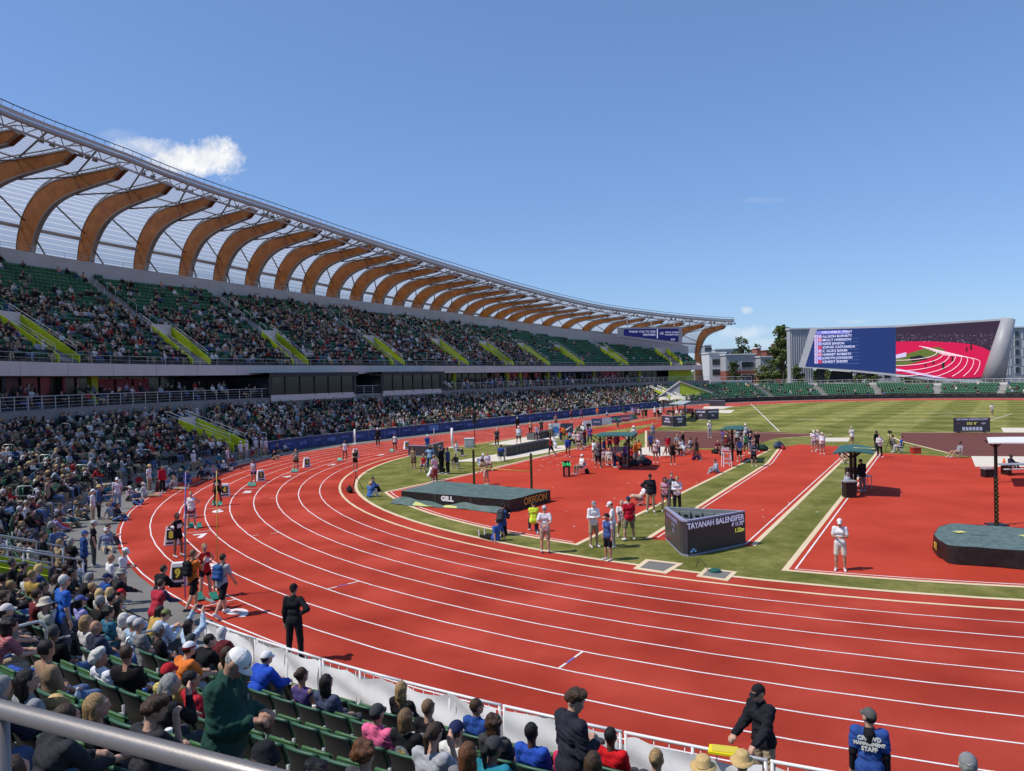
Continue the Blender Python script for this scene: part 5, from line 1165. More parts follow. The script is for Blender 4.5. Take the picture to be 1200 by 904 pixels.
# ---- white cloth crowd barriers, one section after another along the near bend
def barrier(q0, q1, label, grp):
    c_ = S((q0 + q1) / 2, 49.4); t = thing('crowd_barrier', label, 'crowd barrier', (*c_, 0), 0, grp); mb = MB(); r = .026
    P = lambda q, z, off=0: (*S(q, 49.4 + off), z)
    qs = np.linspace(q0, q1, 4)
    mb.tube([P(q, 1.1) for q in qs], r, 7); mb.tube([P(q, .16) for q in qs], r, 7)
    for q in (q0 - .03, (q0 + q1) / 2, q1 + .03): mb.tube([P(q, .02), P(q, 1.1)], r, 7); mb.bar(P(q, .015, -.3), P(q, .015, .3), .04, .03)
    for q in np.linspace(q0, q1, 10)[1:-1]: mb.tube([P(q, .16), P(q, 1.1)], .008, 5)
    mb.build('barrier_frame', mat('barrier_white', (.72, .71, .69), .35), t, True, world=True)
    nx, nz_ = 33, 13; rg = random.Random(int(q0 * 10)); ph = [rg.uniform(0, 6.28) for _ in range(4)]; sag = rg.uniform(.02, .07); rows = []
    for j in range(nz_):
        v = j / (nz_ - 1); row = []
        for i in range(nx):
            u = i / (nx - 1); topz = 1.07 - sag * abs(math.sin(math.pi * u * 2 + ph[0])) - .05 * math.sin(5 * u + ph[1]) * math.sin(math.pi * u)
            z = .12 + (topz - .12) * v; off = .045 + .035 * math.sin(8 * u + ph[2] + 3 * v) * (1 - .3 * v) + .016 * math.sin(21 * u + ph[3] + 4 * v) + .02 * math.sin(10 * v + 7 * u + ph[0])
            row.append(P(q0 + (q1 - q0) * (.03 + .94 * u), z, off))
        rows.append(row)
    mb = MB(); mb.grid(rows); mb.build('cloth_cover', M_WCLOTH, t, True, world=True)
    return t
BQ0 = q_ang(229.6); qq = BQ0; bi = 0; ordn = ['first', 'second', 'third', 'fourth', 'fifth', 'sixth', 'seventh', 'eighth', 'ninth', 'tenth', 'eleventh', 'twelfth']
while qq > q_ang(249):
    barrier(qq, qq - 2.55, f'white cloth crowd barrier section, {ordn[min(bi, 11)]} from the track corner by the backpackers', 'white cloth barriers along the near bend'); qq -= 2.60; bi += 1
# black rail fence further round by the grey path
fb = thing('black_fence', 'black metal fence panels standing in the shaded stand above the sitting crowd', 'fence', (*S(q_ang(196), 55.5), 0))
for qa, qb, P in ((q_ang(206), q_ang(196), 55.6), (q_ang(195), q_ang(187), 55.2), (q_ang(186), q_ang(179), 54.6)):
    mb = MB(); z = zl_(P) + .3
    rail_line(mb, P, z, 1.15, qa, qb, .16, .010, 0); mb.tube([(*S(q, P), z + .1) for q in np.linspace(qa, qb, 8)], .015, 5); mb.build('rail_panel', M_BLACKR, fb, world=True)
lf = thing('low_rail', 'low black rail with leaning people at the edge of the grey path', 'railing', (*S(q_ang(221), 50.2), 0)); mb = MB(); rail_line(mb, 50.1, 0, 1.0, q_ang(214), q_ang(228.6), 1.1, .02, 1); mb.build('rail_panel', M_BLACKR, lf, world=True)
# hoops that serve as hand rails down the aisles
hb = MB(); hb.tube([(-.34, 0, 0), (-.34, 0, .82), (-.29, 0, .92), (-.2, 0, .96), (.2, 0, .96), (.29, 0, .92), (.34, 0, .82), (.34, 0, 0)], .026, 8); hb.tube([(-.34, 0, .5), (.34, 0, .5)], .02, 6)
HOOP = hb.mesh('hand_rail_hoop', [M_RAIL], True)
for ai, (ang, nm) in enumerate(((258, 'far right aisle of the near stand'), (232, 'foreground aisle'), (212.5, 'aisle behind the grey path'), (201, 'aisle below the black fence'), (190, 'aisle by the shaded fence'), (179, 'aisle left of the lime stair walls'), (160, 'aisle behind the first lane markers'), (147, 'aisle at the blue fence start'))):
    for j, k in enumerate((1, 3, 5, 7)):
        q = q_ang(ang); x, y = S(q, row_r(k) - .3); o_ = outward(q); o = bpy.data.objects.new('hand_rail', HOOP); col.objects.link(o); o.location = (x, y, row_z(k) - .02); o.rotation_euler = (0, R_(0), math.atan2(o_[1], o_[0]))
        tag(o, f'pale hoop rail, {["lowest", "second lowest", "second highest", "highest"][j]} of four on the {nm}', 'hand rail', 'hoop hand rails on the aisles')
# near rails round the lime stair opening, and the thick rail in front of the photographer
t = thing('stair_railing', 'pale pipe railing round the lime walled stair opening', 'railing', (*S(LOW_VOMS[0][0], 53), 0)); mb = MB(); q = LOW_VOMS[0][0]
for sd in (-1.5, 1.5):
    pts = [(*S(q + sd, P), zl_(P) + 1.25) for P in np.linspace(50.2, 57.2, 6)]; mb.tube(pts, .03, 7); mb.tube([(a, b, c - .35) for a, b, c in pts], .025, 7)
    for p in pts: mb.tube([(p[0], p[1], p[2] - 1.25), p], .025, 6)
mb.build('pipe', M_RAIL, t, True, world=True)
nr = thing('steel_railing', 'thick brushed steel hand rail crossing the bottom left corner', 'railing', (-2, 1.5, 4.8)); za = 5.83
A3, B3 = np.array([*at(0, 831, za), za]), np.array([*at(240, 893, za), za]); dd = B3 - A3
mb = MB(); mb.tube([A3 - dd * 1.2, A3, B3, B3 + dd * 1.5], .0205, 20); mb.build('top_rail', mat('brushed_steel', (.24, .215, .195), .42, .05, 40, .06, 300, metal=.55), nr, True, world=True)
mb = MB()
for f_ in (-.92, .0, 1.15): p = A3 + dd * f_; mb.tube([(p[0], p[1], 4.75), (p[0], p[1], za)], .019, 12)
mb.build('post', mat('brushed_steel', (.36, .33, .31), .34), nr, True, world=True, kind='stuff')
mb = MB()
for dz in (-.16, -.32, -.48): mb.tube([A3 - dd * 1.2 + (0, 0, dz), B3 + dd * 1.5 + (0, 0, dz)], .0035, 6)
mb.build('cable', mat('cable_steel', (.3, .28, .26), .35, metal=.6), nr, True, world=True, kind='stuff')
# ---- high jump landing mats
def mat1():
    z = .62; P = [np.array(at(*p, z)) for p in ((470, 575.5), (597.5, 586), (645, 574.3), (515, 563.5))]; c_ = sum(P) / 4
    t = thing('landing_mat', 'large dark green high jump landing mat with black sides lettered in gold and white', 'landing mat', (*c_, 0)); L_ = [p - c_ for p in P]
    mb = MB(); n_ = 14; top = []
    for j in range(n_ + 1):
        row = []
        for i in range(n_ + 1):
            u, v = i / n_, j / n_; p = (L_[0] * (1 - u) + L_[1] * u) * (1 - v) + (L_[3] * (1 - u) + L_[2] * u) * v; row.append((p[0], p[1], z + .018 * math.sin(u * 9 + v * 4) * math.sin(v * 7) - .03 * ((abs(u - .34) < .03) or (abs(u - .67) < .03))))
        top.append(row)
    mb.grid(top); mb.build('top_cover', M_TEALD, t, True)
    mb = MB(); m_ = [p * .998 for p in L_]
    for i in range(4): a, b = m_[i], m_[(i + 1) % 4]; mb.grid([[(*(a * (1 - u) + b * u), .0) for u in np.linspace(0, 1, 13)], [(*(a * (1 - u) + b * u) * (1 + .006 * math.sin(u * 30)), .3) for u in np.linspace(0, 1, 13)], [(*(a * (1 - u) + b * u), z - .012) for u in np.linspace(0, 1, 13)]])
    mb.build('side', M_MATBLK, t)
    def face(a, b): d = (b - a) / np.linalg.norm(b - a); return np.stack([[d[0], d[1], 0], [0, 0, 1], [d[1], -d[0], 0]], 1), d
    M_, d = face(L_[0], L_[1]); nn = np.array([d[1], -d[0]]); p = L_[0] * .55 + L_[1] * .45 + nn * .03; text('GILL', .34, M_WPR, t, (p[0], p[1], .40), M_, sx=1.2, bold=.02)
    for u in (.335, .665): p = L_[0] * (1 - u) + L_[1] * u + nn * .012; mb = MB(); mb.box((p[0], p[1], z / 2), (.03, .02, z - .03), math.atan2(d[1], d[0])); mb.build('seam', mat('seam_grey', (.10, .10, .10)), t)
    M_, d = face(L_[1], L_[2]); nn = np.array([d[1], -d[0]]); p = L_[1] * .4 + L_[2] * .6 + nn * .03; text('OREGON', .5, M_GOLD, t, (p[0], p[1], .34), M_, sx=1.0, bold=.012)
    # the rolled back rain cover lying along the front
    d = (L_[1] - L_[0]) / np.linalg.norm(L_[1] - L_[0]); nn = np.array([d[1], -d[0]]); ln = np.linalg.norm(L_[1] - L_[0]); rows = []
    for j in range(7):
        v = j / 6; rows.append([(*(L_[0] + c_ + d * (ln * (u * 1.04 - .05)) + nn * (.02 + .75 * v * (.75 + .25 * math.sin(7 * u)))), max(.03, .20 * (1 - v) * (1.0 + .5 * math.sin(u * 11)) + .06 * math.sin(u * 23 + v * 5) + (.34 * max(0, u - .86) / .14 * math.sin(math.pi * min(1, v + .15))))) for u in np.linspace(0, 1, 40)])
    cv = thing('rain_cover', 'crumpled green rain cover lying along the front of the landing mat', 'cover', (*c_, 0)); mb = MB(); mb.grid(rows, flip=True); mb.build('sheet', M_TEALD, cv, True, world=True)
    mb = MB()
    for u0, u1 in ((.24, .44), (.5, .62)):
        i0, i1 = int(u0 * 39), int(u1 * 39); mb.grid([[(p[0], p[1], p[2] + .012) for p in rows[r_][i0:i1]] for r_ in (3, 4, 5)], flip=True)
    mb.build('yellow_label', mat('pale_yellow', (.55, .55, .18), .7), cv, True, world=True)
mat1()
def mat2():
    z = .63; P = [at(x, y, zz) for x, y, zz in ((1094.5, 626, z), (1100, 633, z), (1112, 639.5, z), (1200, 645.5, z), (1330, 654, z))] ; Q = [at(x, y, z) for x, y in ((1330, 629), (1200, 619), (1150, 615.5), (1115, 613.5), (1101, 617))]
    poly = [np.array(p) for p in P + Q]; c_ = sum(poly) / len(poly); t = thing('landing_mat', 'rounded green landing mat with draped black sides at the right edge', 'landing mat', (*c_, 0)); L_ = [p - c_ for p in poly]; n = len(L_)
    # resample outline
    pts = L_ + [L_[0]]; d_ = np.r_[0, np.cumsum([np.linalg.norm(pts[i + 1] - pts[i]) for i in range(n)])]; u = np.linspace(0, d_[-1], 73)[:-1]; O = np.stack([np.interp(u, d_, [p[0] for p in pts]), np.interp(u, d_, [p[1] for p in pts])], 1)
    mb = MB(); cen = O.mean(0); rows = [[(*(cen + (p - cen) * s_), z + .05 * (1 - s_ ** 3) + .012 * math.sin(i * 1.1 + s_ * 9)) for i, p in enumerate(np.r_[O, O[:1]])] for s_ in (1.0, .97, .8, .55, .25, .01)]
    mb.grid(rows, flip=False); mb.build('top_cover', mat('mat_green_worn', (.055, .098, .09), .8, rgb2=(.14, .19, .18), vscale=5, bump=1.0, bscale=9, detail=9.0), t, True)
    mb = MB(); rows = []
    for zf in (z + .002, z - .08, z * .6, z * .3, .03):
        rows.append([(*(cen + (p - cen) * (1.004 + (1 - zf / z) * (.012 * math.sin(i * .9) + .006 * math.sin(i * 2.3)))), zf) for i, p in enumerate(np.r_[O, O[:1]])])
    mb.grid(rows); mb.build('side', M_MATBLK, t, True)
    a, b = np.array(at(1094.5, 626, z)) - c_, np.array(at(1105, 637, z)) - c_; d = (b - a) / np.linalg.norm(b - a); nn = np.array([d[1], -d[0]]); M_ = np.stack([[d[0], d[1], 0], [0, 0, 1], [nn[0], nn[1], 0]], 1); p = a * .5 + b * .5 + nn * .10; text('on', .5, M_GOLD, t, (p[0], p[1], .42), M_, bold=.015)
    for px, py in ((1125, 623.5), (1203, 628)): x, y = at(px, py, z + .06); MB().box((x - c_[0], y - c_[1], z + .062), (.36, .3, .01), .2).build('yellow_label', mat('pale_yellow', (.55, .55, .18), .7), t)
mat2()
def standard(x, y, h, label):
    t = thing('high_jump_standard', label, 'high jump standard', (x, y, 0)); MB().box((0, 0, h / 2), (.13, .10, h)).build('post', M_BLACK, t); MB().box((0, 0, .03), (.7, .6, .06)).build('base', M_BLACK, t)
    mb = MB()
    for i in range(int(h / .09)): mb.box((-.035 + .07 * (i % 2), -.056, .1 + i * .09), (.03, .008, .035))
    mb.build('tape_mark', M_YEL, t, kind='stuff'); MB().box((0, -.1, h * .6), (.07, .16, .03)).build('bar_rest', M_BLACK, t)
pA = (-2.27, 43.2); pB = (.93, 40.9)
standard(*pA, 2.55, 'black high jump post left of the pair behind the large landing mat'); standard(*pB, 2.5, 'black high jump post right of the pair behind the large landing mat'); standard(*at(1168, 616), 2.05, 'black high jump post with yellow marks behind the rounded mat')
t = thing('crossbar', 'thin pale crossbar resting between the two high jump posts', 'crossbar', (*pA, 1.54)); MB().tube([(0.05, -.1, 0), (pB[0] - pA[0] - .05, pB[1] - pA[1] - .1, 0)], .022, 8).build('bar', M_GOLD, t, True)
# ---- LED boards
M_LED = mat('led_dark', (.045, .042, .055), .35, .15, 6, spec=.4); M_LRIM = mat('led_rim', (.30, .30, .42), .4); M_LTXT = mat('led_text', (.62, .60, .85), .5, emit=.25); M_LYEL = mat('led_yellow', (.75, .72, .12), .5, emit=.3); M_CAB = mat('cabinet_grey', (.20, .22, .21), .5, .1, 3)
def led_board(label, path, h, closed=False, texts=(), cab=False):
    P = [np.array(p, float) for p in path]; c_ = sum(P) / len(P); P = [p - c_ for p in P]; t = thing('led_board', label, 'led board', (*c_, 0)); th = .16; n = len(P)
    ins_ = []
    for i in range(n):
        ds = []
        if i > 0 or closed: ds.append(nz(P[i] - P[i - 1]))
        if i < n - 1 or closed: ds.append(nz(P[(i + 1) % n] - P[i]))
        nn = sum(np.array([-d[1], d[0]]) for d in ds); nn /= np.linalg.norm(nn); ins_.append(P[i] + nn * th)
    ids = list(range(n)) + ([0] if closed else []); out_ = [P[i] for i in ids]; inn = [ins_[i] for i in ids]
    mb = MB(); mb.grid([[(*p, .07) for p in out_], [(*p, h - .06) for p in out_]]); mb.grid([[(*p, .0) for p in inn], [(*p, h) for p in inn]], flip=True, mi=1)
    if not closed:
        for e in (0, -1): mb.add([(*out_[e], 0), (*inn[e], 0), (*inn[e], h), (*out_[e], h)], [(0, 1, 2, 3)])
    mb.build('led_face', [M_LED, M_CAB], t)
    mb = MB(); o2 = [p + (p - q) * .06 for p, q in zip(out_, inn)]
    for z0, z1 in ((0, .07), (h - .06, h + .003)): mb.grid([[(*p, z0) for p in o2], [(*p, z1) for p in o2]])
    mb.grid([[(*p, h + .003) for p in o2], [(*p, h + .003) for p in inn]]); mb.build('rim', M_LRIM, t)
    for (i, s_, u, z, size, m_, al) in texts:
        a, b = P[i], P[(i + 1) % n]; d = nz(b - a); nn = np.array([d[1], -d[0]]); p = a * (1 - u) + b * u + nn * .012; text(s_, size, m_, t, (p[0], p[1], z), np.stack([[d[0], d[1], 0], [0, 0, 1], [nn[0], nn[1], 0]], 1), al, bold=.006)
    if cab:
        a, b = ins_[-2], ins_[-1]
        a, b = ins_[-1], ins_[0]; d = nz(b - a); nn = np.array([d[1], -d[0]])
        for u in np.linspace(.1, .9, 6): p = a * (1 - u) + b * u - nn * .06; mb = MB(); mb.box((p[0], p[1], h * .5), (.34, .08, h * .8), math.atan2(d[1], d[0])); cbx = mb.build('cabinet', M_CAB, t); p2 = p - nn * .06; MB().box((p2[0], p2[1], h * .8), (.16, .03, .05), math.atan2(d[1], d[0])).build('handle', M_BLACK, cbx)
    return t, P
lp = [(5.97, 30.35)]
A_, B2, C_ = np.array([5.97, 30.35]), np.array([6.05, 27.35]), np.array([8.78, 29.05])
crn = [B2 + np.array([-.05, .42]) * 1.0, B2 + np.array([.0, .14]), B2 + np.array([.14, .02]), B2 + np.array([.45, .16])]
h_led = 1.30
t, P = led_board('large dark led board bearing an athlete name and jump height on the grass', [A_] + crn + [C_], h_led, True, [(4, 'TAYANAH BALENSIFER', .97, 1.08, .30, M_LTXT, 'RIGHT'), (4, '4\' 11.75"', .97, .86, .20, M_LTXT, 'RIGHT'), (4, '1.52m', .97, .62, .22, M_LYEL, 'RIGHT'), (0, 'TAYANAH BALENSIFER', .5, 1.08, .19, mat('led_dim', (.22, .22, .36), .5, emit=.05), 'CENTER'), (0, '4\' 11.75"', .6, .86, .16, mat('led_dim', (.22, .22, .36), .5), 'CENTER'), (0, '1.52m', .6, .66, .16, mat('led_dim', (.22, .22, .36), .5), 'CENTER')], True)
d = nz(P[5] - P[4]); nn = np.array([d[1], -d[0]]); mb = MB()
for k_, (u, z) in enumerate(((-.02, .17), (.03, .24), (.08, .17))): p = P[3] * (1 - .5) + P[4] * .5 + d * u * 2 + nn * .03; mb.box((p[0], p[1], z), (.09, .012, .05), math.atan2(d[1], d[0]) + .0)
mb.build('wing_mark', mat('led_lightblue', (.15, .38, .75), .5, emit=.3), t)
def px_path(L_): return [at(*p) for p in L_]
for lab, L_, h_, tx in (('dark led board folded in two facing the brown runway, nearer of the mid field pair', [(775.5, 499.3), (789, 500.6), (804.5, 499.6)], 1.35, [(0, 'FINALS', .5, .95, .3, M_LTXT, 'CENTER'), (0, 'JUNIOR GIRLS', .5, .6, .22, M_LTXT, 'CENTER'), (1, 'FINALS', .5, .95, .3, M_LTXT, 'CENTER'), (1, '12.04', .5, .6, .3, M_LTXT, 'CENTER')]), ('dark led board folded in two on the grass further out beyond its pair', [(814.5, 491.6), (828.5, 492.3), (842.5, 491.3)], 1.5, [(0, 'LONG JUMP', .5, 1.1, .32, M_LTXT, 'CENTER'), (0, '5.21', .5, .6, .32, M_LTXT, 'CENTER'), (1, 'SENIOR GIRLS', .5, 1.1, .3, M_LTXT, 'CENTER'), (1, '5.21', .5, .6, .32, M_LTXT, 'CENTER')]), ('low dark led board near the far bend beside the navy tent', [(831.5, 476.3), (849.5, 476.5)], 1.2, []), ('dark led board behind the camera crew near the bend', [(478.5, 534.6), (500, 535.4), (520, 530.0)], .95, [])):
    led_board(lab, px_path(L_), h_, False, tx)
def flat_board(name, label, cat, p0, p1, h, m_, lines, z0=.1):
    a, b = np.array(at(*p0)), np.array(at(*p1)); d = nz(b - a); w_ = np.linalg.norm(b - a); t = thing(name, label, cat, (*a, 0), math.atan2(d[1], d[0]))
    MB().box((w_ / 2, .1, z0 + h / 2), (w_, .2, h)).build('panel', m_, t); mb = MB(); mb.box((w_ * .15, .2, z0 / 2), (.1, .6, z0)); mb.box((w_ * .85, .2, z0 / 2), (.1, .6, z0)); mb.build('foot', M_BLACK, t)
    for s_, u, z, size, mm in lines: text(s_, size, mm, t, (w_ * u, -.004, z0 + z), np.stack([[1, 0, 0], [0, 0, 1], [0, -1, 0]], 1))
    return t, w_
t, w_ = flat_board('results_board', 'wide dark results board showing yellow distance figures on the brown runway', 'results board', (1118, 507.6), (1160.5, 507.4), 1.42, M_LED, [('NATHAN LINDON.COM', .5, 1.26, .26, M_LTXT), ('202\' 8"', .5, .84, .34, M_LYEL), ('OFF', .82, .84, .22, M_LTXT), ('A', .12, .84, .2, mat('led_red', (.5, .08, .08), .5, emit=.2))])
for i in range(6): MB().box((w_ * (.27 + .095 * i), -.012, .42), (.24, .02, .34)).build('round_tile', mat('tile_pale', (.42, .46, .58), .5, emit=.1), t)
t, w_ = flat_board('digital_timer', 'small black timer board with green digits standing on the red apron', 'timer', (660, 559.2), (668.5, 559.0), .42, M_BLACK, [], .62); text('0:46', .34, mat('led_green', (.05, .7, .2), .5, emit=.4), t, (w_ / 2, -.01, .83), np.stack([[1, 0, 0], [0, 0, 1], [0, -1, 0]], 1), bold=.01)
mb = MB(); mb.box((w_ / 2, .1, .3), (.06, .06, .62)); mb.build('stand', M_WPR, t)
# ---- shade canopies on posts
def shade(label, quad, z, posts, m_, curve=.12, under=True, logo=False):
    P = [np.array(at(*p, z)) for p in quad]; c_ = sum(P) / 4; t = thing('shade_canopy', label, 'canopy', (*c_, 0)); L_ = [p - c_ for p in P]; n_ = 9; rows = []
    for j in range(n_):
        v = j / (n_ - 1); rows.append([(*((L_[0] * (1 - u) + L_[1] * u) * (1 - v) + (L_[3] * (1 - u) + L_[2] * u) * v), z + curve * math.sin(math.pi * (.1 + .8 * u)) - curve * .5) for u in np.linspace(0, 1, n_)])
    mb = MB(); mb.grid(rows); mb.grid([[(x, y, zz - .06) for x, y, zz in r] for r in rows], flip=True)
    for e in (rows[0], rows[-1], [r[0] for r in rows], [r[-1] for r in rows]): mb.grid([[(x, y, zz - .06) for x, y, zz in e], e])
    mb.build('roof', m_, t, True)
    for px, py in posts: x, y = at(px, py); x -= c_[0]; y -= c_[1]; pb = MB(); pb.box((x, y, z / 2 - .02), (.13, .13, z - .05)); pb.bar((x, y, z - .5), (x + .6, y, z - .08), .06, .06); pb.bar((x, y, z - .5), (x - .6, y, z - .08), .06, .06); pb.build('post', M_BLACK, t)
    if logo:
        m1 = rows[4]; x, y, zz = m1[6]; d = nz(L_[1] - L_[0]); mb = MB(); k_ = 24
        o_ = [(x + d[0] * .55 * math.cos(a) - d[1] * .35 * math.sin(a), y + d[1] * .55 * math.cos(a) + d[0] * .35 * math.sin(a)) for a in np.linspace(0, 2 * math.pi, k_)]; i_ = [(x + (p[0] - x) * .72, y + (p[1] - y) * .62) for p in o_]
        hz = lambda p: zz + .025 - .05 * ((p[0] - x) * d[0] + (p[1] - y) * d[1]); mb.grid([[(*p, hz(p)) for p in o_], [(*p, hz(p)) for p in i_]]); mb.build('ring_emblem', mat('pale_yellow', (.55, .55, .18), .7), t)
    return t
shade('flat teal shade canopy on black posts over the resting jumpers', [(697, 511), (741, 511), (748, 506.8), (704, 506.8)], 2.45, [(704, 548), (737.4, 549)], M_TEAL, .05)
shade('teal shade canopy over athletes beside the pale high chair', [(842, 503.8), (869, 503.6), (873, 499.5), (850, 499.8)], 2.5, [(858.4, 541)], M_TEAL, .12)
shade('curved teal shade canopy with a pale yellow ring emblem over the computer desk', [(975.5, 530.5), (1023, 531), (1025.5, 524.5), (984, 521.8)], 2.35, [(998, 577.5), (1002.5, 575.5)], M_TEAL, .18, logo=True)
shade('white shade canopy over a bench at the right edge', [(1158.5, 518.8), (1225, 519.2), (1225, 512.2), (1156.5, 512.5)], 2.5, [(1167.3, 566), (1222, 566)], M_WPR, .03)
shade('cream umbrella canopy beside the lime wedge, left of two', [(772, 469.4), (784, 469.4), (784, 466.0), (772, 466)], 2.4, [(778, 484)], mat('cream_canvas', (.55, .51, .40), .8), .3)
shade('cream umbrella canopy beside the lime wedge, right of two', [(785, 468.6), (803.5, 468.6), (803, 464.5), (786, 464.5)], 2.4, [(794, 484)], mat('cream_canvas', (.55, .51, .40), .8), .3)
shade('flat grey shade canopy over the seated officials behind the folded board', [(784, 473.6), (800, 474), (810, 470.2), (796, 469.6)], 2.5, [(789, 492), (803, 491)], mat('grey_canvas', (.4, .42, .42), .7), .05)
# ---- lane marker boxes and starting blocks
def lane_marker(px, py, num, label, s=1.0, face=-90):
    x, y = at(px, py); t = thing('lane_marker', label, 'lane marker', (x, y, 0), R_(face + 90), 'lane number boxes at the stagger'); w0, w1, d0, d1, h = .36 * s, .24 * s, .30 * s, .12 * s, .95 * s
    vs = [(sx * w0, sy * d0, 0) for sx, sy in ((-1, -1), (1, -1), (1, 1), (-1, 1))] + [(sx * w1, sy * d1, h) for sx, sy in ((-1, -1), (1, -1), (1, 1), (-1, 1))]
    mb = MB(); mb.add(vs, [(3, 2, 1, 0), (4, 5, 6, 7), (0, 1, 5, 4), (1, 2, 6, 5), (2, 3, 7, 6), (3, 0, 4, 7)]); o = mb.build('box', M_WPR, t); bv = o.modifiers.new('soft', 'BEVEL'); bv.width = .03; bv.segments = 2
    nrm = nz([0, -h, -(d0 - d1)]); nrm = np.array([0, -h, (d0 - d1)]) / math.hypot(h, d0 - d1); up = np.array([0, d0 - d1, h]) / math.hypot(h, d0 - d1); M_ = np.stack([[1, 0, 0], up, nrm], 1)
    c_ = np.array([0, -(d0 + d1) / 2, h * .56]); mb = MB(); mb.box(c_ + nrm * .005, (.42 * s, .50 * s, .012), M=M_); mb.build('dark_panel', M_BLACK, t); mb = MB(); mb.box(np.array([0, -d0 * .9, h * .15]) + nrm * .01, (.5 * s, .09 * s, .01), M=M_); mb.build('lettering_strip', M_BLACK, t)
    text(str(num), .46 * s, M_YEL, t, c_ + nrm * .014, M_, bold=.02, sx=.9)
for num, (px, py) in {9: (209.5, 686), 8: (201.5, 638.5), 7: (223, 607), 6: (264, 582), 5: (305.5, 564), 4: (359.5, 548), 3: (416.7, 536.5), 2: (476.5, 526.5)}.items():
    lane_marker(px, py, num, f'white lane marker box with a yellow number {num} on its dark panel', .8, -75 if num > 5 else -60)
def blocks(px, py, face, label):
    x, y = at(px, py); t = thing('starting_block', label, 'starting block', (x, y, 0), R_(face - 90), 'green starting blocks in the lanes')
    MB().box((0, 0, .035), (.09, .95, .05)).build('rail', mat('block_rail', (.35, .36, .36), .4, metal=.4), t)
    for sx, yy in ((-.16, .12), (.16, -.18)):
        mb = MB(); M_ = Matrix.Rotation(R_(-48), 3, 'X'); mb.box((sx, yy, .13), (.2, .26, .07), M=[list(r) for r in M_]); mb.build('pedal', mat('block_green', (.05, .30, .20), .55), t)
for num, (px, py) in {9: (243, 704), 7: (229, 619), 6: (254.5, 592.5), 5: (295, 570), 4: (345, 553.5), 3: (398, 540.5), 2: (459, 529.5)}.items():
    blocks(px, py, START[num] + 90, f'green pedalled starting block on the start line of lane {num}')
# ---- boards beside the long jump, rolled covers, poles and small kit
AB = [(646, 657.5, 511.5, 496.5, (.5, .52, .54), 'pale board with a round blue emblem beside the sand pit'), (657.5, 672, 508, 496.5, (.03, .04, .07), 'navy board with a white tick emblem beside the sand pit'), (684, 694, 504, 493, (.45, .48, .5), 'pale grey board left of the darker advertising boards'), (693.5, 706, 499.3, 490.8, (.05, .07, .13), 'navy advertising board with lettering, left of the grey one'), (706.5, 717, 498, 489.8, (.30, .34, .38), 'mid grey advertising board between navy ones'), (716, 728, 496, 488, (.04, .05, .1), 'navy advertising board left of the maroon one'), (727, 738, 494.5, 486.8, (.18, .04, .07), 'maroon advertising board in the row by the track'), (738, 743, 493, 485.8, (.2, .26, .28), 'grey green advertising board at the end of the row'), (742.5, 747, 491.5, 486.5, (.02, .2, .08), 'small bright green board at the end of the row')]
for i, (x0, x1, yb, yt, c_, lab) in enumerate(AB):
    a, b = np.array(at(x0, yb)), np.array(at(x1, yb - .35)); d = nz(b - a); w_ = np.linalg.norm(b - a); Ydep = a[1]; h_ = (yb - yt) * Ydep / F_PX; t = thing('advertising_board', lab, 'advertising board', (*a, 0), math.atan2(d[1], d[0]))
    mb = MB(); mb.add([(0, 0, .02), (w_, 0, .02), (w_, .25, h_), (0, .25, h_), (0, .55, .02), (w_, .55, .02)], [(0, 1, 2, 3), (5, 4, 3, 2), (0, 3, 4), (1, 5, 2)]); mb.build('panel', mat('adboard_%d' % i, c_, .5), t)
    nr_ = np.array([0, -h_, .25]) / math.hypot(h_, .25); up = np.array([0, .25, h_]) / math.hypot(h_, .25); M_ = np.stack([[1, 0, 0], up, nr_], 1); c0 = np.array([w_ / 2, .125, h_ / 2]) + nr_ * .02
    if i == 0: mb = MB(); mb.add([c0 + M_ @ np.array([.38 * math.cos(a_), .38 * math.sin(a_), .01]) for a_ in np.linspace(0, 6.28, 17)[:-1]], [tuple(range(16))]); mb.build('round_emblem', mat('emblem_blue', (.05, .16, .42), .6), t)
    elif i == 1: mb = MB(); mb.add([c0 + M_ @ np.array([x, y, .01]) for x, y in ((-.55, .05), (-.3, -.28), (.0, -.22), (.65, .28), (-.1, -.08), (-.32, -.1))], [tuple(range(6))]); mb.build('tick_emblem', M_WPR, t)
    else: text(['', '', 'SPIRE', 'FINALS', 'TFN', 'NATIONALS', 'NATIONALS', 'TF', ''][i] or '-', h_ * .3, M_WPR, t, c0, M_)
def long_box(label, p0, p1, h, wd, m_):
    a, b = np.array(at(*p0)), np.array(at(*p1)); d = nz(b - a); w_ = np.linalg.norm(b - a); t = thing('pit_cover', label, 'pit cover', (*a, 0), math.atan2(d[1], d[0])); n_ = 10
    mb = MB(); mb.box((w_ / 2, wd / 2, h / 2), (w_, wd, h)); mb.build('roll', m_, t); mb = MB()
    for i in range(n_ + 1): mb.box((w_ * i / n_, wd / 2, h / 2 - .02), (.06, wd + .06, h + .06))
    mb.build('strap', mat('strap_grey', (.12, .12, .12)), t, kind='stuff')
long_box('long black pit cover lying along the nearer sand pit', (593, 535.5), (645, 524.5), .75, .8, M_MATBLK); long_box('black pit cover lying along the farther sand pit', (626, 516), (660, 509), .7, .8, M_MATBLK)
def pole(label, px, py, h, r, m_, top=None, name='pole', cat='pole'):
    x, y = at(px, py); t = thing(name, label, cat, (x, y, 0)); MB().tube([(0, 0, 0), (0, 0, h)], r, 8).build('shaft', m_, t, True); MB().lathe([(r * 3, 0), (r * 3, .05), (r, .06)], n=10).build('foot', m_, t)
    if top: top(t, h)
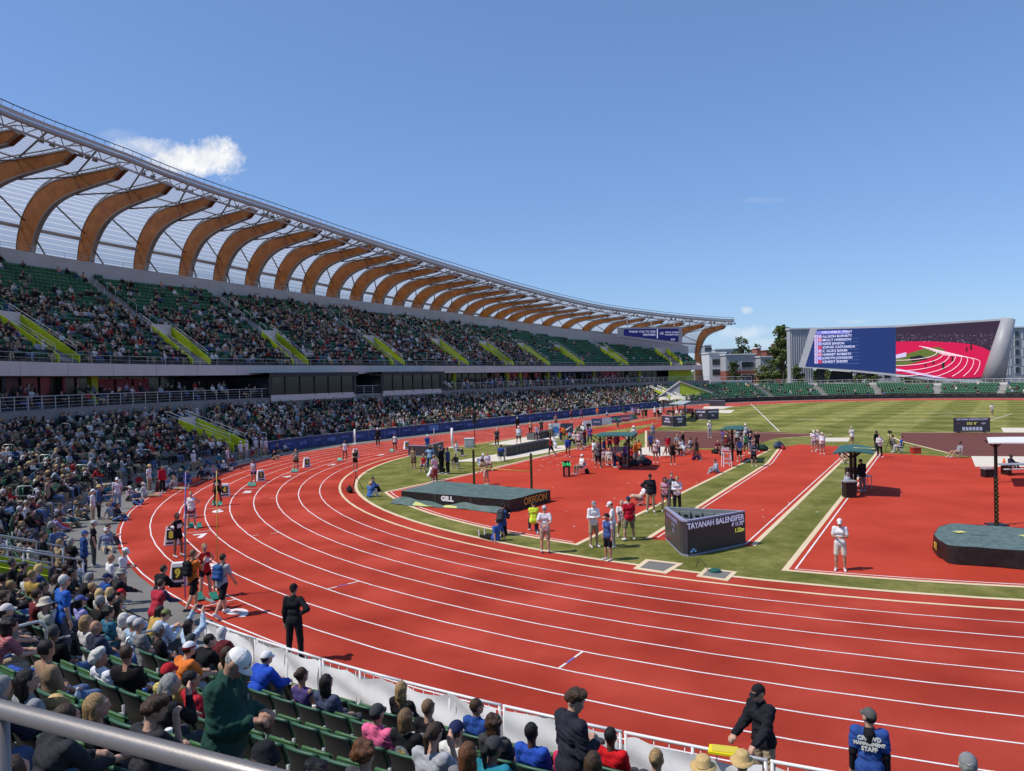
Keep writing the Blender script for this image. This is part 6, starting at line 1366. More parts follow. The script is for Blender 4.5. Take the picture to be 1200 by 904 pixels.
pole('white post on the track beside the blue fence, left of two', 416, 520.5, 1.55, .1, M_WPR); pole('white post near the sand pit, right of two', 530, 525, 1.9, .12, M_WPR)
def spk(t, h): MB().lathe([(.05, h - 1.4), (.17, h - 1.35), (.17, h - .3), (.05, h - .2)], n=12).build('horn', M_BLACK, t)
pole('tall thin black pole with a dark loudspeaker beside the white cabinet', 556.5, 523.5, 3.6, .035, M_BLACK, spk)
def sgn(t, h): MB().box((0, 0, h), (.95, .06, .55)).build('plate', mat('sign_blue', (.04, .12, .36), .5), t)
pole('blue rectangular sign plate on a grey pole by the dark led board', 509, 522, 1.75, .04, M_STEEL, sgn, 'sign_post', 'sign')
x, y = at(550, 524.5); t = thing('equipment_cabinet', 'pale grey cabinet standing beside the loudspeaker pole', 'cabinet', (x, y, 0)); MB().box((0, 0, .42), (.9, .7, .84)).build('case', mat('cab_pale', (.5, .52, .52), .5), t); MB().box((0, -.36, .45), (.7, .03, .6)).build('door', mat('cab_door', (.42, .44, .44), .5), t); MB().box((0, 0, .86), (.98, .78, .05)).build('lid', M_WPR, t)
def folding_chair(px, py, face, label, m_=None, grp='folding chairs on the field'):
    x, y = at(px, py); t = thing('folding_chair', label, 'chair', (x, y, 0), R_(face - 90), grp); m_ = m_ or mat('chair_white', (.6, .6, .58), .6)
    MB().box((0, .0, .43), (.44, .42, .03)).build('seat', m_, t); MB().box((0, -.23, .68), (.44, .03, .3), M=[list(r) for r in Matrix.Rotation(R_(10), 3, 'X')]).build('backrest', m_, t)
    for sx in (-.2, .2):
        for y0, y1 in ((.2, -.22), (-.2, .2)): MB().tube([(sx, y0, 0), (sx, y1, .44)], .014, 5).build('leg', M_STEEL, t)
# high chair
x, y = at(851.5, 547.3); t = thing('judge_chair', 'white tall judge chair with a red cushion beside the teal canopy', 'chair', (x, y, 0)); wd = .36
for sx in (-1, 1):
    for sy in (-1, 1): MB().bar((sx * wd, sy * wd, 0), (sx * wd * .85, sy * wd * .85, 1.25), .06, .06).build('leg', M_WPR, t)
mb = MB()
for z in (.35, .75): mb.box((0, -wd, z), (.7, .04, .06)); mb.box((0, wd, z), (.7, .04, .06))
mb.build('rung', M_WPR, t, kind='stuff'); MB().box((0, 0, 1.27), (.7, .7, .05)).build('seat', M_WPR, t); MB().box((0, .02, 1.36), (.6, .55, .13)).build('cushion', mat('cushion_red', (.5, .05, .03), .8), t); MB().box((0, .33, 1.5), (.7, .05, .4)).build('backrest', M_WPR, t); t.scale = (.78, .78, .78)
x, y = at(1073, 531.8); t = thing('equipment_box', 'bright red cube box on the grass beside the seated camera crew', 'box', (x, y, 0)); MB().box((0, 0, .22), (.62, .5, .44)).build('body', mat('box_red', (.45, .03, .02), .5), t); MB().box((0, 0, .46), (.66, .54, .05)).build('lid', mat('box_red2', (.40, .06, .05), .5), t); MB().tube([(-.15, 0, .49), (-.1, 0, .54), (.1, 0, .54), (.15, 0, .49)], .015, 5).build('handle', M_BLACK, t)
x, y = at(1176.7, 546); t = thing('traffic_cone', 'small orange cone beside the dark seated person at the right edge', 'cone', (x, y, .02)); MB().lathe([(.15, .03), (.13, .05), (.02, .5), (.005, .51)], n=14).build('cone_body', mat('cone_orange', (.75, .12, .015), .5), t); MB().box((0, 0, .015), (.36, .36, .03)).build('base', M_BLACK, t)
def bin_(px, py, label, h=.85):
    x, y = at(px, py); t = thing('waste_bin', label, 'bin', (x, y, 0)); MB().box((0, 0, h / 2), (.55, .5, h)).build('body', M_BLACK, t); MB().box((0, 0, h + .03), (.6, .55, .07)).build('lid', mat('bin_grey', (.35, .35, .36), .5), t)
bin_(995.4, 583.2, 'black waste bin in front of the curved teal canopy desk', .82); bin_(1157.5, 559.5, 'black waste bin beside the bench under the white canopy', .5)
x, y = at(1000, 573); t = thing('computer_desk', 'small pale desk with a black pedestal case under the ring emblem canopy', 'desk', (x, y, 0)); MB().box((.25, -.1, .72), (1.3, .6, .04)).build('top', mat('desk_grey', (.45, .47, .48), .5), t); MB().box((0, .15, .95), (.6, .4, .42)).build('black_case', M_BLACK, t); MB().box((-.05, -.15, .77), (.5, .35, .05)).build('paper_stack', M_WPR, t)
for sx in (-.35, .85): 
    for sy in (-.35, .15): MB().tube([(sx, sy, 0), (sx, sy, .7)], .02, 6).build('leg', M_STEEL, t)
x, y = at(1195, 556); t = thing('bench_table', 'long grey bench table under the white canopy at the right edge', 'table', (x, y, 0)); MB().box((0, 0, .62), (2.6, .75, .06)).build('top', mat('bench_grey', (.30, .30, .33), .5), t); MB().box((0, -.6, .40), (2.6, .28, .05)).build('seat', mat('bench_light', (.5, .5, .5), .5), t)
for sx in (-.95, .95): MB().box((sx, -.2, .29), (.1, .9, .58)).build('leg', M_BLACK, t)
# bags and a bench under the first canopy
def bag(px, py, c_, label, s=1.0, cat='bag'):
    x, y = at(px, py); rg = random.Random(int(px * 7)); w1, w2 = .22 * s * rg.uniform(.8, 1.2), .16 * s
    V, F, G = surface([('c', (-w1, 0, .16 * s), (w1, .02, .17 * s), .15 * s, .16 * s, 0), ('c', (-w1 * .6, .03, .3 * s), (w1 * .5, .0, .32 * s), .12 * s, .1 * s, 0), ('c', (0, -.12 * s, .14 * s), (w1 * .6, -.12 * s, .12 * s), .08 * s, .07 * s, 0)], .035, .05)
    me = np_mesh('bag', V, F); o = bpy.data.objects.new('sports_bag', me); col.objects.link(o); o.location = (x, y, -.005); o.rotation_euler = (0, 0, rg.uniform(0, 3)); setm(o, fab(c_)); tag(o, label, cat)
    MB().tube([(-w1 * .7, 0, .3 * s), (-w1 * .3, .0, .47 * s), (w1 * .3, 0, .47 * s), (w1 * .7, 0, .3 * s)], .014, 5).build('strap', fab((.02, .02, .02)), o, True)
for px, py, c_, lab, s in ((724, 541, (.03, .03, .035), 'black sports bag under the first teal canopy, leftmost', 1.1), (731, 545, (.32, .32, .34), 'pale grey bag on the apron in front of the bench', 1.1), (743, 546, (.05, .05, .06), 'charcoal bag beside the pale clothing heap', 1.2), (752, 543, (.10, .10, .11), 'dark grey bag behind the charcoal one', 1.4), (758, 545.5, (.04, .04, .045), 'black rucksack at the right end of the bag row', 1.2), (688, 555.5, (.012, .012, .014), 'black case beside the seated official on the red apron', .9), (912.5, 526, (.06, .08, .13), 'navy rucksack standing on the grass left of the strip', 1.5), (918, 527, (.30, .03, .04), 'red bag leaning on the navy rucksack', .9), (893, 528.5, (.02, .05, .04), 'dark green case behind the standing photographer', 1.3), (838, 532, (.02, .02, .022), 'black bag in the shadow of the second teal canopy, left', 1.0), (846, 534, (.05, .05, .055), 'grey black bag under the second teal canopy', 1.1), (410, 577.5, (.015, .015, .017), 'black case by the tripod at the inner kerb', 1.0), (516, 554.5, (.015, .015, .02), 'black equipment bag at the camera crew feet', 1.5), (792, 526, (.05, .04, .04), 'dark bag behind the two athletes on the pad', .8)): bag(px, py, c_, lab, s)
x, y = at(730, 537); t = thing('bench', 'dark grey bench under the first teal canopy', 'bench', (x, y, 0), .1); MB().box((0, 0, .44), (1.9, .4, .06)).build('seat', mat('bench_dark', (.12, .12, .13), .6), t); MB().box((0, .2, .7), (1.9, .05, .4)).build('backrest', mat('bench_dark', (.12, .12, .13), .6), t)
for sx in (-.8, .8): MB().box((sx, 0, .21), (.06, .38, .42)).build('leg', M_BLACK, t)
# tripods
def tripod(px, py, h, label, cam_=True):
    x, y = at(px, py); t = thing('camera_tripod', label, 'tripod', (x, y, 0))
    for a in (0.3, 2.4, 4.5): MB().tube([(.38 * math.cos(a), .38 * math.sin(a), 0), (0, 0, h * .72)], .02, 5).build('leg', M_BLACK, t)
    MB().tube([(0, 0, h * .65), (0, 0, h)], .025, 6).build('column', M_BLACK, t)
    if cam_: c = MB().box((0, 0, h + .09), (.16, .3, .18)).build('camera', M_BLACK, t); MB().tube([(0, -.15, h + .09), (0, -.34, h + .09)], .06, 10).build('lens', M_BLACK, c)
tripod(417.5, 573.5, 1.15, 'black camera tripod on the inner kerb beside the sitting men in blue', False); tripod(1043, 529.5, 1.5, 'black camera tripod of the crew by the brown runway'); tripod(521, 553, 1.5, 'black camera tripod beside the large cameraman')
# navy tent wall and the wedge behind it
x0, y0 = at(806, 472.5); x1, y1 = at(850, 471); a, b = np.array([x0, y0]), np.array([x1, y1]); d = nz(b - a); w_ = np.linalg.norm(b - a); t = thing('medal_tent', 'long navy backdrop with pale emblems beside the far bend', 'backdrop', (*a, 0), math.atan2(d[1], d[0]))
MB().box((w_ / 2, .15, 1.05), (w_, .3, 2.1)).build('panel', mat('tent_navy', (.022, .022, .075), .7), t)
for u, w2 in ((.15, 1.6), (.65, 1.2), (.9, .7)): MB().box((w_ * u, -.01, 1.1), (w2, .03, 1.2)).build('pale_emblem', mat('emblem_lilac', (.16, .17, .42), .7, .6, 2), t)
for u, h_ in ((.4, .7), (.58, .9), (.72, 1.3), (.86, .8)): MB().lathe([(.28, 0), (.2, h_ * .8), (.1, h_)], (w_ * u, -.7, 0), 8).build('podium_cone', M_WPR, t)
# concrete and lime wedge of the far stair
WQ = 98; t = thing('stair_wedge', 'lime and concrete triangular stair enclosure at the end of the blue fence', 'stair', (*S(WQ, 54), 0))
W0 = np.array(at_depth(757, 478.6, 158)[:2]); W1 = np.array(at_depth(797, 478, 163)[:2]); W2 = np.array(at_depth(840, 474, 172)[:2])
ap = at_depth(796.5, 448.5, 168); lo = at_depth(760, 475, 158); ri = at_depth(837, 463, 174)
mb = MB(); mb.add([(*W0, 0), (lo[0], lo[1], lo[2]), ap, (W1[0], W1[1], 0)], [(0, 3, 2, 1)]); mb.build('concrete_side', M_CONC, t, world=True)
mb = MB(); mb.add([(W1[0] - .3, W1[1] - .1, 0), (ap[0], ap[1], ap[2]), ri, (W2[0], W2[1], 0)], [(0, 3, 2, 1)]); mb.build('lime_side', M_LIME, t, world=True)
mb = MB(); mb.tube([(lo[0], lo[1], lo[2] + .2), (ap[0], ap[1], ap[2] + .2), (ri[0], ri[1], ri[2] + .2)], .16, 6); mb.build('coping', M_FASC, t, world=True)
# black boards along the foot of the far stand
BL_ = mat('board_black', (.02, .018, .018), .5)
for i, q in enumerate(np.arange(112, 214, 3.4)):
    c_ = S(q + 1.6, 50.2); o = outward(q + 1.6); rz = math.atan2(o[1], o[0]) + math.pi / 2; t = thing('perimeter_board', 'black perimeter board with faint lettering along the far bend', 'perimeter board', (*c_, 0), rz, 'black boards along the far bend')
    MB().box((0, 0, .55), (3.1, .12, .8)).build('panel', BL_, t); text('FINALS' if i % 2 else 'NATIONALS', .34, mat('board_faint', (.16, .12, .10), .6), t, (0, .064, .55), np.stack([[-1, 0, 0], [0, 0, 1], [0, 1, 0]], 1)); MB().box((0, 0, .08), (3.2, .2, .16)).build('foot', M_BLACK, t)
# ================================================================ people on the field
WH = (.72, .72, .72); BK = (.012, .012, .014); NV_ = (.02, .03, .085); RD = (.42, .015, .015); KH = (.36, .27, .17); BL = (.03, .09, .36); GY = (.25, .26, .28); DG = (.06, .06, .065); MR = (.14, .012, .025); OR = (.65, .17, .03); PK = (.75, .14, .28); LV_ = (.35, .30, .48); TN = (.32, .22, .13); GN = (.02, .06, .045); TE = (.02, .19, .26); CR_ = (.62, .56, .46); LB = (.30, .42, .58)
F = []
def fp(px, py, face, pose, top, bot, label, h=1.75, **o): F.append((px, py, face, pose, top, bot, label, h, o))
RUN = dict(bib=1, sleeve='n', blen='tiny', wide=.9, hair='pony')
fp(241, 701, -40, 'hips', RD, BK, 'runner in a red singlet with hands on hips in lane nine behind the backpackers', 1.68, skin='l', hc='blond', **{**RUN, 'hair': 'bun'})
fp(209, 652.6, -30, 'hips', BK, BK, 'dark haired runner in black bending by the lane eight marker box', 1.68, skin='b', hc='dark', **RUN)
fp(224.8, 619, -80, 'hips', WH, (.2, .05, .08), 'runner in a white singlet, hands on hips, in lane seven', 1.68, hc='blond', **{**RUN, 'hair': 'bun'})
fp(255.3, 592.5, -85, 'stand_wide', BK, BK, 'runner in black standing over the starting blocks of lane six', 1.68, skin='d', hc='dark', **{**RUN, 'hair': 'bun'})
fp(297.5, 568, -85, 'hold', (.5, .45, .58), NV_, 'runner in a pale lilac top and navy shorts in lane five', 1.66, skin='m', hc='dark', **{**RUN, 'hair': 'long'})
fp(347, 552.8, -75, 'one_hip', (.16, .17, .10), BK, 'runner in an olive top and black shorts in lane four', 1.68, hc='light', **RUN)
fp(404.5, 540, -70, 'hips', WH, (.25, .06, .1), 'runner in white before the lane three marker box', 1.7, skin='b', hc='black', **{**RUN, 'hair': 'bun'})
fp(463, 529.3, -80, 'stand', WH, BK, 'runner in a white top and black shorts in lane two', 1.68, skin='b', hc='black', **{**RUN, 'hair': 'bun'})
fp(416.5, 553, -80, 'hold', BK, BK, 'woman in black shorts standing in the inside lane beside the kerb tripod', 1.65, skin='m', hc='black', hair='bun', sleeve='n', blen='tiny')
fp(443, 523.2, -100, 'stand', BK, BK, 'official in all black with a white cap walking across the lanes', 1.85, hat='cap', hatc=WH, sleeve='l')
fp(227, 716, 60, 'pole', OR, BK, 'person in an orange shirt with a black backpack carrying upright poles', 1.8, hc='light', sleeve='s', blen='shorts', pack=BK, packl='black backpack on the person in the orange shirt', shoes=(.05, .05, .05))
fp(261, 722, 70, 'walk', (.40, .41, .44), BK, 'person in a grey top with a blue backpack walking past the lane nine blocks', 1.8, hc='brown', sleeve='s', blen='shorts', pack=(.03, .09, .25), packl='blue backpack on the person in the grey top', shoes=WH)
fp(435, 577, -5, 'ground', (.05, .13, .36), BK, 'man in a blue vest sitting on the grass hugging his knees', 1.75, hc='dark', sleeve='l')
fp(433, 583, 60, 'ground', (.05, .14, .40), WH, 'person in blue with a straw hat sitting on the grass by the kerb', 1.7, hat='straw', sleeve='s')
fp(485, 550, -110, 'hold', TN, (.18, .09, .06), 'woman in a long brown skirt beside the dark led board', 1.68, hair='long', hc='brown', sleeve='n', blen='skirt', skin='m')
fp(501, 532, -60, 'stand', BL, KH, 'official in a blue shirt and white cap by the dark led board', 1.7, hat='cap', hatc=WH, blen='shorts')
fp(501.5, 545.5, 20, 'bend', BK, DG, 'crew member in black leaning over the kit by the led board', 1.7, hc='dark', sleeve='l')
fp(503, 563.5, 20, 'crouch', WH, (.25, .05, .05), 'official in white crouching on the apron edge with a white cap', 1.72, hat='cap', hatc=WH)
fp(510, 565, 130, 'hold', (.62, .5, .54), (.22, .05, .05), 'official in a pale pink shirt and maroon trousers standing at the apron edge', 1.75, hat='cap', hatc=GY, skin='m')
fp(517.5, 556, 150, 'hold', BK, BK, 'large cameraman in black with a camera on his shoulder', 1.9, hc='dark', sleeve='l', fat=1.2, puff=.03)
fp(525, 556, 160, 'stand', NV_, BK, 'crew member in a navy vest behind the large cameraman', 1.85, hc='dark', sleeve='l', vest=(.03, .07, .2))
fp(536, 535, -20, 'sit', WH, DG, 'seated official in a white shirt behind the black crew member', 1.75, hc='dark')
fp(536, 549.5, -120, 'crouch', BK, CR_, 'crew member in black kneeling beside a white bucket', 1.75, hc='black', sleeve='l')
fp(582.5, 523.5, -90, 'stand', DG, BK, 'official in a charcoal shirt and pale cap by the sand pit', 1.75, hat='cap', hatc=(.5, .45, .4))
fp(608, 521, -80, 'stand_wide', (.62, .66, .72), DG, 'heavy official in a pale blue shirt standing in the sand pit', 1.82, hat='cap', hatc=WH, blen='shorts', fat=1.25)
fp(606.5, 505, -90, 'stand', BK, BK, 'official in black with a white cap beyond the sand pit', 1.7, hat='cap', hatc=WH, sleeve='l')
fp(621.7, 510, -90, 'stand', (.6, .33, .22), BK, 'jumper in a peach top and black tights beside the pit', 1.7, hair='pony', hc='dark', skin='b', wide=.9)
fp(630, 516, -100, 'bend', (.4, .36, .5), NV_, 'athlete in lilac and navy bending by the far pit', 1.7, hair='pony', hc='dark', blen='shorts')
fp(634.5, 509, -80, 'stand', (.06, .05, .06), BK, 'athlete in dark kit behind the bending one by the far pit', 1.68, hair='bun', hc='dark')
fp(587.7, 541, 80, 'sit', BL, CR_, 'official in royal blue sitting at the end of the nearer sand pit', 1.75, hc='dark', skin='b')
fp(564, 551, -60, 'sit_lean', (.55, .52, .6), LB, 'official in white and lilac sitting left of a pair behind the high jump bar', 1.7, hat='cap', hatc=WH)
fp(571.5, 551.5, -70, 'sit', WH, (.25, .16, .13), 'official in white sitting right of a pair behind the high jump bar', 1.7, hc='dark')
fp(570, 569, 140, 'bend', TN, (.55, .40, .3), 'jumper bending down between the high jump posts', 1.72, hair='pony', hc='dark', blen='shorts', skin='m')
fp(646, 535, 190, 'walk', (.30, .02, .04), BK, 'athlete in a red singlet walking left along the apron edge', 1.75, hair='short', hc='dark', skin='d', sleeve='n', blen='shorts', wide=.95)
fp(651, 526, 120, 'crouch', WH, GY, 'official in white squatting beside the sand pit cover', 1.75, hc='grey')
fp(645.5, 512.5, -90, 'stand', (.55, .56, .58), TN, 'official in pale grey left of the pale emblem board', 1.75, hc='dark')
fp(651.5, 501, -90, 'stand', (.3, .2, .15), DG, 'person in tan standing behind the pale emblem board', 1.7, hc='dark', hat='cap', hatc=RD)
fp(665.7, 536, -90, 'walk', BL, (.2, .07, .05), 'athlete in a royal blue top walking across the apron', 1.75, hair='pony', hc='dark', skin='b', sleeve='l', blen='tiny')
fp(678, 527.5, -90, 'stand', (.6, .55, .55), BK, 'athlete in white and black shorts among the group at the runway end', 1.7, hair='pony', hc='dark', sleeve='n', blen='tiny')
fp(673, 522, -120, 'sit', (.4, .42, .45), BK, 'official in grey with a white cap sitting in the group at the runway end', 1.75, hat='cap', hatc=WH)
fp(675, 517, -60, 'bend', (.2, .27, .2), BK, 'person in dull green bending in the group at the runway end', 1.7, hc='blond', hair='pony')
fp(683.5, 517, -95, 'stand', WH, DG, 'heavy official in a white shirt at the back of the runway group', 1.8, hat='cap', hatc=WH, fat=1.2)
fp(681, 515, -90, 'hold', DG, BK, 'athlete in charcoal half hidden in the runway group', 1.7, hair='bun', hc='dark', skin='b')
fp(690, 512, -100, 'stand', BK, BK, 'person in black right of the runway group', 1.7, hair='pony', hc='blond')
fp(724, 502, 200, 'bend', (.02, .25, .14), (.1, .25, .2), 'athlete in bright green bending on the long jump runway', 1.68, hair='bun', hc='dark', skin='d', blen='tiny')
fp(681.5, 556, -150, 'sit', WH, (.20, .17, .14), 'official in white sitting alone on the red apron by the timer board', 1.75, hat='cap', hatc=WH)
fp(699.5, 544, -70, 'stand', (.34, .34, .33), BK, 'athlete in grey at the left post of the first teal canopy', 1.7, hair='short', hc='dark', blen='shorts')
fp(701, 548.5, -100, 'hips', (.10, .10, .11), BK, 'athlete in charcoal standing in front of the first teal canopy', 1.72, hair='short', hc='black', skin='b', blen='shorts')
fp(707, 545, -90, 'sit', (.55, .38, .42), BK, 'athlete in a pink top sitting under the first teal canopy', 1.66, hair='pony', hc='dark', blen='tiny')
fp(714, 545.5, -90, 'sit', (.62, .60, .58), (.2, .2, .3), 'athlete in white sitting next to the pink top under the first teal canopy', 1.66, hair='pony', hc='light', blen='tiny')
fp(714.7, 531, -90, 'hold', MR, BK, 'athlete in a maroon tracksuit standing left behind the canopy bench', 1.72, hair='pony', hc='dark', sleeve='l')
fp(722.8, 531, -90, 'stand', (.10, .012, .02), (.08, .02, .03), 'coach in dark maroon with a white cap behind the canopy bench', 1.75, hat='sun', hatc=WH, sleeve='l')
fp(733, 545.5, -100, 'sit_lean', LV_, (.3, .2, .17), 'athlete in a lavender shirt bending forward on the canopy bench', 1.68, hair='pony', hc='brown', blen='tiny')
fp(741, 541, -80, 'sit_lean', (.22, .02, .03), BK, 'athlete in a crimson top sitting at the right canopy post', 1.7, hair='short', hc='dark', skin='b')
fp(736, 527, -95, 'stand', (.5, .5, .5), BK, 'athlete in a pale grey top behind the right canopy post', 1.7, hair='pony', hc='brown', skin='m')
fp(749, 534, -100, 'sit', OR, BK, 'athlete in an orange red shirt sitting near the pale throwing pad', 1.7, hc='dark', skin='b')
fp(742.7, 520.5, -90, 'walk_hold', WH, DG, 'official in white behind the first teal canopy with a white hat', 1.78, hat='sun', hatc=WH)
fp(765, 517, -85, 'stand', (.3, .32, .35), GY, 'coach in grey at the edge of the brown runway', 1.8, hc='grey', blen='long')
fp(762.5, 531, -60, 'stand', (.06, .09, .30), BK, 'athlete in a blue and white top with a black skirt on the throwing pad', 1.7, hair='pony', hc='dark', skin='b', blen='tiny')
fp(768.4, 543, -90, 'stand', (.62, .5, .46), (.25, .03, .03), 'athlete in a pale top and red shorts in front of the throwing pad', 1.72, hair='short', hc='dark', skin='m', sleeve='n', blen='tiny')
fp(782.5, 535.5, -60, 'walk', (.55, .015, .03), (.3, .2, .15), 'coach in a bright red shirt walking behind the runner in black', 1.76, hc='dark', blen='shorts', sleeve='l')
fp(788.5, 545, -85, 'stand', BK, BK, 'runner in black kit facing the photographer on the apron', 1.7, hair='pony', hc='dark', skin='b', sleeve='n', blen='tiny')
fp(793.5, 534, -60, 'sit', (.35, .2, .08), BK, 'athlete in ochre sitting behind the runner in black', 1.66, hair='long', hc='dark')
fp(801, 533, 150, 'sit_lean', WH, GY, 'official in a white shirt sitting left of a pair on the apron', 1.78, hc='dark', fat=1.2)
fp(808.5, 531, 140, 'sit', (.6, .62, .64), GY, 'official in pale grey sitting right of a pair on the apron', 1.72, hc='dark', skin='b')
fp(817, 538.5, 190, 'walk', BK, BK, 'runner in black striding left across the apron', 1.72, hair='bun', hc='dark', skin='b', sleeve='n', blen='tiny')
fp(831.6, 513.5, -90, 'phone', WH, (.4, .38, .36), 'official in white standing alone on the brown runway', 1.8, hat='cap', hatc=WH)
fp(851, 529, -90, 'sit', (.2, .03, .03), BK, 'athlete in maroon sitting under the second teal canopy', 1.7, hat='straw', skin='b')
fp(854, 527, -60, 'sit', (.14, .05, .05), BK, 'athlete in brown sitting in the shade of the second canopy', 1.7, hc='black', skin='d')
fp(866.6, 541.8, 95, 'stand', (.5, .5, .5), BK, 'person in grey seen from behind with a blue pack by the second teal canopy', 1.78, hc='light', blen='shorts', pack=(.07, .16, .42), packl='bright blue backpack beside the second teal canopy')
fp(868.5, 521, -90, 'hold', BK, WH, 'person in a black top and white shorts at the canopy post', 1.75, hc='dark', blen='shorts')
fp(873.5, 519, -90, 'stand', WH, WH, 'official in all white behind the second teal canopy', 1.8, hat='cap', hatc=WH)
fp(864, 524, -90, 'stand', (.55, .55, .52), BK, 'athlete in a cream top behind the blue backpack', 1.68, hc='light', hair='pony')
fp(879, 525.5, -80, 'stand', NV_, WH, 'person in a navy shirt and white trousers right of the second canopy', 1.8, hc='dark')
fp(887.4, 529.5, -100, 'stand', BK, BK, 'athlete in black and white sleeves beyond the photographer', 1.72, hair='pony', hc='dark')
fp(883.5, 547, -90, 'hold', (.09, .10, .14), BK, 'photographer in dark clothes with cameras slung at the hip on the grass', 1.78, hc='dark', sleeve='l', blen='shorts', pack=(.14, .17, .25), packl='grey blue camera pack on the photographer on the grass')
fp(840.4, 554.5, 190, 'ground_hold', (.33, .38, .45), (.25, .28, .33), 'photographer in grey blue sitting cross legged aiming left on the apron edge', 1.75, hc='dark', sleeve='l')
fp(953.5, 530, -100, 'hold', WH, (.34, .28, .26), 'official in white with a white cap, left of three on the strip', 1.8, hat='cap', hatc=WH, blen='shorts')
fp(958, 528, -70, 'stand', WH, KH, 'official in white half hidden between two others on the strip', 1.7, hat='cap', hatc=CR_, blen='shorts')
fp(963.5, 533, -100, 'stand', (.7, .66, .7), (.28, .19, .15), 'heavy official in white with brown shorts, nearest of three on the strip', 1.76, hat='cap', hatc=CR_, blen='shorts', fat=1.2)
fp(998.5, 523.5, 95, 'fold', (.72, .70, .68), KH, 'official in white seen from behind beyond the ring emblem canopy', 1.72, hat='cap', hatc=CR_, blen='shorts', fat=1.1)
fp(988, 543, -90, 'sit_lean', (.55, .5, .42), KH, 'person with a straw hat bending behind the canopy roof', 1.6, hat='straw', blen='shorts')
fp(1027, 531, -60, 'stand', BK, DG, 'person in black behind the white shirted one by the canopy', 1.76, hc='black', skin='d', sleeve='l')
fp(1031, 536.5, -85, 'cross', (.68, .66, .64), BK, 'person in a white shirt and black trousers right of the ring emblem canopy', 1.76, hc='dark', sleeve='l')
fp(1047.5, 529.5, 0, 'sit', (.2, .18, .17), (.6, .55, .5), 'camera operator in dark clothes sitting on the grass by the brown runway', 1.75, hc='dark')
fp(1055.5, 531, 160, 'sit', BL, (.4, .42, .45), 'camera crew member in royal blue sitting beside the operator', 1.75, hc='dark', sleeve='s')
fp(1011, 577, 110, 'hold', BK, (.20, .17, .16), 'man in a black jacket standing at the desk under the ring emblem canopy', 1.78, hat='cap', hatc=BK, sleeve='l', puff=.03)
fp(989.5, 578, 10, 'crouch', (.32, .36, .42), DG, 'person in grey crouching left of the desk behind the bin', 1.72, hc='grey', sleeve='l')
fp(1122.5, 537, 195, 'recline', GY, KH, 'official reclining in a folding chair beside the brown runway', 1.75, hat='cap', hatc=BK, blen='shorts', skin='m')
fp(1182.5, 549, -60, 'ground', (.03, .03, .06), BK, 'person in dark blue sitting on the pale pad by the cone', 1.75, hc='black', skin='d', sleeve='l')
fp(1162.5, 488.5, -90, 'fold', WH, KH, 'official in white standing far out on the mown field', 1.78, hc='dark', blen='shorts')
fp(696, 641.5, -70, 'fold', (.75, .75, .76), KH, 'official in white with a grey cap, leftmost of the group by the apron corner', 1.78, hat='cap', hatc=GY, sleeve='l', blen='shorts', eyes=1)
fp(719, 642.5, 170, 'hold', (.74, .74, .74), (.32, .30, .27), 'official in white with a white cap facing left by the apron corner', 1.78, hat='cap', hatc=WH, blen='long')
fp(713, 657, -140, 'stand', (.60, .62, .66), BK, 'dark haired youth with a blue vest over white, nearest of the group on the grass', 1.66, hair='tousled', hc='dark', skin='m', blen='shorts', vest=(.05, .09, .25), shoes=WH)
fp(737.5, 634, 100, 'stand_wide', (.50, .012, .03), (.20, .18, .13), 'man in a red shirt and khaki shorts seen from behind', 1.76, hat='cap', hatc=NV_, blen='shorts', fat=1.2, shoes=WH)
fp(729, 632, -90, 'walk', WH, KH, 'person half hidden behind the man in the red shirt', 1.6, hc='grey', blen='shorts')
fp(762.5, 600.5, -95, 'one_hip', (.018, .020, .03), KH, 'man in a dark blazer and khaki trousers with a black cap', 1.82, hat='cap', hatc=BK, sleeve='l', puff=.028, eyes=1, skin='m')
fp(750.5, 592.5, 175, 'recline', WH, (.5, .38, .27), 'official in white reclining in a chair behind the blazer', 1.75, hat='cap', hatc=WH, blen='shorts')
fp(779.5, 600, -95, 'hold', (.62, .30, .38), (.10, .08, .09), 'athlete in a pink top standing with two others behind the led board', 1.68, hair='long', hc='dark', skin='m', blen='tiny', sleeve='n')
fp(787.5, 597, -90, 'stand', (.10, .10, .11), (.14, .13, .14), 'person in charcoal between the pink top and the white pullover', 1.76, hc='dark', sleeve='l')
fp(793.8, 601, -95, 'hold', (.68, .64, .67), BK, 'person in a white pullover and black trousers by the led board', 1.74, hc='blond', sleeve='l')
fp(626, 624.5, 95, 'kneel', (.55, .68, .05), (.05, .05, .07), 'person in a yellow high visibility vest kneeling on the apron', 1.74, hc='dark', sleeve='n', vest=(.62, .78, .05))
fp(639, 648.5, 85, 'back', (.72, .72, .73), (.40, .31, .20), 'official in a white shirt and shorts with hands held behind the back', 1.78, hat='cap', hatc=(.55, .52, .55), blen='shorts', sleeve='s', hc='grey')
fp(589, 628, 60, 'kneel', (.03, .03, .04), BK, 'photographer in black with a blue vest kneeling by the landing mat', 1.78, hc='dark', sleeve='l', vest=(.04, .08, .22), pack=(.05, .055, .06), packl='dark pack on the kneeling photographer by the landing mat')
fp(581, 634, 130, 'ground_flat', (.04, .10, .34), BK, 'photographer in a blue vest sitting on the grass with legs stretched left', 1.76, hc='dark', sleeve='s', vest=(.05, .13, .42))
fp(985, 669, -115, 'fold', (.74, .74, .76), (.62, .56, .48), 'official in all white with a white cap standing on the right apron', 1.72, hat='cap', hatc=WH, blen='shorts', shoes=WH, skin='m', eyes=1)
fp(346, 776, 80, 'one_hip', (.014, .014, .018), (.014, .014, .018), 'security man in black with one hand on the hip on the outer lane', 1.84, hat='cap', hatc=BK, sleeve='l', skin='m', collar=1)
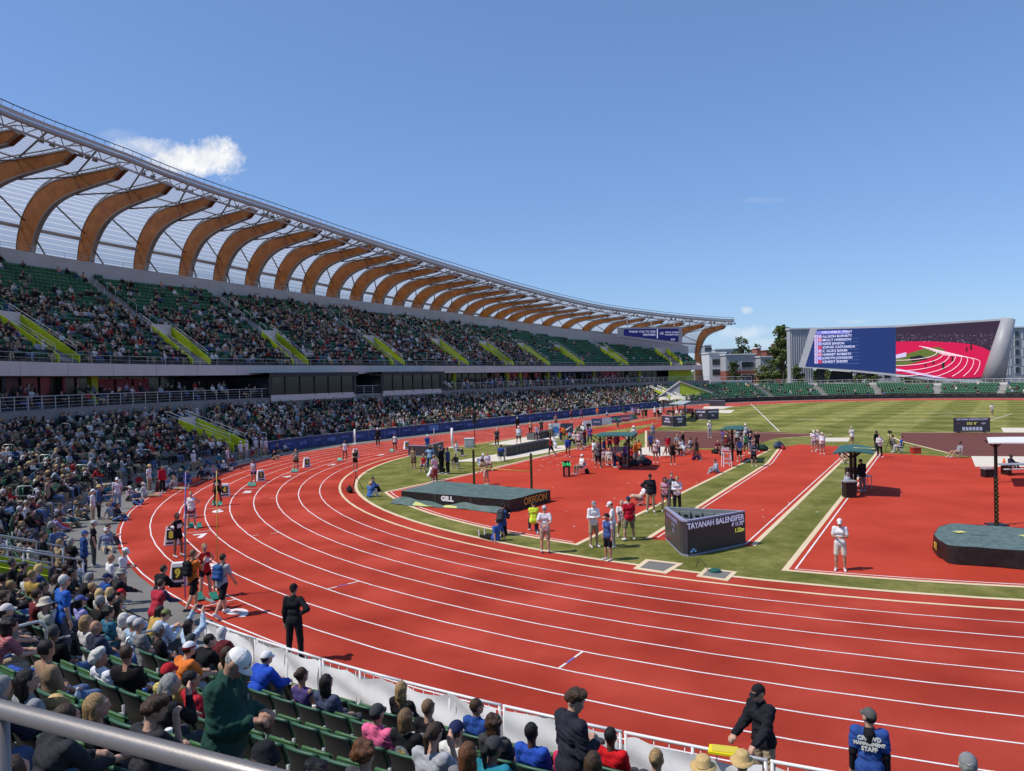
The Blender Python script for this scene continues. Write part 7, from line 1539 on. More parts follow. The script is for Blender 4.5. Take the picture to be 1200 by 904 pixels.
for i, (px, py, c_, lab) in enumerate(((741.5, 490, (.3, .28, .5), 'athlete in violet at the left of the far group by the track'), (745, 491, (.12, .10, .2), 'athlete in dark blue in the far group by the track'), (748.5, 491, (.5, .42, .4), 'athlete in a pale top in the far group by the track'), (753, 492, (.3, .12, .1), 'athlete in rust red in the far group by the track'), (757, 492, BK, 'athlete in black at the right of the far group by the track'), (767.5, 490, WH, 'official in white, left of three by the far canopy'), (771.5, 493, BK, 'person in black trousers between two white officials far off'), (774.5, 490.5, WH, 'official in white, right of three by the far canopy'), (783, 489, DG, 'seated judge in charcoal behind the folded board, leftmost'), (788, 489.5, BK, 'seated judge in black behind the folded board'), (793, 489.5, WH, 'seated judge in white behind the folded board'), (799, 489.5, (.5, .52, .55), 'seated judge in pale grey behind the folded board'), (803.5, 489, (.62, .62, .63), 'standing judge in pale white behind the folded board'), (812, 492, BK, 'person in black sitting between the two folded boards'))):
    fp(px, py, -90 + (i * 37) % 60 - 30, 'sit' if 8 <= i <= 11 or i == 13 else 'stand', c_, BK if i % 3 else KH, lab, 1.72, hc='dark', hat='cap' if c_ is WH else None, hair='short', blen='long' if i % 2 else 'shorts')
EC = [('white', WH), ('black', BK), ('navy', NV_), ('crimson', (.4, .02, .03)), ('grey', (.25, .26, .28)), ('sky blue', (.25, .4, .6)), ('purple', (.16, .08, .3)), ('green', (.03, .16, .07)), ('orange', OR), ('maroon', MR)]
for i, (cx_, cy_, n_, wx, wy, wd_) in enumerate(((722, 543, 9, 26, 6, 'at the first teal canopy'), (672, 520, 7, 20, 8, 'at the runway end'), (858, 528, 7, 22, 8, 'at the second teal canopy'), (795, 534, 6, 24, 6, 'near the brown runway and pale pad'), (508, 550, 4, 16, 8, 'with the camera crew'), (700, 490, 5, 40, 5, 'by the advertising boards'))):
    for j in range(n_):
        cn, cc = EC[(i * 3 + j) % 10]; ps = ['stand', 'hips', 'hold', 'sit', 'stand_wide', 'ground'][(i + j * 5) % 6]; hr, hc_ = [('pony', 'dark'), ('short', 'brown'), ('bun', 'blond')][(i + j) % 3]
        fp(cx_ - wx + (2 * wx) * ((j * .618 + .13 * i) % 1), cy_ - wy + 2 * wy * ((j * .414 + .3) % 1), -90 + (j * 67) % 140 - 70, ps, cc, [BK, NV_, GY][(i + j) % 3], f'person in {cn} with {hc_} hair {dict(stand="standing", hips="hands on hips", hold="looking down", sit="on a chair", stand_wide="feet apart", ground="sitting down")[ps]} {wd_}', 1.66 + .03 * (j % 5), hair=hr, hc=hc_, skin='lmbd'[(i + j) % 4], blen=['tiny', 'long', 'shorts'][(i + j) % 3], sleeve='snl'[j % 3])
for (px, py, face, pose, top, bot, lab, h_, o) in F:
    x, y = at(px, py); 
    seated = POSES[pose]['pz'] and POSES[pose]['pz'] > .45 and pose.startswith(('sit', 'recline'))
    pr, k = person((x, y, .018), face, pose, top, bot, lab, res=.02 if y < 45 else .026, height=h_, group=None, **o)
    if pose.startswith('sit') or pose == 'recline':
        a = R_(face); folding_chair_at = (x, y)
        t = thing('folding_chair', 'chair under the ' + lab.split(',')[0], 'chair', (x, y, .018), R_(face - 90))
        t['label'] = ' '.join(t['label'].split()[:16]); m_ = mat('chair_white', (.6, .6, .58), .6) if len(lab) % 2 else mat('chair_dark', (.05, .055, .06), .6); sz = POSES[pose]['pz'] - .115
        MB().box((0, .03, sz - .02), (.44, .42, .03)).build('seat', m_, t); MB().box((0, -.23, sz + .24), (.44, .03, .3), M=[list(r) for r in Matrix.Rotation(R_(10), 3, 'X')]).build('backrest', m_, t)
        for sx in (-.2, .2):
            for y0, y1 in ((.2, -.2), (-.2, .2)): MB().tube([(sx, y0, 0), (sx, y1, sz - .02)], .014, 5).build('leg', M_STEEL, t)
def held(name, label, cat, pr, pts, r, m_):
    o = MB().tube(pts, r, 8).build(name, m_, None, True); return tag(o, label, cat)
x, y = at(217, 703); held('vaulting_pole', 'violet vaulting pole held upright by the person in orange', 'pole', None, [(x, y, .05), (x + .02, y + .05, 2.0), (x + .08, y + .1, 3.9)], .02, mat('pole_violet', (.16, .12, .38), .4)); x, y = at(219, 702); held('vaulting_pole', 'yellow ended pole held beside the violet one', 'pole', None, [(x, y, .9), (x + .0, y + .05, 2.6)], .022, mat('pole_yellow', (.6, .55, .05), .4)); x, y = at(255, 700); held('vaulting_pole', 'thin yellow pole rising behind the grey backpacker', 'pole', None, [(x, y, .2), (x + .06, y + .03, 3.9)], .014, mat('pole_ochre', (.55, .36, .05), .4))
for nm, px, py, z, lab in (('clipboard', 636, 640, 1.0, None),):
    pass
# the small unlabelled litter of the meet: chalk marks on the apron
mb = MB(); rg = random.Random(8)
for i in range(46):
    px, py = rg.uniform(630, 690), rg.uniform(535, 552); x, y = at(px, py); s_ = rg.uniform(.04, .09); mb.sheet([(x - s_, y - s_), (x + s_, y - s_ * .4), (x + s_ * .6, y + s_), (x - s_, y + s_ * .7)], .022)
for i in range(26):
    px, py = rg.uniform(640, 990), rg.uniform(545, 620); x, y = at(px, py); s_ = rg.uniform(.03, .06); mb.sheet([(x - s_, y - s_), (x + s_, y - s_ * .4), (x + s_ * .6, y + s_), (x - s_, y + s_ * .7)], .022)
mb.build('tape_marks', M_WHITE, kind='structure')
# ================================================================ seats and spectators
M_SEAT = mat('seat_green', (.034, .098, .056), .45, .15, 2.5, spec=.35); M_PAN_LIT = mat('seat_pan_sunlit', (.055, .135, .05), .5, .15, 3); M_SEATB = mat('seat_back_dark', (.045, .043, .036), .6, .15, 4); M_ARM = mat('arm_grey', (.30, .31, .32), .4, metal=.2)  # tipped-up pans: sunlight on them put into the colour as a lighter green
def seat_parts():
    back = MB(); rows = []
    for z, y in ((.40, .0), (.5, -.035), (.62, -.055), (.74, -.085), (.84, -.12), (.885, -.14)): rows.append([(x, y + .035 * (abs(x) / .235) ** 2.2, z - .012 * (abs(x) / .235) ** 3) for x in np.linspace(-.235, .235, 9)])
    back.grid(rows); back.tube([(p[0], p[1] - .010, p[2] + .004) for p in rows[-1]], .022, 8)
    for sd in (0, -1): back.tube([(r[sd][0], r[sd][1], r[sd][2]) for r in rows], .016, 6)
    rear = MB(); rear.grid([[(p[0] * .95, p[1] - .028, p[2] - .012) for p in r] for r in rows], flip=True)
    up = MB(); rr_ = [[(x, .045 + .05 * t, .42 + .36 * t + .0) for x in np.linspace(-.215, .215, 5)] for t in np.linspace(0, 1, 5)]; up.grid(rr_, flip=True); up.grid([[(a, b + .045, c) for a, b, c in r] for r in rr_], flip=True); up.tube([(x, .105, .785) for x in np.linspace(-.21, .21, 4)], .02, 6)
    dn = MB(); dn.box((0, .23, .435), (.44, .42, .05)); dn.tube([(x, .44, .435) for x in np.linspace(-.21, .21, 4)], .03, 6)
    arm = MB(); arm.bar((.268, -.03, .635), (.268, .27, .645), .045, .03); arm.tube([(.268 + .042 * math.cos(a), .315 + .042 * math.sin(a), .635) for a in np.linspace(0, 2 * math.pi, 13)[:-1]], .012, 6, closed=True); arm.bar((.268, -.03, .1), (.268, -.05, .64), .035, .05); arm.bar((.268, -.02, .12), (.268, .1, .42), .03, .04)
    return {'backrest': (back.mesh('backrest', [M_SEAT], True), None), 'rear_panel': (rear.mesh('rear_panel', [M_SEATB], True), None), 'pan_up': (up.mesh('seat_pan', [M_PAN_LIT], True), None), 'pan_down': (dn.mesh('seat_pan', [M_SEAT], True), None), 'armrest': (arm.mesh('armrest', [M_ARM], True), None)}
SP = {k: v[0] for k, v in seat_parts().items()}
class Seat: pass
SEATS = []
for k in range(ROWS):
    r = row_r(k); dq = .535 * 60 / r
    for i, q in enumerate(np.arange(NQ0, FQ1 if True else GQ1, dq)):
        if in_gap(q, .85) or in_vom(q, k) or k >= rows_at(q): continue
        s = Seat(); s.q, s.k, s.i = float(q), k, i; s.x, s.y = S(q, r); s.z = row_z(k); p = pix(s.x, s.y, s.z + .7); s.px = p; s.d = math.hypot(s.x, s.y); s.occ = None; SEATS.append(s)
def seat_visible(s): return s.px is not None and -25 < s.px[0] < 1225 and -30 < s.px[1] < 940
# hand-placed spectators by where their heads are seen
ORDR = ['front', 'second', 'third', 'fourth', 'fifth', 'sixth', 'seventh', 'eighth', 'top']
SPEC = []
def sp(hx, hy, pose, top, bot, label, **o): SPEC.append((hx, hy, pose, top, bot, label, o))
sp(100, 777, 'sit_back', (.66, .66, .70), (.05, .08, .17), 'white haired spectator in a white long sleeved shirt and jeans, leaning back', hair='tousled', hc='white', sleeve='l', skin='m', turn=-25, eyes=1)
sp(122, 824, 'sit', BK, DG, 'blond spectator in black beside the boy with a hand at his face', hair='bob', hc='blond', turn=-35)
sp(152, 832, 'sit_chin', (.03, .03, .032), DG, 'brown haired boy in a dark tee resting a hand on his face', hair='tousled', hc='brown', fingers=1, turn=-30, eyes=1)
sp(92, 836, 'sit_lean', (.03, .03, .035), (.12, .2, .35), 'spectator with pulled back brown hair and dark jacket just above the steel rail', hair='bun', hc='brown', sleeve='l')
sp(8, 806, 'sit', GY, DG, 'dark haired spectator in a grey sweater at the left edge above the rail', hair='long', hc='dark', sleeve='l', turn=-30)
sp(203, 802, 'sit_chin', BK, DG, 'spectator with a greying brown bob and black jacket behind the man in green', hair='bob', hc='grey', sleeve='l', turn=-30)
sp(211, 764, 'sit_lean', OR, (.3, .3, .32), 'spectator in orange with a red bandana and white cap', hair='short', hc='dark', hat='cap', hatc=WH, band=RD)
sp(255, 748, 'sit_lean', BK, DG, 'short haired spectator in black close to the white barrier corner', hair='short', hc='dark', sleeve='l', turn=-20)
sp(261, 768, 'sit', (.30, .2, .13), BK, 'dark haired spectator with bare shoulders behind the one in black', hair='long', hc='brown', sleeve='n')
sp(315, 770, 'sit_lean', (.02, .07, .42), DG, 'spectator in a bright blue hooded top with a white and blue cap', hair='short', hc='brown', hat='cap', hatc=WH, sleeve='l', puff=.03)
sp(346, 797, 'sit', (.07, .05, .16), BK, 'spectator with a hair bun and bare shoulders in a violet top', hair='bun', hc='brown', sleeve='n', skin='m')
sp(373, 804, 'sit', (.06, .07, .12), DG, 'long dark haired spectator in slate blue next to the violet top', hair='long', hc='dark', sleeve='s')
sp(482, 801, 'sit', BK, BK, 'long blond haired spectator in black leaning at the white barrier', hair='long', hc='blond', front=1)
sp(508, 826, 'sit', BK, DG, 'broad spectator in a black tee with a pale printed back', hair='short', hc='light', back=1)
sp(440, 837, 'sit_fold', PK, DG, 'spectator in a pink hooded top with a dark cap', hair='short', hc='dark', hat='cap', hatc=(.05, .05, .05), sleeve='l')
sp(474, 841, 'sit', BK, DG, 'spectator with short wavy light hair and a printed black tee', hair='bob', hc='light', back=1)
sp(497, 868, 'sit_chin', (.36, .36, .38), DG, 'brown haired spectator in pale grey touching her chin', hair='pony', hc='brown')
sp(539, 853, 'sit', (.66, .64, .58), DG, 'spectator in a cream tee with a navy cap', hair='short', hc='brown', hat='cap', hatc=NV_)
sp(546, 886, 'sit', (.18, .18, .19), BK, 'spectator with very long straight light brown hair at the bottom edge', hair='long', hc='auburn')
sp(562, 826, 'sit', (.025, .07, .27), DG, 'short haired spectator in a blue zip top in the front row', hair='short', hc='brown', sleeve='l', skin='m', turn=-30)
sp(580, 842, 'sit', (.05, .05, .05), DG, 'spectator with curly brown hair right of the blue zip top', hair='curly', hc='brown', long=1)
sp(588, 868, 'sit_lean', TE, DG, 'spectator in teal with a dark grey cap and braided hair', hair='pony', hc='black', hat='cap', hatc=(.05, .05, .055), skin='b', turn=-15)
sp(613, 852, 'sit', (.025, .08, .42), DG, 'black haired spectator in a royal blue tee in the front row', hair='short', hc='black', skin='d')
sp(652, 868, 'sit', (.55, .03, .09), DG, 'spectator in crimson partly hidden by the standing young man', hair='short', hc='black', skin='d', sleeve='s')
sp(707, 867, 'sit', (.60, .012, .018), DG, 'black haired spectator in a bright red tee beside the standing young man', hair='short', hc='black', skin='d')
sp(702, 894, 'sit', DG, DG, 'sleek brown haired spectator below the red tee', hair='long', hc='brown')
sp(760, 889, 'sit', (.06, .06, .08), DG, 'spectator with a blond bun close to the white barrier', hair='bun', hc='blond')
sp(818, 898, 'sit', (.3, .3, .3), DG, 'straw hatted spectator, left of two, under the white barrier', hair='short', hc='grey', hat='straw', band=BK)
sp(868, 899, 'sit', (.3, .28, .25), DG, 'straw hatted spectator, right of two, under the white barrier', hair='short', hc='grey', hat='straw')
sp(335, 876, 'sit', (.03, .1, .36), DG, 'spectator in blue with a black brimmed hat below the man in green', hair='bob', hc='brown', hat='bucket', hatc=(.015, .015, .018), sleeve='l')
sp(412, 894, 'sit', DG, DG, 'auburn curly haired spectator at the bottom edge', hair='curly', hc='auburn')
sp(391, 897, 'sit', BK, DG, 'black haired spectator beside the auburn curls at the bottom edge', hair='curly', hc='black', skin='d')
sp(1133, 892, 'stand', GY, DG, 'person with a grey tick marked cap at the lower right', hair='short', hc='grey', hat='cap', hatc=(.22, .22, .22), swoosh=1)
sp(76, 681, 'stand', (.025, .11, .42), (.1, .1, .12), 'white haired person in a blue tee with sunglasses by the lime stair wall', hair='short', hc='white', glasses=1, skin='l')
sp(85, 706, 'sit', (.30, .28, .55), DG, 'person in a lavender hood and blue cap by the lime stair wall', hair='bob', hc='dark', hat='cap', hatc=(.08, .1, .3), sleeve='l')
sp(97, 708, 'sit_lean', (.05, .07, .12), DG, 'person in dark navy with a white cap by the lime stair wall', hair='short', hc='brown', hat='cap', hatc=WH, sleeve='l')
sp(125, 675, 'stand', (.025, .075, .27), DG, 'person in a blue jacket and navy cap at the low black rail', hair='short', hc='grey', hat='cap', hatc=NV_, sleeve='l', puff=.03, ground=1)
sp(142, 674, 'lean_rail', (.03, .03, .033), KH, 'person in a black jacket with a grey brimmed hat leaning on the rail', hair='short', hc='grey', hat='sun', hatc=(.28, .27, .25), sleeve='l', ground=1)
sp(130, 652, 'stand', (.68, .67, .68), DG, 'bald person in a white shirt on the grey path', hair='bald', skin='m', ground=1)
sp(147, 644, 'hold', (.70, .69, .71), KH, 'person in a white shirt and white cap reading a sheet on the grey path', hair='short', hc='grey', hat='cap', hatc=WH, ground=1, face=10)
sp(135, 698, 'bend', (.4, .03, .04), DG, 'person in a red cap with a grey pack bending beside the rail', hair='short', hc='dark', hat='cap', hatc=(.5, .02, .03), pack=(.25, .25, .26), packl='pale grey backpack under the red cap', ground=1)
sp(192, 669, 'lean_rail', BK, KH, 'brown haired man in a black jacket leaning on the low rail by the track', hair='short', hc='brown', sleeve='l', puff=.03, ground=1, face=60)
sp(189, 686, 'lean_rail', (.03, .045, .10), DG, 'photographer in a red vest over navy at the low rail', hair='short', hc='brown', sleeve='l', vest=(.42, .03, .05), ground=1, face=70)
sp(8, 704, 'sit', (.10, .09, .07), DG, 'spectator with a brown cap at the left edge beside the lime wall', hair='short', hc='brown', hat='cap', hatc=(.2, .12, .06))
sp(28, 711, 'sit', (.2, .18, .16), DG, 'spectator with a pale cap turned from the camera near the lime wall', hair='short', hc='dark', hat='cap', hatc=(.66, .6, .56))
sp(47, 710, 'sit', (.3, .32, .28), DG, 'spectator with a pale sun hat near the lime wall', hair='short', hc='grey', hat='sun', hatc=(.5, .45, .36))
sp(33, 728, 'sit_lean', (.36, .06, .07), KH, 'curly dark haired spectator in a red striped top', hair='curly', hc='dark', long=1, stripe=1)
sp(100, 729, 'sit', (.5, .48, .45), DG, 'short blond haired spectator in pale clothes behind the hoop rail', hair='bob', hc='blond')
sp(114, 732, 'sit_fold', (.03, .035, .06), (.08, .12, .25), 'bald spectator in a navy jacket between the hoop rails', hair='bald', skin='m', sleeve='l', puff=.03)
sp(128, 724, 'sit', (.03, .13, .2), DG, 'spectator with dark curly hair and a teal scarf', hair='curly', hc='dark')
sp(143, 726, 'sit', (.45, .42, .4), DG, 'white haired spectator above the bald one', hair='bob', hc='white')
sp(155, 729, 'sit', LB, DG, 'spectator in light blue with a white cap behind the hoop rail', hair='short', hc='grey', hat='cap', hatc=(.62, .62, .64))
sp(165, 731, 'sit', (.2, .2, .2), (.06, .1, .2), 'spectator with a pale grey cap beside the light blue one', hair='short', hc='grey', hat='cap', hatc=(.45, .44, .42))
sp(192, 726, 'sit_phone', (.42, .52, .66), DG, 'spectator in pale blue with an olive cap lifting a camera', hair='short', hc='brown', hat='cap', hatc=(.17, .19, .07), sleeve='l', fingers=1)
sp(224, 732, 'sit_up', (.42, .55, .68), (.1, .16, .3), 'spectator in a navy head scarf and light blue by the barrier corner', hair='long', hc='black', sleeve='l')
sp(99, 624, 'stand', (.025, .065, .2), (.025, .03, .06), 'person in a navy jacket and blue cap standing on the steps by the path', hair='short', hc='grey', hat='cap', hatc=(.04, .1, .28), sleeve='l', puff=.03, ground=1)
sp(110, 612, 'stand', BK, DG, 'person in black with a pale cap at the path edge', hair='short', hc='grey', hat='cap', hatc=(.5, .5, .5), ground=1)
sp(116, 570, 'stand', (.05, .09, .2), BK, 'person in blue with a tan brimmed hat standing at the path edge', hair='short', hc='grey', hat='straw', sleeve='l', ground=1)
sp(109, 575, 'stand', (.7, .66, .68), KH, 'person in a white shirt and white cap beside the tan hat', hair='short', hc='grey', hat='cap', hatc=WH, ground=1)
sp(46, 628, 'cross', (.016, .016, .02), KH, 'person in a black polo standing in the aisle', hair='short', hc='brown', skin='m')
sp(64, 562, 'stand', (.30, .22, .15), BK, 'person in a tan jacket standing among seated people', hair='short', hc='brown', hat='cap', hatc=(.2, .1, .06), sleeve='l')
sp(137, 561, 'stand', (.7, .62, .66), (.25, .3, .4), 'person in a pale pink shirt standing on the grey path', hair='short', hc='grey', hat='cap', hatc=WH, ground=1, face=-60)
sp(175, 546, 'stand', (.72, .70, .70), KH, 'official in white with a straw hat, left of two on the path', hair='short', hc='grey', hat='straw', ground=1, face=0)
sp(190, 547, 'stand', (.42, .012, .03), BK, 'person in a red jacket and black trousers on the path', hair='short', hc='dark', sleeve='l', ground=1, face=-30)
sp(227, 529, 'stand', (.72, .70, .71), KH, 'official in white with a white cap on the path before the crowd', hair='short', hc='grey', hat='cap', hatc=WH, ground=1, face=-20)
sp(267, 525, 'stand', (.62, .56, .62), (.3, .22, .16), 'person in a pale lilac top by the lime stair walls', hair='short', hc='brown', ground=1, face=0)
sp(282, 518, 'stand', (.72, .70, .71), KH, 'official in white, leftmost of the row before the lime stair walls', hair='short', hc='grey', hat='cap', hatc=WH, ground=1, face=-30)
sp(289, 517, 'stand', (.72, .70, .71), (.4, .35, .3), 'official in white, second of the row before the lime stair walls', hair='short', hc='grey', hat='cap', hatc=WH, ground=1, face=-10)
sp(300, 514, 'stand', (.70, .68, .70), KH, 'official in white, third of the row before the lime stair walls', hair='short', hc='grey', hat='cap', hatc=WH, ground=1, face=-30)
sp(307, 514, 'stand', (.72, .70, .72), KH, 'official in white, fourth of the row before the lime stair walls', hair='short', hc='grey', hat='cap', hatc=WH, ground=1, face=0)
sp(311.5, 514, 'stand', (.65, .58, .62), KH, 'person in pale pink, last of the row before the lime stair walls', hair='short', hc='grey', hat='cap', hatc=(.7, .6, .62), ground=1, face=-20)
sp(321, 523, 'sit', BK, KH, 'person in black sitting at the left end of the blue banner fence', hair='short', hc='dark', ground=1)
gcol = [((.05, .09, .25), 'blue'), ((.03, .03, .04), 'black'), ((.3, .34, .4), 'grey'), ((.4, .28, .3), 'dusty pink'), ((.06, .1, .2), 'navy'), ((.5, .5, .52), 'white'), ((.25, .05, .06), 'dark red'), ((.2, .25, .35), 'denim blue'), ((.35, .33, .3), 'beige'), ((.1, .12, .14), 'charcoal')]
rg = random.Random(21); gi = 0; used_g = set()
for hx, hy in ((131, 585), (138, 592), (128, 591), (152, 571), (160, 575), (168, 568), (186, 561), (196, 559), (204, 560), (212, 551), (219, 553), (236, 549), (243, 545), (250, 546), (256, 541), (262, 541), (272, 535), (124, 622), (127, 616)):
    c_, nm = gcol[gi % 10]; hatk = [None, 'cap', None, 'straw'][gi // 3 % 4]; lab = f'person in {nm}{" with a " + {"cap": "pale cap", "straw": "straw hat"}[hatk] if hatk else ""} sitting on the grey path edge'
    if lab in used_g: lab = lab.replace('sitting', 'sitting cross legged')
    used_g.add(lab); sp(hx, hy, ['ground', 'ground_hold', 'ground_flat'][gi % 3], c_, [DG, (.1, .16, .3), KH][gi % 3], lab, hair=['short', 'bob', 'pony'][gi % 3], hc=['brown', 'dark', 'light'][gi % 3], hat=hatk, hatc=(.6, .58, .55), ground=1, face=rg.uniform(-60, 20), sleeve='sl'[gi % 2]); gi += 1
PCOL = [('white', (.62, .6, .6)), ('black', BK), ('navy', NV_), ('grey', (.2, .2, .21)), ('denim', (.1, .16, .3)), ('red', (.4, .02, .03)), ('tan', (.33, .24, .15)), ('teal', (.02, .15, .19)), ('lilac', (.3, .25, .42)), ('dark green', (.02, .06, .04))]
PHT = [(None, 'brown hair', 'short', 'brown'), ('cap', 'a white cap', 'short', 'grey'), (None, 'a dark ponytail', 'pony', 'dark'), ('cap', 'a dark cap', 'short', 'dark'), (None, 'grey hair', 'bob', 'grey'), (None, 'blond hair', 'bob', 'blond')]
rg2 = random.Random(77); PATH = []; pc_ = [(i, j) for i in range(10) for j in range(6)]; rg2.shuffle(pc_); pi_ = 0
for ang in list(np.arange(223, 203, -1.15)) + list(np.arange(203, 158, -1.9)):
    if pi_ >= len(pc_) - 1: break
    i_, j_ = pc_[pi_]; pi_ += 1; standing = ang > 206 and rg2.random() < .6; PATH.append((ang + rg2.uniform(-.5, .5), 50.0 + rg2.uniform(-.35, .12), standing, PCOL[i_], PHT[j_]))
placed = []; DBG = []
for ang, r_, standing, (cn, cc), (hat, hn, hs, hc) in PATH:
    p_ = C1 + r_ * np.array([math.cos(R_(ang)), math.sin(R_(ang))]); face = ang + 180 + rg2.uniform(-40, 40)
    pose = rg2.choice(['stand', 'lean_rail', 'cross', 'hold']) if standing else rg2.choice(['ground', 'ground_hold', 'ground'])
    person((p_[0], p_[1], 0), face, pose, cc, rg2.choice([DG, (.1, .15, .27), KH]), f'person in {cn} with {hn} {"standing" if standing else "sitting"} along the grey path beside the track', res=.024, height=rg2.uniform(1.62, 1.8), hair=hs, hc=hc, hat=hat, hatc=WH if 'white' in hn else BK, sleeve=rg2.choice('sl'), skin=rg2.choice('llmmb'))
for (hx, hy, pose, top, bot, lab, o) in SPEC:
    o = dict(o); gr = o.pop('ground', 0); face = o.pop('face', None); o.pop('front', 0); bk = o.pop('back', 0); sw = o.pop('swoosh', 0)
    if pose.startswith('ground') or gr:
        hz = {'ground': .80, 'ground_hold': .78, 'ground_flat': .76, 'bend': 1.45, 'lean_rail': 1.52, 'sit': 1.2}.get(pose, 1.64); x, y = at(hx, hy, hz); z = 0; q = q_ang(math.degrees(math.atan2(y - C1[1], x - C1[0])) % 360)
        p_ = np.array([x, y]) - C1; rr_ = np.linalg.norm(p_)
        if rr_ > 50.25 and math.degrees(math.atan2(p_[1], p_[0])) % 360 > 148: p_ *= 50.25 / rr_; x, y = C1 + p_
        if face is None: face = math.degrees(math.atan2(C1[1] - y, C1[0] - x))
        if pose == 'sit': pose = 'ground'
    else:
        best = None; stand = not POSES[pose]['pz']; kh = skeleton(pose, 1, o.get('turn', 0), o.get('nod', 0)).head
        for k in range(ROWS):
            hz = row_z(k) + kh[2] * .983; x, y = at(hx, hy, hz); r = math.hypot(x - C1[0], y - C1[1]); tgt = row_r(k) - (.42 if stand else .2); e = abs(r - tgt + kh[1] * .983)
            if best is None or e < best[0]: best = (e, k, x, y, r, tgt)
        e, k, x, y, r, tgt = best; a = math.atan2(y - C1[1], x - C1[0]); z = row_z(k); x, y = C1 + tgt * np.array([math.cos(a), math.sin(a)]); q = q_ang(math.degrees(a) % 360)
        if not stand:
            c2 = [s for s in SEATS if s.k == k and abs(s.q - q) < .62 and s.occ is None]
            if c2:
                s = min(c2, key=lambda s: abs(s.q - q)); s.occ = lab
                q = s.q + max(-.17, min(.17, q - s.q)); x, y = S(q, tgt)
        else:
            for s in SEATS:
                if s.k == k and abs(s.q - q) < .45: s.occ = 'x'
        if face is None: face = math.degrees(a) + 180
    kq = skeleton(pose, o.get('wide', 1.0), o.get('turn', 0), o.get('nod', 0)); hxy = kq.head[:2] * .983; ca, sa = math.cos(R_(face - 90)), math.sin(R_(face - 90)); ho = np.array([hxy[0] * ca - hxy[1] * sa, hxy[0] * sa + hxy[1] * ca])
    if gr or not POSES[pose]['pz'] or pose.startswith('ground'): x, y = x - ho[0], y - ho[1]
    d = math.hypot(x, y); placed.append((x, y))
    pr, kk = person((x, y, z), face, pose, top, bot, lab, res=.013 if d < 13 else (.018 if d < 22 else .024), height=1.72, **o)
    hp = kk.head; ca, sa = math.cos(pr.rotation_euler[2]), math.sin(pr.rotation_euler[2]); q_ = pix(x + .983 * (hp[0] * ca - hp[1] * sa), y + .983 * (hp[0] * sa + hp[1] * ca), z + hp[2] * .983); DBG.append((lab[:40], hx, hy, round(q_[0]), round(q_[1]), round(q_[2], 1)))
    if bk:
        mb = MB(); m0 = kk.chest - kk.F * .122 - kk.U * .03
        for r0, m1 in ((.10, 0), (.045, 1)): mb.add([m0 - kk.F * (.012 + .004 * m1) + np.array([r0 * math.cos(t_) * 1.1, 0, 0]) + kk.U * r0 * math.sin(t_) * .95 for t_ in np.linspace(0, 6.28, 15)[:-1]], [tuple(range(14))], m1)
        mb.build('back_print', [mat('print_grey', (.32, .34, .33), .8, .9, 16), mat('print_ochre', (.55, .38, .08), .8, .6, 20)], pr)
    if sw:
        mb = MB(); mb.add([np.array(H(kk, -.03 + u * .06, -.112 - .004 * 0, .055 + v)) for u, v in ((0, .004), (.25, -.014), (.45, -.016), (1.05, .016), (.4, -.004), (.22, -.003))], [tuple(range(6))]); mb.build('tick_mark', M_WPR, pr)
# ---- the three staff and the two standing figures close to the camera
def near_stand(hx, hy, hgt, px_h, face, pose, top, bot, lab, hz_frac=.93, z=None, **o):
    """stand a figure so that the top of its head is seen at (hx, hy) while px_h pixels tall per metre"""
    Y = F_PX / px_h; d = ray(hx, hy); t = Y / d.y; X, zt = d.x * t, CAM_H + d.z * t; zf = zt - hgt if z is None else z
    return person((X, Y, zf), face, pose, top, bot, lab, height=hgt, **o)
def to_ground(hx, hy, hgt): return at(hx, hy, hgt)
x, y = to_ground(886, 803, 1.82); person((x + .12, y + .06, 0), 205, 'rail_stand', (.014, .015, .02), KH, 'staff member in a black jacket and black cap leaning on the white barrier', height=1.84, res=.013, hair='short', hc='brown', hat='cap', hatc=(.014, .014, .018), sleeve='l', puff=.028, eyes=1, fingers=1, glasses=1, nod=-4)
yb = thing('yellow_folder', 'bright yellow folder lying on the barrier top rail by the staff member', 'folder', (*at(848, 878, 1.16), 1.12)); MB().box((0, 0, .015), (.42, .24, .03), -.35).build('cover', mat('folder_yellow', (.8, .66, .01), .5), yb); MB().box((0.02, .01, .036), (.36, .2, .01), -.3).build('sheet', M_YEL, yb)
x, y = to_ground(1018, 829, 1.80); st_, kk = person((x, y, 0), 65, 'stand', (.03, .075, .27), (.02, .02, .022), 'event staff member in a blue tee over a black hooded top, seen from behind', height=1.80, res=.013, hair='short', hc='dark', hat='cap', hatc=(.10, .095, .09), sleeve='s', turn=40, nod=-12, fingers=1, puff=.022)
mb = MB()
V, Fq, G = surface([('c', kk.sh[s_] * .35 + kk.elb[s_] * .65, kk.elb[s_], .052, .05, 0) for s_ in (1, -1)] + [('c', kk.elb[s_], kk.wri[s_], .052, .042, 0) for s_ in (1, -1)], .013, .03); me = np_mesh('sleeve', V, Fq); o = bpy.data.objects.new('dark_sleeves', me); col.objects.link(o); o.parent = st_; setm(o, fab(BK))
V, Fq, G = surface([('c', kk.neck - kk.F * .06 - kk.U * .03, kk.neck + kk.F * .05, .075, .07, 0), ('c', kk.neck - kk.F * .09 - kk.U * .05, kk.neck - kk.F * .105 - kk.U * .11, .06, .04, 0)], .012, .03); me = np_mesh('hood', V, Fq); o = bpy.data.objects.new('hood', me); col.objects.link(o); o.parent = st_; setm(o, fab(BK))
Mb = np.stack([np.array([1., 0, 0]), kk.U, -kk.F], 1)
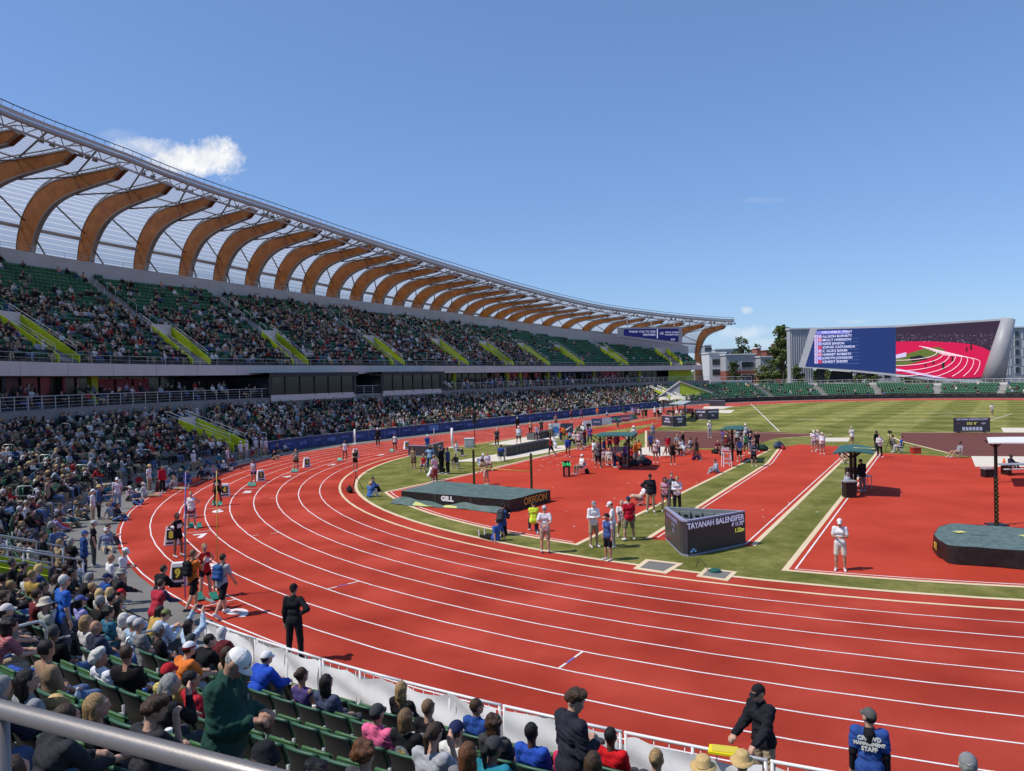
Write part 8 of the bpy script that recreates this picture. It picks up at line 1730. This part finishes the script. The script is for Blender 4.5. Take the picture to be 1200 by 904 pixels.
for s_, dz in (('CROWD', .075), ('MANAGEMENT', .005), ('STAFF', -.065)):
    text(s_, .075 if len(s_) < 8 else .058, mat('staff_print', (.62, .62, .55), .6), st_, kk.chest + kk.U * dz - kk.F * .135, Mb, bold=.004, depth=.006)
# man in the green sweatshirt, young man in the dark pullover
def stand_row(hx, hy, hgt, k, dr=.42):
    hz = row_z(k) + hgt; x, y = at(hx, hy, hz); return x, y, row_z(k)
def best_row(hx, hy, hgt, dr=.42):
    return min(range(ROWS), key=lambda k: abs(math.hypot(*(np.array(at(hx, hy, row_z(k) + hgt)) - C1)) - (row_r(k) - dr)))
k_ = best_row(291, 764, 1.84); x, y, z = stand_row(283, 764, 1.84, k_); x -= .17
gm, kk = person((x, y, z + .05), -8, 'hold', (.018, .058, .042), (.10, .095, .09), 'large man in a dark green sweatshirt and white cap looking down at his hands', height=1.88, res=.0085, hair='short', hc='grey', hat='cap', hatc=(.74, .72, .68), sleeve='l', fat=1.22, puff=.03, eyes=1, fingers=1, skin='m', nod=18)
mb = MB(); o_ = np.array(H(kk, .0, .098, .075)); mb.add([o_ + kk.HM @ np.array([.026 * math.cos(a), .004, .024 * math.sin(a)]) for a in np.linspace(0, 6.28, 15)[:-1]], [tuple(range(14))[::-1]]); mb.build('cap_badge', fab((.04, .05, .05)), gm)
pc = kk.chest + kk.F * .155 - kk.U * .0 + np.array([-.07, 0, 0]); MB().box(pc, (.035, .012, .04)).build('chest_label', fab((.2, .22, .2)), gm)
hm = (kk.wri[1] + kk.wri[-1]) / 2 + kk.fa[1] * .09; V, Fq, G = surface([('c', hm + (-.03, .0, -.05), hm + (.03, 0.01, -.05), .045, .045, 0), ('c', hm + (0, .01, -.12), hm + (.01, 0, -.05), .04, .05, 0)], .012, .03); me = np_mesh('snack', V, Fq); o = bpy.data.objects.new('snack_bag', me); col.objects.link(o); o.location = gm.location; o.rotation_euler = gm.rotation_euler; o.scale = gm.scale; setm(o, mat('snack_brown', (.16, .08, .045), .6, .6, 30)); tag(o, 'small brown snack bag held by the man in green', 'bag')
k_ = best_row(673, 804, 1.80); x, y, z = stand_row(673, 804, 1.80, k_); y -= .1; x -= .07
ym, kk = person((x, y, z), 30, 'hold', (.022, .023, .033), (.03, .03, .035), 'young man with tousled hair in a dark pullover standing and looking right', height=1.80, res=.009, hair='tousled', hc='brown', sleeve='l', puff=.026, eyes=1, fingers=1, turn=-75, nod=-10)
for s in SEATS:
    for (gx, gy) in ((gm.location.x, gm.location.y), (ym.location.x, ym.location.y)):
        if math.hypot(s.x - gx, s.y - gy) < .5: s.occ = 'x'
# small things people hold or set down
def on_row(px, py, h, dr=.25):
    k = min(range(ROWS), key=lambda k: abs(math.hypot(*(np.array(at(px, py, row_z(k) + h)) - C1)) - (row_r(k) - dr))); return (*at(px, py, row_z(k) + h), row_z(k) + h)
def bottle(px, py, z, lab, c_=(.05, .16, .42)):
    x, y, z = on_row(px, py, .75, .3); t = thing('water_bottle', lab, 'bottle', (x, y, z - .11)); MB().lathe([(.03, 0), (.034, .01), (.034, .15), (.03, .17), (.014, .20), (.014, .215)], n=14).build('bottle_body', mat('bottle_clear', (.35, .45, .55), .15, spec=.6), t, True); MB().lathe([(.0352, .05), (.0352, .12)], n=14).build('label', mat('bottle_label', c_, .5), t); MB().lathe([(.016, .212), (.016, .232), (.004, .233)], n=10).build('cap', M_WPR, t)
bottle(91, 818, 3.2, 'clear water bottle with a blue label left of the blond spectator'); bottle(125, 882, 3.35, 'clear water bottle on the seat arm below the steel rail'); bottle(628, 899, 1.9, 'clear water bottle near the teal spectator'); 
def cup(px, py, z, lab, c_): x, y, z = on_row(px, py, .71, .3); t = thing('paper_cup', lab, 'cup', (x, y, z - .06)); MB().lathe([(.028, 0), (.04, .12)], n=14).build('cup_body', c_, t, True); MB().lathe([(.042, .118), (.042, .13), (.034, .138)], n=14).build('lid', M_WPR, t)
cup(198, 862, 3.3, 'white paper cup with a lid on the seat arm behind the man in green', M_WPR); cup(369, 832, 1.8, 'small pale paper cup on a front seat arm', mat('cup_tan', (.6, .45, .3), .6)); bt = on_row(170, 812, .70, .3); t = thing('drink_can', 'blue drink can on the armrest by the reclining white haired spectator', 'can', (bt[0], bt[1], bt[2] - .06)); MB().lathe([(.028, 0), (.033, .01), (.033, .115), (.027, .125)], n=14).build('can_body', mat('can_blue', (.03, .10, .36), .3, metal=.4), t, True); MB().lathe([(.026, .1255), (.004, .1258)], n=12).build('can_top', M_ARM, t)
x, y, z = on_row(64, 826, .85, .5); t = thing('straw_hat', 'pale straw hat held low behind the steel rail', 'hat', (x, y, z - .05)); V, Fh = hat_parts('straw'); mb = MB(); mb.add(V, Fh); h_ = mb.build('crown', mat('straw', (.55, .38, .16), .8), t, True); h_.rotation_euler = (R_(-65), 0, .4); h_.scale = (1.05,) * 3; MB().lathe([(.09, -.01), (.092, .02)], n=18).build('band', fab((.3, .2, .1)), t)
for px, py, z, c_, lab in ((85, 805, 2.6, (.03, .03, .035), 'black rucksack on a seat left of the blond spectator'), (22, 790, 3.0, (.03, .08, .32), 'blue jacket heap on a seat beside the sitter at the left edge'), (62, 770, 2.6, (.24, .25, .27), 'folded grey clothing on a seat back left of the hoop'), (186, 845, 2.9, (.10, .10, .10), 'black and white patterned bag beside the boy'), (478, 872, 2.0, (.4, .4, .42), 'pale grey jacket heaped on a seat below the printed tee'), (452, 872, 2.0, (.05, .05, .055), 'dark jacket heaped on a seat left of the pale one')):
    x, y, z = on_row(px, py, .56, .25); V, Fq, G = surface([('c', (-.16, 0, .1), (.14, .03, .1), .1, .09, 0), ('c', (-.05, .08, .16), (.1, .02, .2), .07, .06, 0), ('c', (-.18, -.08, .06), (.02, -.1, .05), .06, .05, 0)], .02, .04); me = np_mesh('heap', V, Fq); o = bpy.data.objects.new('clothing_heap' if 'bag' not in lab and 'rucksack' not in lab else 'rucksack', me); col.objects.link(o); o.location = (x, y, z - .12); o.rotation_euler = (0, 0, px); setm(o, fab(c_)); tag(o, lab, 'clothing' if 'bag' not in lab and 'rucksack' not in lab else 'bag')
# ---- everyone else: the nearest are people of their own, the rest of the crowd is one mass
def occ_p(s):
    if s.q < q_ang(233.5): return .30 if s.q > q_ang(243) and s.px and s.px[0] < 235 and s.k < 8 else 0.0     # foreground seats: mostly those placed by hand
    if s.q < q_ang(213): return .8
    if s.q < 60: return .93
    if s.q < 84: return .80
    if s.q < 106: return .45
    return .05 if s.k > 2 else .16
for s in SEATS:
    if s.occ is None and RNG.random() < occ_p(s): s.occ = 'r'
CT = [('white', (.66, .65, .66)), ('black', BK), ('navy', NV_), ('red', (.42, .02, .03)), ('grey', (.26, .27, .29)), ('pale blue', (.28, .38, .55)), ('charcoal', (.05, .05, .055)), ('green', (.02, .10, .05)), ('pink', (.6, .25, .3)), ('royal blue', (.03, .09, .36)), ('tan', (.36, .26, .16)), ('yellow', (.6, .45, .08)), ('orange', (.6, .18, .05)), ('maroon', (.14, .015, .03)), ('cream', (.58, .5, .38)), ('lilac', (.34, .28, .45))]
HT = [(None, 'short brown hair', 'short', 'brown'), (None, 'short dark hair', 'short', 'dark'), (None, 'long blond hair', 'long', 'blond'), (None, 'a dark ponytail', 'pony', 'dark'), (None, 'grey hair', 'short', 'grey'), ('cap', 'a white cap', 'short', 'brown'), ('cap', 'a navy cap', 'short', 'grey'), ('straw', 'a straw hat', 'bob', 'light'), ('sun', 'a pale sun hat', 'bob', 'grey'), (None, 'long brown hair', 'long', 'brown'), ('cap', 'a red cap', 'short', 'dark'), (None, 'white hair', 'bob', 'white')]
HCOL = {'a white cap': WH, 'a navy cap': NV_, 'a red cap': (.45, .02, .03), 'a pale sun hat': (.55, .5, .42)}
budget = 298 - len(PEOPLE)
cand = sorted([s for s in SEATS if s.occ == 'r' and s.px and -5 < s.px[0] < 1205 and 420 < s.px[1] < 910], key=lambda s: s.d)[:budget]
combos = [(a, b, w_) for a in range(len(CT)) for b in range(len(HT)) for w_ in range(2) if not (HT[b][0] in ('straw', 'sun') and (a + w_) % 3) and not (a in (0, 11, 12) and b % 2)]; random.Random(5).shuffle(combos)
def place_word(s): 
    if s.q < q_ang(231): return 'in the foreground rows'
    if s.q < q_ang(214): return 'near the lime stair opening'
    if s.q < q_ang(202): return 'behind the grey path'
    if s.q < q_ang(188): return 'by the black fence'
    if s.q < q_ang(178): return 'above the path sitters'
    return 'left of the far lime walls'
for s, (a, b, w_) in zip(cand, combos):
    cn, cc = CT[a]; hat, hn, hs, hc = HT[b]; pose = ['sit', 'sit_lean', 'sit_fold', 'sit_clap', 'sit_phone', 'crossleg', 'sit_chin'][(s.i * 7 + s.k * 3) % 7]; x, y = S(s.q, row_r(s.k) - .2)
    lab = f'spectator in {cn} {"tee" if w_ == 0 else "jumper"} with {hn} {place_word(s)}'
    a_ = outward(s.q); face = math.degrees(math.atan2(-a_[1], -a_[0])) + RNG.uniform(-22, 22)
    person((x, y, s.z), face, pose, cc, [DG, (.1, .15, .27), KH, BK][(s.i + s.k) % 4], lab, res=.026 if s.d > 15 else .014, hair=hs, hc=hc, hat=hat, hatc=HCOL.get(hn, WH), height=1.68 + .1 * RNG.random(), stripe=(cn not in ('black', 'charcoal') and (s.i + 2 * s.k) % 5 == 0), sleeve='sl'[w_], skin='llmmbd'[(s.i * 5 + s.k) % 6], group='spectators sitting round the near bend')
    s.occ = 'named'
seen = [s for s in SEATS if seat_visible(s) and s.q < q_ang(205) and s.d < 40]
seen.sort(key=lambda s: s.d); near = seen[:295]; nset = set(id(s) for s in near)
for s in near:
    a_ = outward(s.q); rz = math.atan2(-a_[1], -a_[0]) - math.pi / 2; full = s.occ not in (None,)
    t = thing('stadium_chair', f'{"" if full else "empty "}green stadium chair, pan {"folded down" if full else "tipped up"}, in the {ORDR[s.k]} row of the near stand', 'stadium chair', (s.x, s.y, s.z), rz, f'{"occupied" if full else "empty"} green chairs in the {ORDR[s.k]} row')
    for nm in ('backrest', 'rear_panel', 'pan_down' if full and s.occ != 'x' else 'pan_up', 'armrest'):
        o = bpy.data.objects.new({'pan_up': 'seat_pan', 'pan_down': 'seat_pan'}.get(nm, nm), SP[nm]); col.objects.link(o); o.parent = t
def tile(name, base_v, base_f, xf, mats, base_mi=None, mi=None, smooth=False, **tg):
    """many far copies of one light shape gathered in one mesh; xf rows: x, y, z, heading, scale"""
    bv = np.asarray(base_v, np.float32); bf = np.asarray(base_f, np.int64); n = len(xf); ca, sa = np.cos(xf[:, 3]), np.sin(xf[:, 3])
    X = (bv[None, :, 0] * ca[:, None] - bv[None, :, 1] * sa[:, None]) * xf[:, 4:5] + xf[:, 0:1]; Y = (bv[None, :, 0] * sa[:, None] + bv[None, :, 1] * ca[:, None]) * xf[:, 4:5] + xf[:, 1:2]; Z = bv[None, :, 2] * xf[:, 4:5] + xf[:, 2:3]
    return np.stack([X, Y, Z], -1).reshape(-1, 3), (bf[None] + (np.arange(n) * len(bv))[:, None, None]).reshape(-1, 4)
sb = MB(); sb.box((0, -.06, .65), (.47, .06, .46)); sb.box((0, .1, .60), (.43, .07, .36)); SBV = np.concatenate(sb.v); SBF = np.array(sb.f)
def head_of(q): a_ = outward(q); return math.atan2(-a_[1], -a_[0]) - math.pi / 2
low = [s for s in SEATS if id(s) not in nset]; xf = np.array([(s.x, s.y, s.z, head_of(s.q), 1.0) for s in low]); V, Fq = tile('', SBV, SBF, xf, None)
M_SEATF = mat('seat_green_far', (.028, .115, .06), .5, .3, .6)
me = np_mesh('seat_rows', V, Fq, None, 0, False); me.materials.append(M_SEATF); o = bpy.data.objects.new('stadium_seat_rows', me); col.objects.link(o); tag(o, 'rows of green seats filling the lower bowl all round', 'seats', kind='stuff')
UP = []
for k in range(24):
    P = UP_P0 + UP_DP * (k + .72); z = UP_Z0 + UP_DZ * k; dq = .53 * 60 / P
    for q in np.arange(GQ0 + .5, GQ1 - .5, dq):
        if up_rows(q) <= k or any(abs(q - v) < .85 or (abs(q - v) < (1.35 if v < 100 else 1.8) and P < 69) for v in VOM_Q): continue
        UP.append((q, k, P, z))
xf = np.array([(*S(q, P), z, head_of(q), 1.0) for q, k, P, z in UP]); V, Fq = tile('', SBV, SBF, xf, None)
me = np_mesh('seat_rows', V, Fq, None, 0, False); me.materials.append(M_SEATF); o = bpy.data.objects.new('upper_seat_rows', me); col.objects.link(o); tag(o, 'rows of green seats filling the shaded upper deck', 'seats', kind='stuff')
# crowd
CROWD_TOPS = [(.66, .63, .60), (.80, .77, .74), (.012, .011, .011), (.02, .018, .018), (.022, .024, .045), (.42, .03, .03), (.22, .20, .19), (.36, .38, .46), (.04, .037, .036), (.03, .08, .05), (.50, .27, .24), (.04, .07, .2), (.34, .23, .14), (.55, .36, .1), (.16, .025, .03), (.52, .42, .31)]
cm = [skin_mat('l'), skin_mat('m'), skin_mat('b'), hair_mat('brown'), hair_mat('dark'), hair_mat('grey'), hair_mat('blond'), fab((.50, .49, .48)), mat('straw', (.55, .38, .16), .8), fab(DG), fab((.1, .15, .27)), fab(KH), fab(BK)]
nb0 = len(cm); cm += [fab(tuple(round(.8 * v, 3) for v in c_)) for c_ in CROWD_TOPS]  # clothes darkened in colour to deepen the shade in the stand
who = [(s.x - .0, s.y, s.z, s.q, s.k, row_r(s.k) - .2, s.d) for s in SEATS if s.occ == 'r']
for q, k, P, z in UP:
    p = .42 if q < 5 and k > 12 else (.74 if q < 30 else (.60 if q < 45 else (.42 if q < 58 else (.22 if q < 66 else (.08 if q < 82 else .04)))))
    if k > 14: p *= .65
    if k < 8 and q < 62: p = max(p, .9)
    if q < -8 and k > 15: p *= .45
    p *= .25 + 1.25 * (math.sin(q * .9 + k * .7) * math.sin(q * .35 - k * .3 + 1) * .5 + .5) * (1.0 if math.sin(q * .21 + k * .45) > -.5 else .6)
    if RNG.random() < min(p, .93): who.append((0, 0, z, q, k, P - .2, 100.0))
for P_, z_ in ((60.2, CONC_Z), (61.4, CONC_Z + .3), (62.6, CONC_Z + .6)):
    for q in np.arange(GQ0, 100, .62):
        if not (-4 < q < 28) and RNG.random() < .34: who.append((0, 0, z_, q, 0, P_, 90.0))
BASES = [low_person(ps, dict(hair=hr, sleeve=sl, hat=None), rs) for ps, hr, sl, rs in (('sit', 'short', 's', .06), ('sit_lean', 'bob', 'l', .06), ('sit_fold', 'short', 'l', .06), ('crossleg', 'long', 's', .06), ('sit_clap', 'short', 's', .06), ('sit_phone', 'pony', 'l', .06))]
print('crowd', len(who), 'seats', len(low), len(UP), 'base', [len(b[0]) for b in BASES], 'people', len(PEOPLE))
VV, FF, MI = [], [], []; off = 0
idx = RNG.integers(0, len(BASES), len(who))
for bi_, (bv, bfc, bg) in enumerate(BASES):
    ii = np.where(idx == bi_)[0]
    if not len(ii): continue
    xf = np.array([(*S(who[i][3], who[i][5]), who[i][2], head_of(who[i][3]) + RNG.uniform(-.5, .5), RNG.uniform(.93, 1.05)) for i in ii]); V, Fq = tile('', bv, bfc, xf, None)
    n = len(ii); sk_ = RNG.choice([0, 0, 1, 1, 2], n); hr_ = RNG.choice([3, 3, 3, 4, 4, 4, 5, 6, 7, 7, 8, 9, 3, 4], n); bt_ = RNG.choice([9, 10, 11, 12], n); tp_ = nb0 + RNG.choice(len(CROWD_TOPS), n, p=np.array([1.2, 1.1, 3.4, 3.2, 1.7, .8, 1.2, .5, 2.4, .5, .5, .45, .8, .12, .6, .5]) / 18.97)
    mi = np.stack([sk_, tp_, bt_, hr_], 1)[:, bg.astype(int)].reshape(-1)
    VV.append(V); FF.append(Fq + off); MI.append(mi); off += len(V)
me = np_mesh('crowd', np.concatenate(VV), np.concatenate(FF), np.concatenate(MI), 0, True)
for m_ in cm: me.materials.append(m_)
me.polygons.foreach_set('material_index', np.concatenate(MI).astype(np.int32)); me.update()
o = bpy.data.objects.new('spectator_crowd', me); col.objects.link(o); tag(o, 'dense crowd of seated spectators filling both tiers of the grandstand', 'crowd', kind='stuff')
